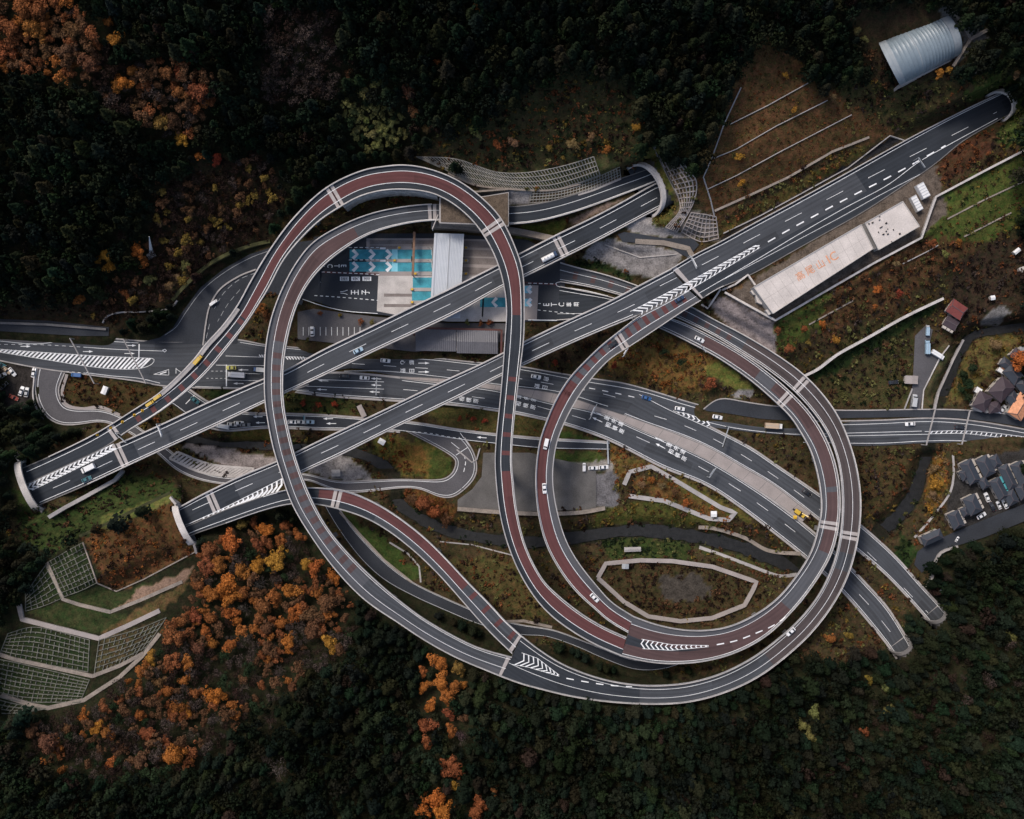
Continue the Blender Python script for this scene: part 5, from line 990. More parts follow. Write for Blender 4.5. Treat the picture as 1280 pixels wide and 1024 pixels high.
# toll office: two low-pitched ribbed roofs
M['office_roof'] = mat('office_roof', (.105,.105,.12), .5, .25, .3, 4, spec=.4); M['office_wall'] = mat('office_wall', (.30,.27,.26), .85, .2)
M['redtile'] = mat('red_tile_edge', (.09,.04,.036), .8, .3)
root = empty('toll_office', P(570,425,1.6), 'long low office with two dark ribbed roof halves beside the highway', 'office building')
q = [(517,411),(625,413.5),(624,442),(517,439)]; mb = MB(); mb.prism([P(*p, 5.2) for p in [(522,414),(621,416),(620,439),(522,436.5)]], 1.0, 5.0); wl = mb.build('wall', M['office_wall'], root)
for x in np.linspace(528, 614, 9): mb = MB(); p = P(x, 437.3+(x-528)*.024, 3.2); mb.box((p.x, p.y-.15, 2.6), 1.6, .25, 1.3); mb.build('window', M['glass'], root)
for s0, s1, nm in ((519.5,570.2,'left'),(571,622.5,'right')):
    mb = MB(); n = 40; rows = []
    for v, dz in ((0,0),(.5,.9),(1,0)):
        rows.append([P(s0+(s1-s0)*i/n, (411.5 if s0 < 540 else 412.5)*(1-v)+(438.5 if s0 < 540 else 441.5)*v+(i/n)*1.0, 5.05+dz+(.12 if i % 2 else 0)) for i in range(n+1)])
    mb.grid(rows); mb.grid([[p-Vector((0,0,.25)) for p in r][::-1] for r in (rows[0], rows[2])]); mb.grid([[p-Vector((0,0,.25)) for p in rows[0]], rows[0]]); mb.grid([rows[2], [p-Vector((0,0,.25)) for p in rows[2]]]); mb.build('roof', M['office_roof'], root)
for pts in ([(516,410),(626,412.6)], [(627,412),(626.5,443)], [(516.5,414),(518,420)]):
    mb = MB(); a, b = P(*pts[0], 4.9), P(*pts[1], 4.9); mb.bar(a, b, .9, .5); mb.build('eave_trim', M['redtile'], root)
# ------------------------------------------------------------------ white-roofed administration building
M['white_roof'] = mat('white_roof_membrane', (.52,.475,.445), .8, .26, .16, 2.5); M['letter'] = mat('orange_lettering', (.58,.27,.15), .8, .5, .8, 5); M['white_wall'] = mat('pale_wall', (.42,.40,.38), .85, .15)
ZA = 17.7
def block(pts, z0, z1, par, roof='white_roof', wallm='white_wall', parapet=.35, name='wall'):
    w3 = [P(*p, z1) for p in pts]; mb = MB(); mb.prism(w3, z0, z1-.02); mb.build(name, M[wallm], par)
    c = sum(w3, Vector())/len(w3); mb = MB(); mb.prism([c+(p-c)*1.004 for p in w3], z1-.02, z1+.12); r = mb.build('roof', M[roof], par)
    if parapet:
        mb = MB()
        for a, b in zip(w3, w3[1:]+w3[:1]):
            d = (b-a).normalized(); mb.bar(a-d*.1+Vector((0,0,.12+parapet/2)), b-d*.3+Vector((0,0,.12+parapet/2)), .3, parapet)
        mb.build('roof_edge', M['white_wall'], r)
    return r
root = empty('administration_building', P(1046,320,ZA), 'long flat white-roofed building with orange lettering along the cutting', 'building')
block([(942,359),(1076,281),(1091,311),(966,392)], ZA-.5, 25.2, root); rf = block([(1081,279),(1128,252),(1149,283),(1098,312.5)], ZA-.5, 23.6, root)
mb = MB()
for i in range(1, 14): u = i/14; a_ = np.array((942,359))*(1-u)+np.array((1076,281))*u; b_ = np.array((966,392))*(1-u)+np.array((1091,311))*u; mark(mb, [a_*.97+b_*.03, a_*.03+b_*.97], 25.34, .07, dz=0)
mark(mb, [(954,375.5),(1083.5,296)], 25.34, .07, dz=.002); mb.build('roof_seam', M['stain'], root)
mb = MB()
for q in range(26):
    u, v = random.random(), random.random(); x = 1081+u*47+(v*20); y = 279-u*27+v*32; p = P(x, y, 23.74)
    if u < .55: mb.box(p, random.uniform(.3,.9), random.uniform(.3,.7), random.uniform(.2,.6), .5)
mb.build('roof_equipment', M['rubber'], rf)
th = 30
mb = MB(); up = math.degrees(math.atan2(math.cos(math.radians(30.2)), -math.sin(math.radians(30.2))))
dx, dy = math.cos(math.radians(30.2)), -math.sin(math.radians(30.2))
for i, ch in enumerate('高尾山IC'):
    t = (-23.5, -9.5, 5.5, 17, 25)[i]; cx, cy = 1020.5+dx*t, 333+dy*t; glyphs(mb, ch, (cx, cy), 25.2, up, 3.7, 0, 1.0, dz=.16)
mb.build('roof_lettering', M['letter'], root)
for pts, z1 in (([(957,388),(966,383),(970,389),(961,394)], 22), ([(944,366),(950,372),(953,381),(946,378)], 20.5), ([(938,364),(943,361),(947,366),(942,369)], 20)): block(pts, ZA-.5, z1, root, parapet=0, name='annex_wall')
mb = MB()
for i in range(7): p = P(1080.5+i*2.1, 284+i*4.2, 22); mb.box((p.x, p.y, ZA), 1.6, 1.6, 4.4, .5)
mb.build('duct', M['conc_dark'], root)
def tank(cx, cy, ang, L, r, label, mt='white', n=1):
    root = empty('plant_container', P(cx, cy, ZA), label, 'container'); c = P(cx, cy, ZA); d = Vector((math.cos(ang), math.sin(ang), 0)); mb = MB(); mb.box(c, L, r*2, r*2.1, ang); b = mb.build('casing', M[mt], root)
    mb = MB(); 
    for k in range(6): q = c+d*(k/5-.5)*L*.94; mb.box((q.x, q.y, c.z+r*2.1), .15, r*2, .15, ang)
    mb.build('roof_rib', M['steel'], root)
    mb = MB(); q = c+d*(L/2+.03); mb.box((q.x, q.y, c.z+.2), .06, r*1.4, r*1.6, ang); mb.build('door', M['steel'], root)
tank(1151,240,math.radians(-62),6.6,1.6,'white container with a ribbed lid, nearer the cutting'); tank(1143.5,255.5,math.radians(-62),6.8,1.3,'white container with vents beside the flat white roof')
# arched metal hall
M['hall'] = mat('blue_grey_metal', (.19,.235,.265), .42, .18, .3, 4, spec=.5); M['hall_rib'] = mat('pale_metal', (.27,.30,.32), .5, .2)
a, b = P(1112,80,39), P(1186,43,39); d = (b-a).normalized(); nn = Vector((-d.y, d.x, 0)); L = (b-a).length; hw = 9.6
root = empty('arched_hall', (a+b)/2, 'big blue-grey half-cylinder metal hall at the forest edge', 'hall')
zb = float(min(gz(1112,80), gz(1186,43), gz(1150,60)))-1.5
def arc(s, r, z=0): return [a+d*(s-4.2*math.sin(t)*max(0, 1-s/(L*.5)))+nn*(-r*math.cos(t))+Vector((0,0,(zb-39)+2+r*.93*math.sin(t)+z)) for t in np.linspace(0, math.pi, 41)]
mb = MB(); rows = [arc(s, hw+(.16 if i % 3 == 0 else 0)) for i, s in enumerate(np.linspace(0, L, 60))]; mb.grid(rows); mb.build('shell', M['hall'], root)
for s, w_, m_ in ((0,2.6,'hall_rib'),(L-3.4,3.0,'hall_rib'),(L*.36,.35,'hall_rib')): mb = MB(); mb.grid([arc(s+q, hw+.14) for q in np.linspace(0, w_, 4)]); mb.build('band', M[m_], root)
for s in (0.05, L-.05): mb = MB(); mb.poly(arc(s, hw-.05)); mb.build('end_wall', M['conc_dark'], root)
mb = MB()
for sd in (-1, 1): p, q = a+nn*sd*hw, b+nn*sd*hw; mb.prism([p-nn*.5, q-nn*.5, q+nn*.5, p+nn*.5], zb-6, zb+2.1)
mb.build('plinth', M['conc'], root)
# ------------------------------------------------------------------ houses and sheds
M['slate'] = mat('slate_roof', (.035,.042,.055), .6, .25, .5, 5); M['slate2'] = mat('brown_slate_roof', (.055,.04,.048), .7, .3, .5, 5); M['redroof'] = mat('red_metal_roof', (.17,.045,.04), .65, .35, .4, 3); M['housewall'] = mat('cream_house_wall', (.42,.38,.34), .9, .15); M['ridge'] = mat('ridge_tile', (.085,.07,.078), .8, .2); M['teal'] = mat('teal_trim', (.08,.35,.40), .6, .2); M['orange_roof'] = mat('orange_awning', (.52,.22,.11), .8, .3)
HG_ = 'houses beside the stream'
def house(c, wx, wy, ang, label, h=5.2, rise=1.6, roof='slate', hip=.35, bal=(1,), trim='housewall', chim=False, name='house'):
    """c plan centre of the roof, wx along the ridge, wy across (m), ang ridge direction in degrees"""
    g = float(gz(*c)); o = P(*c, g+h); th = math.radians(ang); u = Vector((math.cos(th), math.sin(th), 0)); v = Vector((-u.y, u.x, 0)); q = lambda x, y, z: o+u*x+v*y+Vector((0,0,z))
    root = empty(name, P(*c, g), label, name.replace('_', ' '), HG_)
    mb = MB(); mb.prism([q(x*(wx/2-.5), y*(wy/2-.5), 0) for x, y in ((-1,-1),(1,-1),(1,1),(-1,1))], g-.6, g+h); w = mb.build('wall', M['housewall'], root)
    e = [q(-wx/2,-wy/2,0), q(wx/2,-wy/2,0), q(wx/2,wy/2,0), q(-wx/2,wy/2,0)]; r0, r1 = q(-wx/2+wy*hip,0,rise), q(wx/2-wy*hip,0,rise); lo = [p-Vector((0,0,.25)) for p in e]
    mb = MB(); mb.poly([e[0],e[1],r1,r0]); mb.poly([e[2],e[3],r0,r1]); mb.poly([e[1],e[2],r1]); mb.poly([e[3],e[0],r0]); mb.poly(lo[::-1]); mb.grid([lo, e], 0, closed=True); rf = mb.build('roof', M[roof], root)
    mb = MB(); mb.bar(r0, r1, .28, .2)
    for p, r in ((e[0],r0),(e[3],r0),(e[1],r1),(e[2],r1)): mb.bar(p, r, .2, .15)
    mb.build('ridge', M['ridge'], rf)
    for s in bal:
        mb = MB(); y0 = -wy/2-.2 if s > 0 else wy/2+.2
        for x0, x1 in ((-wx*.42,-wx*.12),(-.05*wx,.2*wx),(.26*wx,.44*wx)): 
            k = -1 if s > 0 else 1; mb.prism([q(x0,y0,0), q(x1,y0,0), q(x1,y0+k*1.1,0), q(x0,y0+k*1.1,0)], g+2.6, g+3.5)
        mb.build('balcony', M[trim], root)
    for s in (-1, 1):
        for k in (-.25, .2):
            for zz in (1.0, 3.4):
                if zz+1.1 < h: mb = MB(); p = q(wx*k, s*(wy/2-.48), 0); mb.box((p.x, p.y, g+zz), 1.4, .12, 1.1, th); f = mb.build('window', M['glass'], w)
    mb = MB(); p = q(wx/2-.46, 0, 0); mb.box((p.x, p.y, g), .12, 1.0, 2.0, th); mb.build('door', M['rubber'], w)
    return root
R8 = [((1213,590),10.5,5.6,-64,'dark slate house with a pale balcony row, closest to the footpath kerb',1),((1232,583),9.0,5.6,-62,'dark slate house behind the wall of pale sheds, between two rows of balconies',1),((1249,611),9.6,5.0,-62,'dark slate house edged with a teal strip',1),((1260,596),11.0,4.6,-64,'long narrow slate house next to the paved court',1),((1276,592),10.5,5.6,-64,'dark slate house cut by the picture edge, last of the upper row',1),((1216,631),8.4,6.0,-64,'square slate house with a white car at its corner',1),((1195,650),7.6,5.4,-66,'slate house with a white balcony on its long side',1),((1165,672),9.4,4.6,24,'low slate house with a ridge strip, nearest the curved retaining wall',1)]
for i, (c, wx, wy, an, lb, b) in enumerate(R8): house(c, wx, wy, an, lb, h=4.6, rise=1.2, hip=.45 if i % 2 else .3, bal=(-1,) if i < 7 else (), trim='teal' if i == 2 else 'housewall')
house((1252,487), 9.2, 7.6, 48, 'largest brown hip-roofed house by the orange tree', h=5.6, rise=2.4, roof='slate2', hip=.5, bal=()); house((1228,502), 7.6, 6.4, 62, 'brown hip-roofed house facing the highway side road', h=5.2, rise=2.0, roof='slate2', hip=.5, bal=()); house((1243,509), 5.5, 5, 10, 'small brown hip-roofed annex between the larger houses', h=4.4, rise=1.5, roof='slate2', hip=.5, bal=()); house((1267,468), 8, 6, -50, 'small dark house beneath the orange crown', h=5, rise=1.6, roof='slate', bal=())
house((1196,387), 7.6, 6.4, -34, 'house with a rusty red metal roof above the lane', h=4.6, rise=1.2, roof='redroof', hip=.15, bal=()); house((1189,404), 6, 4.6, -30, 'dark brown lean-to house under the red-roofed house', h=3.6, rise=.7, roof='slate2', hip=.1, bal=(1,))
for c, wx, wy, an, lb, rf in (((1266,498),6.4,5,-58,'small dark hip-roofed house between the brown and the bright orange roofs','slate'),((1262,480),5,4.2,-48,'tiny brown house touching the largest brown roof','slate2'),((1279,482),6,5,-50,'dark house cut off below the orange crown','slate'),((1258,455),5.4,4.2,-36,'small dark roof above the pinkish awning','slate'),((1272,444),5.6,4.4,-40,'small brown roof above the orange crown','slate2'),((1205,594),4.6,3.4,-64,'small lean-to roof beside the footpath kerb','slate'),((1244,577),5.4,4.4,-62,'small dark house wedged in the upper slate row','slate'),((1264,622),6.4,5,-64,'dark slate house below the paved court','slate'),((1278,614),7,5,-64,'dark slate house at the picture edge above the housing lane','slate'),((1230,604),5,3.8,-62,'low dark roof behind the square slate house','slate'),((1206,640),4.2,3.4,-66,'low dark annex roof between square and balcony houses','slate')):
    house(c, wx, wy, an, lb, h=4.2, rise=1.1, roof=rf, hip=.4, bal=())
SHG = 'small sheds'
def shed(c, wx, wy, ang, label, h=2.6, mt='white', cat='shed'):
    g = float(gz(*c)); o = P(*c, g); th = math.radians(ang); root = empty('shed', o, label, cat, SHG); mb = MB(); mb.box((o.x, o.y, g-.4), wx, wy, h+.4, th); w = mb.build('wall', M['housewall'], root)
    mb = MB(); q = lambda x, y, z: Vector((o.x+x*math.cos(th)-y*math.sin(th), o.y+x*math.sin(th)+y*math.cos(th), g+h+z)); rows = [[q(-wx/2-.2,y,z) for y, z in ((-wy/2-.2,.02),(0,.35),(wy/2+.2,.02))], [q(wx/2+.2,y,z) for y, z in ((-wy/2-.2,.02),(0,.35),(wy/2+.2,.02))]]
    mb.grid(rows); mb.grid([[p-Vector((0,0,.012)) for p in r][::-1] for r in rows]); mb.build('roof', M[mt], root); mb = MB(); p = q(wx/2+.02,0,-h+.02); mb.box(p, .08, .9, min(2, h-.3), th); mb.build('door', M['steel'], w)
for c, wx, wy, an, lb, mt in (((1250,464.5),4,1.6,-32,'long white shed beside the pinkish awning','white'),((1256,463),5,1.8,-38,'shed with a pinkish orange awning','orange_roof'),((1220,488.5),2.4,2.2,-30,'small white shed on the stream side of the brown houses','white'),((1266,478),2.2,1.6,-35,'white shed by the orange crown, upper of the close pair','white'),((1271,476),2.6,1.4,-35,'white shed by the orange crown, right one of the close pair','white'),((1219,511),4,1.6,-20,'pale porch shed along the side road','conc_light'),((1234,513),3.4,1.5,10,'pale porch shed under the small brown annex','conc_light'),((1277,438),4,2,-10,'grey shed at the head of the stream','steel'),((1238,373),1.6,1.6,10,'tiny white hut on the gravel patch','white'),((1268,315),2.6,1.4,40,'white shed in the far scrub','white'),((1275,338),2.4,2,20,'pale shed low in the far scrub','conc_light'),
 ((1126,436),4,7,0,'pale shed-like trailer office beside the lane','conc_pink') if False else ((1137,475),3.2,5.2,88,'flat pale concrete shed at the lane edge','conc_pink'),((133,488),3.2,1.9,68,'white hut on the brown traffic island','white'),((453,514),5.2,1.9,-64,'pale hut on the planted strip under the straight viaduct','conc_pink'),((478,552),2.6,2,-30,'small white pump hut beneath the straight viaduct','white'),((421,591),3.4,2.6,0,'pale hut on the stone bank by the low road','conc_light'),((891,642),2.2,2.2,0,'square white hut inside the kite basin wall','white'),((781,707),1.8,2.6,88,'grey hut on the pond wall','steel'),((790,686),7,1.6,2,'low pale weir block in the stream','conc'),((992,646),1.2,1.2,0,'yellow-topped box on the median','yellow') ):
    shed(c, wx, wy, an, lb, mt=mt)
house((1276,508), 11, 7, 58, 'house with a bright orange roof at the picture edge', h=5.5, rise=1.6, roof='letter', hip=.2, bal=()); 
# ------------------------------------------------------------------ signs and lights
SG = 'overhead signs'
def gantry(a, b, z, h, label, panels=((.5, 3.2, 2.2),), mt='steel', pan='paint_blue', two=True):
    A_, B_ = P(*a, z), P(*b, z); root = empty('sign_gantry', (A_+B_)/2, label, 'sign gantry', SG); up = Vector((0,0,h)); d = (B_-A_).normalized(); nn = Vector((-d.y, d.x, 0))
    for p in ((A_, B_) if two else (A_,)): mb = MB(); mb.tube(p-Vector((0,0,.5)), p+up, .22, .16); mb.build('post', M[mt], root)
    mb = MB(); mb.bar(A_+up, B_+up, .3); mb.bar(A_+up-Vector((0,0,.9)), B_+up-Vector((0,0,.9)), .2)
    mb.build('beam', M[mt], root)
    for u, w, hh in panels:
        c = A_.lerp(B_, u)+up+nn*.35; mb = MB(); q = [c-d*w/2, c+d*w/2]; mb.prism([q[0]-nn*.12, q[1]-nn*.12, q[1]+nn*.12, q[0]+nn*.12], c.z-hh*.7, c.z+hh*.3); mb.build('sign_panel', M[pan], root)
gantry((94,424),(124,480),.6,6.2,'grey footbridge-like sign beam across the highway by the blue van', mt='conc', pan='steel', panels=()); gantry((160,425),(188,480),.6,6.2,'grey sign beam across the highway at the stop line', mt='conc', pan='steel', panels=())
gantry((1163,512),(1152,556),1.6,6,'pale beam across the highway over the stream', mt='conc', panels=()); gantry((1206,513),(1196,555),1.6,6,'pale beam across the highway by the houses', mt='conc', panels=())
gantry((201,530),(207,546),15,6,'white sign board hung over the edge of the chevron viaduct', panels=((.55,4.2,2.0),), pan='white', two=False); gantry((149,541),(162,553),15.2,5,'dark sign mast at the split of the loop ramp', panels=((.3,1.6,2.2),), pan='rubber', two=False)
gantry((860,322),(868,338),18,6,'white sign board over the cutting beside the service road', panels=((.55,4.2,1.8),), pan='white', two=False); gantry((1142,201),(1150,213),18,6,'dark sign mast on the cutting shoulder', panels=((.4,1.8,1.6),), pan='rubber', two=False)
gantry((736,524),(745,505),.6,6,'white sign board over the dual carriageway by the curved ramp', panels=((.5,4.0,1.8),), pan='white', two=False); gantry((908,533),(900,558),.8,6,'dark sign mast where the highway splits', panels=((.8,4.4,2.2),), pan='rubber', two=False); gantry((884,596),(892,584),1,6,'grey sign mast on the lower dark carriageway', panels=((.5,3.2,1.4),), pan='steel', two=False)
gantry((472,494),(473,472),.5,6,'thin grey signal mast over the highway queue', panels=((.7,1.2,.8),), pan='steel', two=False); gantry((384,530),(384,518),-.5,6,'slim blue sign post beside the sunken road', panels=((.6,2.2,1.4),), two=False); gantry((778,446),(784,436),18.4,4,'pale sign board on the curve of the red-barred ramp', panels=((.5,2.0,1.2),), pan='white', two=False); gantry((1172,735),(1166,741),2,5,'teal sign board above the hooded portal near the houses', panels=((.5,3.6,1.4),), pan='teal', two=False); gantry((876,434),(880,441),7,5,'thin lamp mast at the inner ring', panels=(), two=False)
gantry((548,270),(541,288),15.8,3,'short rail frame at the mouth of the covered ramp', panels=(), mt='conc_light')
# ------------------------------------------------------------------ vegetation
def leafmat(name, rough=.85, spec=.03):
    m = bpy.data.materials.new(name); m.use_nodes = True; N = m.node_tree.nodes; L = m.node_tree.links; b = N['Principled BSDF']; b.inputs['Roughness'].default_value = rough; b.inputs['Specular IOR Level'].default_value = spec
    at = N.new('ShaderNodeAttribute'); at.attribute_name = 'tint'; oi = N.new('ShaderNodeObjectInfo'); mx = N.new('ShaderNodeMix'); mx.data_type = 'RGBA'; mx.blend_type = 'MULTIPLY'; mx.inputs[0].default_value = 1
    L.new(at.outputs['Color'], mx.inputs[6]); L.new(oi.outputs['Color'], mx.inputs[7])
    geo = N.new('ShaderNodeNewGeometry'); nz = N.new('ShaderNodeTexNoise'); nz.inputs['Scale'].default_value = 1.3; nz.inputs['Detail'].default_value = 3; L.new(geo.outputs['Position'], nz.inputs['Vector'])
    mr = N.new('ShaderNodeMapRange'); mr.inputs['From Min'].default_value = .3; mr.inputs['From Max'].default_value = .7; mr.inputs['To Min'].default_value = .72; mr.inputs['To Max'].default_value = 1.28; L.new(nz.outputs['Fac'], mr.inputs['Value'])
    sc = N.new('ShaderNodeVectorMath'); sc.operation = 'SCALE'; L.new(mx.outputs[2], sc.inputs[0]); L.new(mr.outputs[0], sc.inputs['Scale']); L.new(sc.outputs[0], b.inputs['Base Color']); return m
M['leaf'] = leafmat('foliage'); M['bark'] = mat('bark', (.06,.045,.035), .95, .3, 1, 6)
def quads(c, n, size, rng):
    """leaf clump faces: centres, normals, sizes -> (4N, 3)"""
    n = n/np.maximum(np.linalg.norm(n, axis=1, keepdims=True), 1e-6); r = rng.normal(size=n.shape); u = np.cross(n, r); u /= np.maximum(np.linalg.norm(u, axis=1, keepdims=True), 1e-6); v = np.cross(n, u)
    s = np.reshape(size, (-1, 1))*.5; k = rng.uniform(.55, 1.0, (len(c), 1))
    return np.stack([c-u*s-v*s*k*.3, c-v*s*k, c+u*s, c+v*s*k], 1).reshape(-1, 3)
def conifer(seed, n, size, Hh=1.0, Rr=.25):
    g = np.random.default_rng(seed); lev = np.sort(g.random(n)**.75); z0 = .22
    nb = 9; ph = g.random(14)*6.28; wl = (lev*13).astype(int); br = g.integers(0, nb, n); ang = ph[wl]+br*2*math.pi/nb+g.normal(0, .16, n)
    armv = g.uniform(.72, 1.12, (14, nb)); rad = Rr*(1-lev)**.85*armv[wl, br]+.012; f = np.sqrt(g.random(n)); r = rad*f
    c = np.stack([np.cos(ang)*r, np.sin(ang)*r, z0+lev*(Hh-z0)-r*.35], 1); nn = np.stack([np.cos(ang)*.55, np.sin(ang)*.55, np.full(n, 1.0)], 1)+g.normal(0, .38, (n, 3))
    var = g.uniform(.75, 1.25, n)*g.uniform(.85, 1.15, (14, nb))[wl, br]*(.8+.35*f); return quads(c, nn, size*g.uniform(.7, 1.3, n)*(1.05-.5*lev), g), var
def broadleaf(seed, nc, per, size, flat=.62, gap=.0):
    """crown radius 1, crown centre at z = 1.25; lumps with gaps between them"""
    g = np.random.default_rng(seed); C = []; V = []
    lim = [(g.uniform(.18, .62), g.uniform(0, 6.28), g.uniform(-.12, .16)) for _ in range(g.integers(3, 6))]
    for i in range(nc):
        q = lim[i % len(lim)]; x_ = math.cos(q[1])*q[0]+g.normal(0, .25); y_ = math.sin(q[1])*q[0]+g.normal(0, .25); rr = min(math.hypot(x_, y_), 1.05); a = math.atan2(y_, x_); zz = 1.2+q[2]+flat*(1-min(rr, 1)**2*1.05)*g.uniform(.5, 1.0); R0 = g.uniform(.15, .36)*(1.15-.35*rr)
        n = int(per*(R0/.27)**2); d = g.normal(size=(n, 3)); d[:, 2] = np.abs(d[:, 2])*1.0-.25; d /= np.linalg.norm(d, axis=1, keepdims=True); c = np.array([math.cos(a)*rr, math.sin(a)*rr, zz])+d*R0*g.uniform(.7, 1.06, (n, 1))
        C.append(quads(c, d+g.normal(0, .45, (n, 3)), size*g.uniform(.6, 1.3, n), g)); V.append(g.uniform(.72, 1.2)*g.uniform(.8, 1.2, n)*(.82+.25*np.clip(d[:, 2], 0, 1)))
    return np.concatenate(C), np.concatenate(V)
def bare(seed, nc=11, per=26):
    v, k = broadleaf(seed, nc, per, .11, .5); return v, k
def leafmesh(name, v, var, col=None):
    n = len(v)//4; me = bpy.data.meshes.new(name); me.vertices.add(len(v)); me.vertices.foreach_set('co', v.astype('f').ravel()); me.loops.add(len(v)); me.loops.foreach_set('vertex_index', np.arange(len(v)))
    me.polygons.add(n); me.polygons.foreach_set('loop_start', np.arange(0, len(v), 4)); me.polygons.foreach_set('loop_total', np.full(n, 4)); me.update()
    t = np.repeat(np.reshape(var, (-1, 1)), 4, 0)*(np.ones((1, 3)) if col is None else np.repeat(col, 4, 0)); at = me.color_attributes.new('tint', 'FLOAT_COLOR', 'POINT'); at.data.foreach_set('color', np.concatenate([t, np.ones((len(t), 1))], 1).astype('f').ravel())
    me.materials.append(M['leaf']); return me
def trunkmesh(h, r, limbs, seed, spread=.5):
    g = random.Random(seed); mb = MB(); mb.tube((0,0,-.12*h), (g.uniform(-.02,.02)*h, 0, h), r, r*.45, 7)
    for i in range(limbs):
        a = i*2.4+g.random(); z = h*g.uniform(.5, .92); e = (math.cos(a)*spread, math.sin(a)*spread, z+g.uniform(.25, .55)); mb.tube((0,0,z), e, r*.42, r*.12, 5)
        for q in (-.5, .5): m_ = Vector((0,0,z)).lerp(Vector(e), .55); mb.tube(m_, m_+Vector((math.cos(a+q)*spread*.5, math.sin(a+q)*spread*.5, .3)), r*.22, r*.07, 4)
    me = bpy.data.meshes.new('trunk'); me.from_pydata(mb.v, [], mb.f); me.materials.append(M['bark']); return me
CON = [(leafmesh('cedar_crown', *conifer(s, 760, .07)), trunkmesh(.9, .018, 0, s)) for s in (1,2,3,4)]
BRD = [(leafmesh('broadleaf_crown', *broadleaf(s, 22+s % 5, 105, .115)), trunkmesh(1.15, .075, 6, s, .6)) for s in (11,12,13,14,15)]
BAR = [(leafmesh('thin_crown', *bare(s)), trunkmesh(1.25, .06, 11, s, .75)) for s in (21,22,23)]
def tree(kind, name, px, py, rad, col, label, cat, group, hh=None):
    """rad: crown radius in m; the crown centre stands at the plan point"""
    vs = {'c': CON, 'd': BRD, 'b': BAR}[kind]; k = random.randrange(len(vs)); g0 = float(gz(px, py))
    if kind == 'c': s = rad/.25; zc = g0+s*.55
    else: s = rad; zc = g0+s*1.3
    p = P(px, py, zc); q = 640+p.x/(S*(1-g0/H)), 512-p.y/(S*(1-g0/H)); g = float(gz(*q))
    root = empty(name, (p.x, p.y, g), label, cat, group, rz=random.uniform(0, 6.28))
    for nm, me in zip(('crown', 'trunk'), vs[k]):
        o = bpy.data.objects.new(nm, me); COL.objects.link(o); o.parent = root
        if nm == 'crown': o.color = (*[c*random.uniform(.9, 1.1) for c in col], 1); o.scale = (s*random.uniform(.92,1.08), s*random.uniform(.92,1.08), s*random.uniform(.9,1.12))
        else: o.scale = (s, s, s)
    return root
CLR = {'O': ((.36,.122,.030), 'bright orange'), 'o': ((.29,.106,.031), 'orange'), 'R': ((.215,.078,.033), 'reddish rust'), 'r': ((.23,.045,.025), 'red'), 'Y': ((.34,.168,.032), 'golden yellow'), 'y': ((.20,.135,.035), 'dull yellow'), 'B': ((.125,.064,.034), 'brown'), 'b': ((.034,.021,.017), 'dark brown'), 'V': ((.062,.046,.040), 'greyish brown'), 'L': ((.155,.150,.055), 'olive green'), 'T': ((.20,.13,.065), 'tan'), 'G': ((.022,.036,.017), 'dark green')}
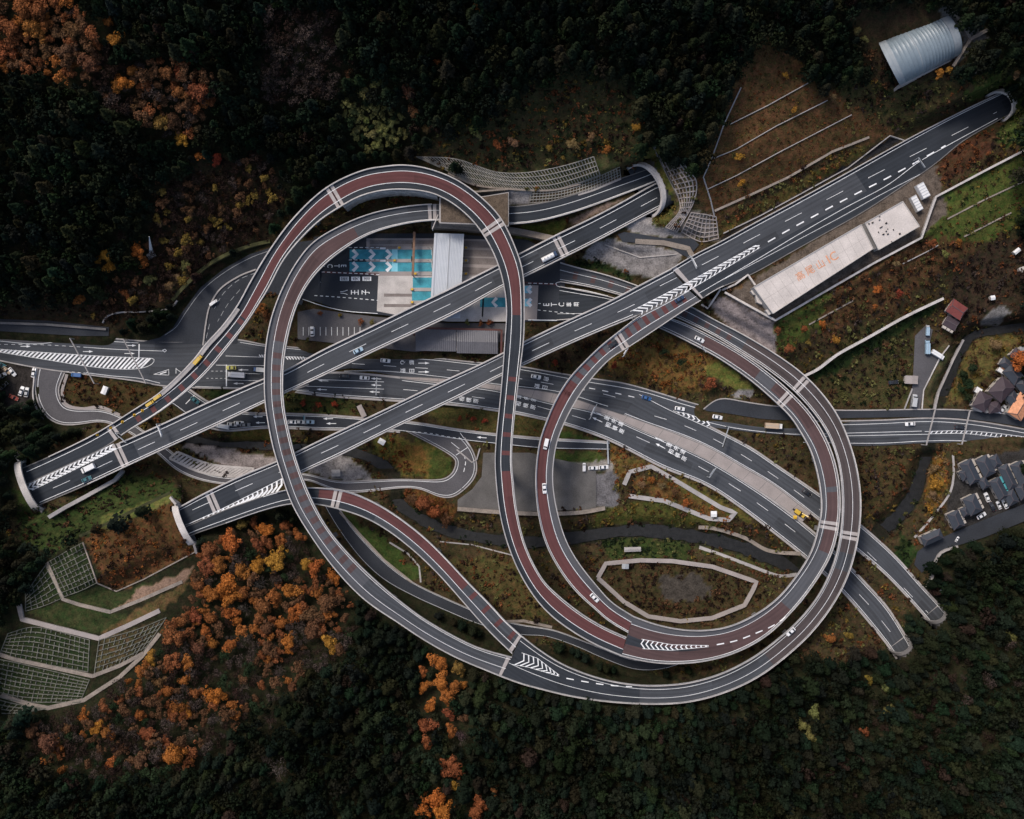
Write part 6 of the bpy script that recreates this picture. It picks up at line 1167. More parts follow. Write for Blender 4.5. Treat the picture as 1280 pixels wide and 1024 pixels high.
LIST = """290,681,15,O 335,660,11,O 319,654,8,R 355,659,8,R 375,668,9,o 349,675,8,o 320,682,9,R 348,702,14,Y 325,709,11,Y 302,658,8,y 380,705,9,Y 397,711,11,o 418,721,9,O 262,691,12,R 255,709,11,R 276,707,12,o 306,713,12,o 282,727,15,O 266,740,12,o 302,740,12,o 290,750,13,O 290,764,10,o 367,736,12,O 343,744,12,o 331,758,13,R 367,766,11,o 353,778,9,o 294,778,8,O 266,772,10,R 247,770,9,R 219,792,14,R 229,776,10,R 260,792,9,o 268,804,8,o 288,809,10,o 363,802,9,O 361,816,5,O 410,806,12,Y 404,754,14,B 390,772,13,B 391,790,12,B 306,762,10,V 249,731,10,R 327,729,11,V 322,772,9,R 335,784,11,B 211,827,11,R 233,829,10,o 190,823,9,Y 174,839,9,o 249,811,10,B
270,866,12,O 215,948,13,O 57,930,14,B 75,933,8,o 103,900,7,O 120,908,9,Y 135,918,8,o 85,910,8,B 137,953,8,o 120,943,10,V 150,938,9,B 132,883,9,R 150,878,7,R 175,893,8,o 190,880,11,B 210,863,9,o 235,890,8,O 185,915,10,R 207,928,9,R 175,953,11,B 245,863,9,R 300,863,13,b 230,848,8,o 310,800,11,V 312,822,10,V 340,810,11,B 350,838,9,V 318,846,10,b 270,900,11,V 240,920,10,V 300,880,9,b 160,900,9,V 40,915,10,B 200,850,9,B
545,828,12,O 555,853,13,O 532,860,9,O 570,860,9,o 537,880,9,O 557,873,9,o 580,855,6,O 527,840,7,o 535,903,12,R 560,893,9,R 562,913,9,o 580,898,7,B 532,928,9,R 562,963,13,R 570,982,8,Y 545,998,14,O 532,1015,10,O 557,1017,11,O 602,1003,10,R 620,988,7,R 595,1020,11,R 530,998,7,o 572,834,10,y 577,923,11,V 365,860,7,B 337,903,10,b 347,965,14,V 330,950,9,V
145,47,10,Y 137,28,6,o 155,100,11,O 165,90,8,o 147,107,8,o 207,87,9,R 222,90,8,R 225,112,11,R 250,110,13,R 257,130,8,o 200,155,11,y 215,147,9,B 228,172,8,Y 245,160,6,T 247,195,6,O 271,197,8,r 135,122,6,B 170,130,8,B 147,150,7,b 25,10,14,R 50,15,13,R 15,32,12,R 40,35,13,o 57,30,10,R 22,68,8,O 6,58,12,R 82,60,12,B 55,62,10,B 107,80,12,B 95,35,11,B 67,7,9,R 2,75,9,o 117,72,9,B 75,40,10,B 90,15,9,b
132,321,9,Y 137,336,8,Y 122,326,6,Y 174,313,9,O 178,328,8,o 152,296,8,b 100,376,8,o 212,356,7,T 220,348,6,T 252,303,5,y 200,278,5,T 260,286,7,B 285,283,6,y 155,368,7,R 185,351,8,L 205,300,6,y 230,330,6,L 275,262,7,B 240,265,7,B 300,255,6,y
447,160,6,L 455,150,6,L 465,165,8,L 480,160,8,L 490,155,7,L 470,177,8,L 486,173,7,L 440,140,6,L 455,115,8,L 470,106,7,L 505,167,6,L 533,163,6,T 507,112,8,B 547,77,6,o 515,140,8,B 595,7,6,o 437,92,6,B 590,162,6,L 597,171,5,L 622,180,6,R 640,178,7,T
740,170,6,T 760,186,6,o 715,182,7,T 797,160,6,Y 685,185,5,y 925,197,5,Y 927,230,5,Y 981,95,4,Y 992,137,4,Y 1040,122,5,T 1175,90,6,Y 1185,88,5,Y 1272,94,5,T 1072,41,6,L 1080,50,5,L 1097,363,5,O 1027,406,5,O 1122,367,5,r 1046,426,6,Y 985,438,7,R 1120,331,5,T 1198,302,5,o 1165,303,6,R 1092,383,4,o 972,412,5,R 1004,410,5,R 1276,452,14,O 1246,432,8,T 694,452,4,r 767,456,5,r 886,478,8,R 876,480,7,b 830,441,6,G 852,451,6,G 380,504,4,r 399,505,4,r 418,506,4,r 574,523,4,r 590,524,4,r 606,527,4,r 528,632,12,R 545,640,11,R 516,622,9,B 556,650,8,B 325,384,7,o 332,396,7,R 803,604,6,T 815,598,5,o 828,606,5,T 842,615,5,B 856,628,5,o 1170,588,8,T 1172,603,8,Y 1166,618,7,T 1212,480,8,G 1205,468,8,G 1215,462,7,G 1203,486,7,G 1211,496,6,G 1060,795,6,y 1040,798,7,o 1085,850,6,y 1105,860,6,L 1112,888,6,L 1265,795,7,L 1020,890,9,L 1005,905,9,L 1015,920,8,L 1080,915,7,R 1060,412,4,L 1010,430,4,y 1180,318,5,L 400,391,3,R 425,395,3,y 450,402,4,R 465,404,4,L 585,403,4,L 600,404,4,R 612,404,4,R"""
TREES = [(float(a), float(b), float(c), d) for a, b, c, d in (t.split(',') for t in LIST.split())]
MARKS = [((232,655),'the pale curved portal'),((345,560),'the bar-striped ramp'),((400,700),'the bar-striped ramp bend'),((150,800),'the beige terrace walls'),((40,890),'the lowest lattice slope'),((600,830),'the outer ramp merge'),((560,1024),'the bottom orange grove'),((40,0),'the top left corner'),((200,100),'the upper left clearing'),((186,310),'the toll bend hillside'),((240,380),'the toll road bend'),((470,210),'the tall loop'),((640,215),'the long lattice'),((800,230),'the round slanted portal'),((930,190),'the brown terraces'),((1150,70),'the arched hall'),((1050,330),'the white-roofed building'),((1170,380),'the high grey wall'),((1250,490),'the brown hip-roofed houses'),((830,450),'the russet triangle'),((400,505),'the planted median strip'),((590,525),'the sunken road strip'),((530,635),'the hairpin bend'),((830,610),'the kite-shaped basin'),((1170,600),'the narrow footpath kerb'),((1060,800),'the lower ring edge'),((1120,850),'the hooded portals'),((1020,905),'the lower forest'),((330,390),'the loop ramp gap'),((100,376),'the dark track wall'),((250,930),'the lower autumn wood'),((330,800),'the autumn wood')]
ORD = 'nearest,second nearest,third nearest,fourth nearest,fifth nearest,sixth nearest,seventh nearest,eighth nearest,ninth nearest,tenth nearest,eleventh nearest,twelfth nearest,thirteenth nearest,fourteenth nearest,fifteenth nearest,sixteenth nearest'.split(',')
# fill the autumn woods between the listed trees
AUT = [([(250,690),(300,655),(395,665),(440,745),(440,800),(405,835),(360,850),(330,880),(300,905),(230,965),(150,975),(30,950),(50,905),(120,880),(160,850),(205,800),(240,735)], 'VBbBRbVBVoRbBVGb', 8.5), ([(200,240),(330,190),(350,250),(320,290),(270,320),(230,350),(210,370),(150,400),(110,395),(150,340),(190,300)], 'bbBVbyBb', 7), ([(1080,820),(1130,830),(1180,800),(1280,760),(1300,900),(1200,960),(1090,900)], 'bbV', 8), ([(-20,-10),(80,-10),(122,40),(125,98),(80,98),(40,84),(-20,88)], 'RBRoBRB', 10), ([(165,82),(225,75),(268,100),(268,135),(230,178),(195,165),(165,130)], 'RBVB', 9), ([(430,130),(500,140),(500,185),(440,185)], 'LLG', 6.5), ([(90,60),(130,70),(200,110),(190,160),(150,140),(110,100)], 'bVb', 8), ([(330,10),(420,20),(420,120),(330,130)], 'VbV', 9)]
xy = [(t[0], t[1], t[2]) for t in TREES]; FILL = []; rnd = random.Random(5)
for poly, cs, r0 in AUT:
    q = np.array(poly); tries = 0
    while tries < (6000 if len(cs) > 10 else (25 if cs == 'bbV' else 1500)):
        tries += 1; x = rnd.uniform(q[:,0].min(), q[:,0].max()); y = rnd.uniform(q[:,1].min(), q[:,1].max()); r = r0*rnd.uniform(.75, 1.2)
        if not inpoly(np.array([x]), np.array([y]), poly)[0] or float(roadd(np.array(x), np.array(y))) < r+2: continue
        if all((x-a)**2+(y-b)**2 > (.57*(r+c))**2 for a, b, c in xy): xy.append((x, y, r)); FILL.append((x, y, r*rnd.uniform(.7, 1.15), (rnd.choice('RBoRB') if vnoise(np.array(x), np.array(y), 34, 91)+.0013*(775-y) > .45 else rnd.choice('VbbVBG')) if len(cs) > 10 else rnd.choice(cs)))
big = sorted([t for t in TREES if t[2] > 5], key=lambda t: -t[2]); FILL += big[285:]; TREES = big[:285]+[t for t in TREES if t[2] <= 5]
near_ = {}
for t in TREES:
    k = min(range(len(MARKS)), key=lambda i: math.hypot(MARKS[i][0][0]-t[0], MARKS[i][0][1]-t[1])); near_.setdefault((k, t[3]), []).append(t)
for (k, c), ts in near_.items():
    ts.sort(key=lambda t: math.hypot(MARKS[k][0][0]-t[0], MARKS[k][0][1]-t[1])); col, cn = CLR[c]
    for i, t in enumerate(ts):
        sz = 'small ' if t[2] < 7 else ('broad ' if t[2] > 11.5 else ''); kind = 'b' if c in 'Vb' else 'd'; thing_ = 'bush' if t[2] <= 5 else 'tree'
        lb = f"{sz}{cn} {thing_}, " + ((ORD[i] if i < len(ORD) else f'{i+1}th nearest')+' of its colour to ' if len(ts) > 1 else 'beside ')+MARKS[k][1]
        tree(kind, 'bush' if thing_ == 'bush' else ('autumn_tree' if c != 'G' else 'evergreen_tree'), t[0], t[1], t[2]*.40, col, lb, thing_, 'autumn trees' if thing_ == 'tree' else 'bushes on the slopes')
# dark conifer forest: the trees nearest to the interchange one by one, the rest as one mass
IDX = lambda x, y: (int(np.clip(np.searchsorted(gy, y), 0, len(gy)-1)), int(np.clip(np.searchsorted(gx, x), 0, len(gx)-1)))
isforest = (np.abs(GC-np.array(FOREST)).sum(-1) < 1e-6)
cell = 12.0; grid = {}
for x, y, r in xy: grid.setdefault((int(x//cell), int(y//cell)), []).append((x, y, r*1.75))
CONS = []; rnd = random.Random(9); TERR = [(50,700),(104,668),(258,688),(215,795),(110,892),(-10,902),(-10,780),(22,755)]
for n in range(90000):
    x = rnd.uniform(-70, 1350); y = rnd.uniform(-70, 1094); r = rnd.choice((5.6,6.6,7.6,8.8,10.2)); j, i = IDX(x, y)
    if not isforest[j, i] or ROADMASK[j, i] < r+3: continue
    cx, cy = int(x//cell), int(y//cell); ok = True
    for a in range(cx-3, cx+4):
        for b in range(cy-3, cy+4):
            for u, v, q in grid.get((a, b), ()):
                if (u-x)**2+(v-y)**2 < ((r+q)*.54)**2: ok = False; break
            if not ok: break
        if not ok: break
    if ok and (any(inpoly(np.array([x]), np.array([y]), a[0])[0] for a in (AUT[0],AUT[3],AUT[4],AUT[5])) or inpoly(np.array([x]), np.array([y]), TERR)[0]): continue
    if ok: grid.setdefault((cx, cy), []).append((x, y, r)); CONS.append((x, y, r))
REG = [((430,170),'behind the tall loop'),((620,120),'over the long curved lattice'),((850,130),'left of the brown terraces'),((1080,60),'around the arched hall'),((90,350),'above the dark track wall'),((200,220),'in the upper left wood'),((480,850),'under the long ramp beside the orange grove'),((800,920),'below the outer ring'),((1100,900),'below the hooded portals'),((60,620),'over the wide chevron portal'),((1250,720),'behind the housing lane'),((250,950),'below the autumn wood')]
def rank(t):
    j, i = IDX(t[0], t[1]); return ROADMASK[j, i]+(0 if 0 < t[0] < 1280 and 0 < t[1] < 1024 else 1e6)
CONS.sort(key=rank); GREENS = [(.0090,.0140,.0078),(.0076,.0125,.0074),(.0110,.0150,.0075),(.0070,.0108,.0072),(.0135,.0145,.0078)]
fv = []; fk = []; fc = []; FB = [broadleaf(s, 18, 60, .14) for s in (61,62,63,64)]; FT = [broadleaf(s, 14, 38, .13) for s in (65,66,67)]
sv = []; sk = []; sc = []; LOW = [conifer(s, 330, .095) for s in (31,32,33,34,35)]; LOWB = [broadleaf(s, 12, 26, .24, .6) for s in (51,52,53)]; g_ = np.random.default_rng(3)
for n, (x, y, r) in enumerate(CONS):
    j, i = IDX(x, y); tone = .55+.9*vnoise(np.array(x), np.array(y), 60, 77); col = [c*tone*random.uniform(.85, 1.2) for c in GREENS[random.randrange(5)]]
    if rnd.random() < .02: col = [.020, .013, .010]
    if n < 290:
        k = min(range(len(REG)), key=lambda q: math.hypot(REG[q][0][0]-x, REG[q][0][1]-y))
        tree('c', 'cedar_tree', x, y, r*.38, col, 'dark green cedar in the dense stand '+REG[k][1], 'tree', 'cedars '+REG[k][1]); continue
    g0 = float(gz(x, y)); s = r*.38/.25*random.uniform(.82,1.25); v, k = LOW[n % 5]; zc = .55
    if rnd.random() < .42: v, k = LOWB[n % 3]; s = r*rnd.uniform(.36,.56); zc = 1.3; v = v*np.array([1,1,1.5])
    p = P(x, y, g0+s*zc);  a = random.uniform(0, 6.28); ca, sa = math.cos(a), math.sin(a)
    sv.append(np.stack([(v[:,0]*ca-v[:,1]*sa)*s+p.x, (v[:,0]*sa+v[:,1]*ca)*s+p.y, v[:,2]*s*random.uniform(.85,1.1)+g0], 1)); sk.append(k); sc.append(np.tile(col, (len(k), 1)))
for n, (x, y, r, c) in enumerate(FILL):
    g0 = float(gz(x, y)); s = r*.42; p = P(x, y, g0+s*1.3); v, k = FB[n % 4] if c not in 'Vb' else FT[n % 3]; a = random.uniform(0, 6.28); ca, sa = math.cos(a), math.sin(a)
    fv.append(np.stack([(v[:,0]*ca-v[:,1]*sa)*s+p.x, (v[:,0]*sa+v[:,1]*ca)*s+p.y, v[:,2]*s+g0], 1)); fk.append(k); fc.append(np.tile(np.array(CLR[c][0])*random.uniform(.7, 1.1), (len(k), 1)))
tag(add('autumn_wood', leafmesh('autumn_wood', np.concatenate(fv), np.concatenate(fk), np.concatenate(fc))), kind='stuff')
o = add('forest', leafmesh('forest', np.concatenate(sv), np.concatenate(sk), np.concatenate(sc))); tag(o, kind='stuff'); print('conifers', len(CONS), 'deciduous', len(TREES))
# low scrub on the banks: one mass, tinted like what grows there
PAL = {FRINGE: 'GbLBRGyb', BROWN: 'BbVLBbyRL', DARKB: 'bbBVB', RUST: 'RRoB', GREEN: None, (.095,.050,.030): 'BRRBLyRL', (.085,.045,.028): 'BLBbRV', (.070,.080,.027): 'LLyLBBGR', (.055,.043,.024): 'BbLGV', (.040,.026,.022): 'bbVBR', (.13,.075,.032): 'RoBTyR', (.085,.042,.024): 'RBRboB', (.10,.07,.03): 'yBLR', (.065,.030,.022): 'RRbR', (.12,.055,.025): 'RoRB', (.075,.055,.028): 'BRbL', (.10,.075,.035): 'TyB', (.055,.036,.02): 'BbR', (.105,.085,.03): 'yLoB', (.13,.075,.028): 'oRy', (.055,.038,.022): 'BbVR', (.16,.085,.03): 'oTY', (.065,.062,.022): 'LyLB', (.12,.065,.03): 'oTR', (.12,.075,.032): 'RoT', DGREEN: 'G', (.035,.045,.018): 'GGL', (.06,.055,.025): 'LBb', (.05,.036,.022): 'Bb', (.07,.055,.025): 'BLR', (.05,.05,.022): 'LGB', (.034,.045,.018): 'GbGB', OLIVE: 'LyL', (.055,.07,.024): 'LG'}
pal = {k: v for k, v in PAL.items() if v}; keys = np.array(list(pal)); vals = list(pal.values())
sv = []; sk = []; sc = []; LB = [broadleaf(s, 5, 9, .42, .45) for s in (41,42,43,44)]
for n in range(66000):
    x = rnd.uniform(-20, 1300); y = rnd.uniform(60, 900); j, i = IDX(x, y); c = GC[j, i]
    if RIVD[j, i] < -3.5 or (ROADMASK[j, i] < 3.0 and not (RIVD[j, i] < 2 and rnd.random() < .5)): continue
    if ROADMASK[j, i] < 3.0 and FREED[j, i] < 2.5: continue
    c = c if RIVD[j, i] > 1 else np.array(DGREEN if rnd.random() < .5 else BROWN); d = np.abs(keys-c).sum(1); q = int(np.argmin(d))
    if d[q] > 1e-6: continue
    WD = c[0] == .095; GB = c[0] == .070
    if rnd.random() < (.5 if WD or GB else .25): continue
    cl = CLR[vals[q][int(vnoise(np.array(x), np.array(y), 7, 5)*len(vals[q])*.999)] if rnd.random() < .6 else rnd.choice(vals[q])][0]; s = rnd.choice((.45,.55,.7,.85) if WD else ((.5,.6,.8,1.2) if GB else (.5,.6,.75,.95,1.3,1.8))); g0 = float(gz(x, y)); p = P(x, y, g0); v, k = LB[n % 4]; a = rnd.uniform(0, 6.28); ca, sa = math.cos(a), math.sin(a)
    sv.append(np.stack([(v[:,0]*ca-v[:,1]*sa)*s+p.x, (v[:,0]*sa+v[:,1]*ca)*s+p.y, (v[:,2]-1.05)*s*.8+g0], 1)); sk.append(k); sc.append(np.tile(np.array(cl)*rnd.uniform(.35, .95), (len(k), 1)))
tag(add('undergrowth', leafmesh('undergrowth', np.concatenate(sv), np.concatenate(sk), np.concatenate(sc))), kind='stuff')
# ------------------------------------------------------------------ vehicles
M['tyre'] = mat('tyre', (.015,.015,.016), .9, .1); M['lamp'] = mat('lamp_glass', (.6,.6,.55), .2, .05, spec=.6); M['tail'] = mat('tail_lamp', (.35,.02,.02), .3, .05)
PAINT = {}
def paint(c):
    if c not in PAINT:
        PAINT[c] = mat('car_paint', {'white': (.72,.72,.72), 'black': (.018,.018,.022), 'blue': (.03,.10,.26), 'navy': (.02,.045,.10), 'sky': (.30,.42,.52), 'yellow': (.55,.36,.04), 'teal': (.03,.12,.14), 'grey': (.16,.165,.17), 'silver': (.42,.43,.44), 'beige': (.45,.34,.24), 'orange': (.55,.25,.06), 'red': (.30,.06,.04), 'lime': (.45,.42,.10)}[c], .3, .06, spec=.6)
    return PAINT[c]
def loft(secs, n=None):
    mb = MB(); mb.grid(secs, 0, closed=True); mb.poly(secs[0][::-1]); mb.poly(secs[-1]); return mb
def wheel_part(root, x, y, r):
    mb = MB(); mb.tube((x, y-.11, r), (x, y+.11, r), r, n=12); w = mb.build('wheel', M['tyre'], root); mb = MB(); s = .115 if y > 0 else -.115; mb.tube((x, y+s*.9, r), (x, y+s*1.08, r), r*.58, n=10); mb.build('rim', M['steel'], w)
def rect(x, hw, z0, z1, r=.12): return [Vector((x,-hw,z0)), Vector((x,-hw,z1-r)), Vector((x,-hw+r,z1)), Vector((x,hw-r,z1)), Vector((x,hw,z1-r)), Vector((x,hw,z0))]
def car(kind):
    """a vehicle along +X standing on the origin"""
    root = empty({'car': 'parked_car', 'van': 'van', 'truck': 'truck', 'digger': 'excavator', 'tanker': 'truck'}[kind], (0,0,0)); bm_ = paint('white')
    if kind == 'car':
        S_ = [(-2.2,.72,.42,.82),(-2.05,.84,.3,.95),(-1.2,.88,.28,1.0),(0,.89,.28,1.0),(1.1,.88,.28,.96),(1.9,.84,.3,.82),(2.2,.70,.4,.68)]
        loft([rect(x, w, a, b) for x, w, a, b in S_]).build('body', bm_, root)
        G_ = [(-1.75,.66,.95,1.0),(-1.25,.70,.95,1.38),(.15,.70,.95,1.42),(.95,.68,.93,.99)]
        loft([rect(x, w, a, b, .05) for x, w, a, b in G_]).build('window', M['glass'], root)
        mb = loft([rect(x, .6, a, b, .04) for x, a, b in ((-1.15,1.36,1.42),(-.5,1.38,1.46),(.12,1.38,1.45))]); mb.build('roof', bm_, root); W_ = (1.35, .78, .32)
    elif kind == 'van':
        S_ = [(-2.3,.80,.4,1.85),(-2.2,.86,.3,1.95),(1.0,.86,.3,1.95),(1.5,.85,.3,1.35),(2.2,.80,.32,1.0),(2.35,.74,.4,.85)]
        loft([rect(x, w, a, b) for x, w, a, b in S_]).build('body', bm_, root); mb = MB(); mb.quad((1.06,-.72,1.93),(1.06,.72,1.93),(1.54,.74,1.40),(1.54,-.74,1.40)); 
        for s in (-1,1): mb.quad((-1.9,s*.87,1.2),(1.0,s*.87,1.2),(.9,s*.85,1.75),(-1.9,s*.85,1.75))
        o = mb.build('window', M['glass'], root); o.location.z += .02; W_ = (1.45, .80, .34)
    else:
        L = 4.2 if kind != 'digger' else 2
        loft([rect(x, 1.1, a, b) for x, a, b in ((2.2,.5,2.3),(2.3,.45,2.45),(3.4,.45,2.45),(3.9,.45,1.7),(4.0,.5,1.2))]).build('cab', bm_, root); mb = MB(); mb.quad((3.42,-.95,2.44),(3.42,.95,2.44),(3.92,.98,1.75),(3.92,-.98,1.75)); o = mb.build('windscreen', M['glass'], root); o.location = (.02,0,.02)
        mb = MB(); mb.box((0,0,.55), 7.6, .9, .3); mb.build('chassis', M['rubber'], root)
        if kind == 'truck':
            mb = loft([rect(x, 1.2, .9, 3.1, .06) for x in (-4,2.0)]); mb.build('cargo_box', paint('white'), root)
            mb = MB(); mb.bar((-4,0,3.12),(2,0,3.12),.12,.05); mb.build('roof_seam', M['steel'], root)
        elif kind == 'tanker':
            mb = MB(); mb.tube((-3.9,0,1.9),(2.0,0,1.9),1.15,n=20); mb.build('tank', paint('white'), root, smooth=False); mb = MB()
            for x in (-2.6,-1,.6): mb.tube((x,0,3.0),(x,0,3.2),.3,n=10)
            mb.build('hatch', M['steel'], root)
        else:
            mb = MB(); mb.box((-1,0,.9),3.2,2.3,1.0); mb.build('engine_cover', paint('yellow'), root); mb = MB(); mb.bar((1.5,.8,1.6),(5,1,3.4),.45); mb.bar((5,1,3.4),(6.5,1,1),.35); mb.build('boom', paint('yellow'), root)
            for s in (-1,1): mb = MB(); mb.box((0,s*1.1,0),4.2,.6,.9); mb.build('track', M['rubber'], root)
            mb = MB(); mb.box((6.4,1,.2),1.1,1.2,.9); mb.build('bucket', M['rust'], root); W_ = None
        if kind != 'digger': W_ = (2.9, 1.0, .48)
    if W_:
        for sx in (-1, 1):
            for sy in (-1, 1): wheel_part(root, sx*W_[0], sy*W_[1], W_[2])
        x1 = {'car': 2.17, 'van': 2.3}.get(kind, 3.99); x0 = {'car': -2.2, 'van': -2.3}.get(kind, -4.0)
        for sy in (-1, 1):
            mb = MB(); mb.box((x1, sy*.55, .55), .12, .32, .16); mb.build('headlight', M['lamp'], root); mb = MB(); mb.box((x0, sy*.6, .7), .06, .25, .18); mb.build('tail_light', M['tail'], root)
    return root
PROTO = {}; USED = set()
def copytree(o, par=None):
    c = o.copy(); COL.objects.link(c)
    if par is not None: c.parent = par
    for ch in list(o.children): copytree(ch, c)
    return c
def put(kind, px, py, col, label, on=None, head=0.0, flip=False, scale=1.0, z=None, cargo=None, name=None):
    if kind not in PROTO: PROTO[kind] = car(kind); r = PROTO[kind]
    else: r = copytree(PROTO[kind])
    if on in R: zz = R[on].zat(px, py)+.03; h = R[on].heading(px, py)+(math.pi if flip else 0)
    else: zz = (float(padz(on, px, py)) if on in PADS else float(gz(px, py)))+.03; h = math.radians(head)
    if z is not None: zz = z
    r.location = P(px, py, zz); r.rotation_euler = (0, 0, h); r.scale = (scale,)*3 if not isinstance(scale, tuple) else scale
    for ch in r.children:
        n = ch.name.split('.')[0]
        if n in ('body', 'roof', 'cab', 'engine_cover') or (n in ('cargo_box', 'tank') and cargo):
            ch.material_slots[0].link = 'OBJECT'; ch.material_slots[0].material = paint(cargo if n in ('cargo_box', 'tank') else col)
    r.name = name or {'car': 'car', 'van': 'van', 'truck': 'truck', 'tanker': 'truck', 'digger': 'excavator'}[kind]
    return tag(r, label, {'tanker': 'truck', 'digger': 'excavator'}.get(kind, kind), 'vehicles on the roads' if on in R else 'parked vehicles')
for a in [('van',111.5,585.5,'white','white van on the chevron viaduct beside a dark teal car','V1',0,True,1.35),('car',109,599,'teal','dark teal car beside the white van near the wide portal','V1'),
 ('car',448,438.5,'sky','pale blue car on the straight viaduct above the car park','V1'),('car',849,374,'navy','dark blue car beside the mainline chevrons','V3'),('car',766,430.5,'black','black car on the red bars at the ramp joint','R5'),
 ('van',682.5,555,'white','white van on the red lane above the sunken road','R5'),('car',680.5,610.5,'white','white car on the red lane above the gravel yard','R5'),('car',743,747,'white','white car on the red lane near the beige pond wall','R5'),('car',988,789.5,'white','white car on the outer ring carriageway','O',0,True),
 ('car',874,424.5,'white','white car on the inner ring near the russet triangle','I',0,True),('car',808,497.5,'blue','blue car on the highway before the branch gore','N20'),('car',849.5,511,'white','white car at the tip of the branch gore chevrons','N20'),('car',896.5,521.5,'white','white car in the branch lane past the gore chevrons','N20'),
 ('car',1137,530,'white','white car alone on the eastern highway','N20',0,True),('car',1199,534,'black','small black car below the pale sign beam','N20'),('car',289.5,460,'lime','yellow taxi at the stop line under the loop ramps','N20',0,True),('car',482,451,'white','white car beside the eastbound road lettering','N20'),
 ('car',431,470,'black','dark car in the queue left of the white car','DN',0,True),('car',456,472.5,'white','white car in the queue at the lane arrows','DN',0,True),('car',670,471,'white','white car on the highway between two loop ramps','N20'),
 ('car',390.5,414.5,'white','white car parked alone in the car park bays','car_park',92),('van',96.5,469,'blue','bright blue van beside the brown traffic island','N20',0,True),('car',244,500.5,'teal','dark teal car waiting on the short link road','LR'),
 ('car',290.5,530.5,'silver','silver car behind the white truck on the sunken road','LR'),('car',299,529,'white','white car, middle of the row on the sunken road','LR'),('car',307,531,'grey','grey car, last of the row on the sunken road','LR'),('car',366,527.5,'white','white car right of the bar-striped ramp, on the sunken road','LR'),('car',375.5,527.5,'silver','silver car ahead of the slim blue sign post','LR'),('car',387,527.5,'sky','pale car under the slim blue sign post','LR'),
 ('car',741.5,585,'white','white car parked in the middle of the yard row','x',2),('car',754.5,584,'white','white car parked by the cross wall at the yard','x',4),('van',730,584,'white','white mini van at the left of the yard row','x',88,False,.8),
 ('car',1008,616,'black','black car on the dark carriageway entering under the ring','UP'),('van',1142,501,'silver','light truck parked low on the lane by the highway','lane',82,False,1.2),('car',1116,478,'black','black car by the flat concrete shed','x',5),
 ('car',1233,621.5,'white','white car between the teal-edged house and the square house','x',112),('car',1239.5,633,'black','black car in front of the teal-edged house','x',114),('car',1248,631.5,'white','small white car at the end of the teal-edged house','x',114,False,.85),('car',1255.5,630,'white','white car beside the paved court','x',116),('car',1226,644.5,'white','white car at the corner of the square slate house','x',30),('car',1196,674,'white','white car end-on at the lane beside the balcony house','x',60,False,.6),
 ('car',16,465,'white','white car in the scrap yard below the highway','x',-50),('car',9,463,'beige','beige car next to a white one in the scrap yard','x',-40),('car',3,470,'white','white car at the picture edge in the scrap yard','x',30),('car',27.5,489,'white','white and blue car in the lower scrap yard','x',70),('car',34,490.5,'silver','silver car at the white guard wall in the scrap yard','x',80),('car',43,466,'white','white car standing by the kerb corner of the scrap yard','x',80),('car',18,497,'red','rust red wreck in the scrap yard','x',-25),('car',2,456,'teal','teal car half out of view in the scrap yard','x',-25),('car',5,482,'grey','grey wreck among weeds in the scrap yard','x',40),('car',1252,511.5,'white','white car before the small brown annex','x',50),('car',1258,511,'silver','silver car beside the bright orange roof','x',60)]:
    k, x, y, c, lb, on = a[:6]; put(k, x, y, c, lb, on, *a[6:])
put('truck', 296, 468.8, 'white', 'long white box truck at the stop line', 'N20', flip=True, scale=(1.0,1,1)); put('truck', 326, 462.5, 'blue', 'truck with a blue cab half under the bar-striped ramp', 'N20', flip=True, scale=.8, cargo='silver'); put('truck', 966.5, 532.5, 'white', 'truck with a beige load just before the ring', 'N20', cargo='beige'); put('truck', 279, 533, 'white', 'white truck half under the straight viaduct on the sunken road', 'LR', flip=True, scale=.75)
put('tanker', 687, 321.5, 'navy', 'dark blue cab truck with a white tank on the straight viaduct', 'V1', scale=.95)
put('truck', 1158, 434, 'sky', 'pale blue truck at the head of the lane', 'lane', head=90, scale=.78, cargo='sky'); put('truck', 1171, 444, 'white', 'white box trailer truck slanted across the lane', 'lane', head=-31, scale=.8); put('truck', 1158.5, 413, 'silver', 'pale grey flat truck above the pale blue truck', 'lane', head=88, scale=.6, cargo='sky')
put('truck', 248.5, 450, 'yellow', 'yellow works truck, upper one on the tall loop shoulder', 'R4', scale=.62, cargo='yellow'); put('truck', 198, 496.5, 'yellow', 'yellow works truck, middle one on the tall loop shoulder', 'R4', scale=.5, cargo='yellow'); put('truck', 188.5, 504.5, 'yellow', 'yellow works truck, lowest one on the tall loop shoulder', 'R4', scale=.5, cargo='yellow')
put('digger', 998, 641, 'yellow', 'yellow excavator on the concrete median under the ring', 'x', head=-35, scale=.8, z=1.5); put('truck', 268, 378.5, 'white', 'small white lorry on the toll road divider', 'approach', head=35, scale=.5); put('truck', 1150, 243, 'white', 'x', 'x') if False else None
# traffic cones of the works on the tall loop
mb = MB(); mb.box((0,0,0), .75, .75, .08); mb.tube((0,0,.08), (0,0,1.1), .3, .06, 10)
cone = mb.build('traffic_cone', M['yellow'])
for i, ((x, y), w) in enumerate((((178,513.5),'nearest the works trucks'),((168,519),'second from the works trucks'),((153,527.5),'third from the works trucks'),((138.5,535),'fourth, by the expansion joint'),((121.5,543.5),'last, nearest the wide portal'))):
    c = cone if i == 0 else cone.copy()
    if i: COL.objects.link(c)
    c.location = P(x, y, R['R4'].zat(x, y)+.02); c.scale = (1.5,1.5,1.3); tag(c, 'yellow traffic cone on the tall loop shoulder, '+w, 'cone', 'cones of the road works')
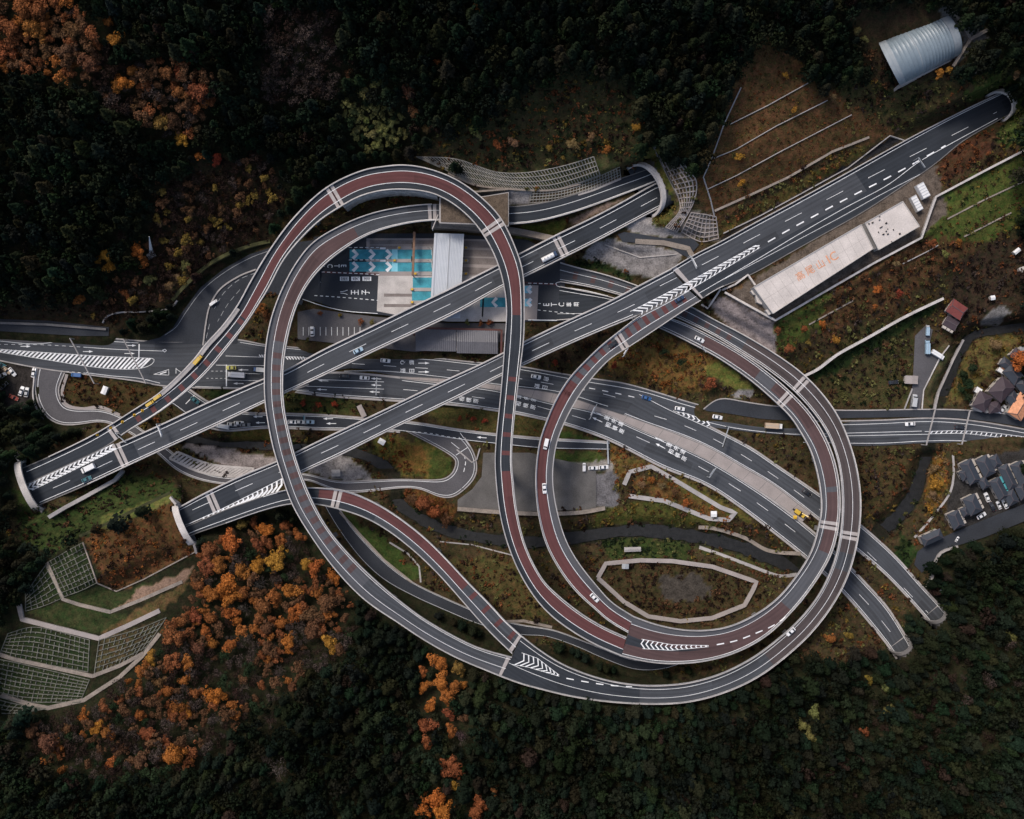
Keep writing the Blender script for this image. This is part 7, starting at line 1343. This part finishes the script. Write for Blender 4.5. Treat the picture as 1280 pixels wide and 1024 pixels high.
# parking bay lines and the white hillside marker
mb = MB()
for i in range(11): x = 379+i*7.1; mark(mb, [(x,409),(x,419.5)], lambda a, b: float(padz('car_park', a, b)), .2)
pk = bpy.data.objects.get('car_park_pavement'); mb.build('bay_marking', M['paint'], pk)
root = empty('relay_mast', G(188,312), 'slim white pointed mast standing on the forest slope', 'mast'); b = G(188.5,318); t = P(186.5,296,b.z+17); mb = MB(); mb.tube(b-Vector((0,0,1)), t, 1.3, .15, 4); mb.build('lattice_body', M['white'], root); mb = MB(); mb.box((b.x, b.y, b.z-.5), 3.4, 3.4, 1.2, .5); mb.build('footing', M['conc'], root)
# ------------------------------------------------------------------ light and camera
W = bpy.data.worlds.new('World'); SC.world = W; W.use_nodes = True; nt = W.node_tree
sky = nt.nodes.new('ShaderNodeTexSky'); sky.sky_type = 'NISHITA'; sky.sun_disc = False
SUN_EL, SUN_AZ = math.radians(52), math.radians(-40)        # from the upper left of the picture (+Y is up)
sky.sun_elevation = SUN_EL; sky.sun_rotation = SUN_AZ; sky.air_density = 1.0; sky.dust_density = 4.0; sky.ozone_density = 1.0
nt.links.new(sky.outputs[0], nt.nodes['Background'].inputs['Color']); nt.nodes['Background'].inputs['Strength'].default_value = .10
sl = bpy.data.lights.new('sun', 'SUN'); sl.energy = 1.35; sl.angle = math.radians(16); sl.color = (1.0, .93, .86)
so = bpy.data.objects.new('sun', sl); COL.objects.link(so)
d = Vector((math.sin(SUN_AZ)*math.cos(SUN_EL), math.cos(SUN_AZ)*math.cos(SUN_EL), math.sin(SUN_EL))); so.rotation_euler = d.to_track_quat('Z', 'Y').to_euler(); so.location = d*300
cam = bpy.data.cameras.new('camera'); co = bpy.data.objects.new('camera', cam); COL.objects.link(co)
co.location = (0, 0, H); co.rotation_euler = (0, 0, 0); cam.sensor_width = 36; cam.lens = 36*H/(1280*S); cam.clip_end = 20000; cam.clip_start = 1
SC.camera = co
SC.view_settings.view_transform = 'Standard'; SC.view_settings.look = 'None'; SC.view_settings.exposure = 0.65; SC.view_settings.gamma = 1.0
SC.cycles.use_denoising = True; SC.cycles.max_bounces = 4; SC.cycles.diffuse_bounces = 2; SC.cycles.glossy_bounces = 1; SC.cycles.transparent_max_bounces = 4
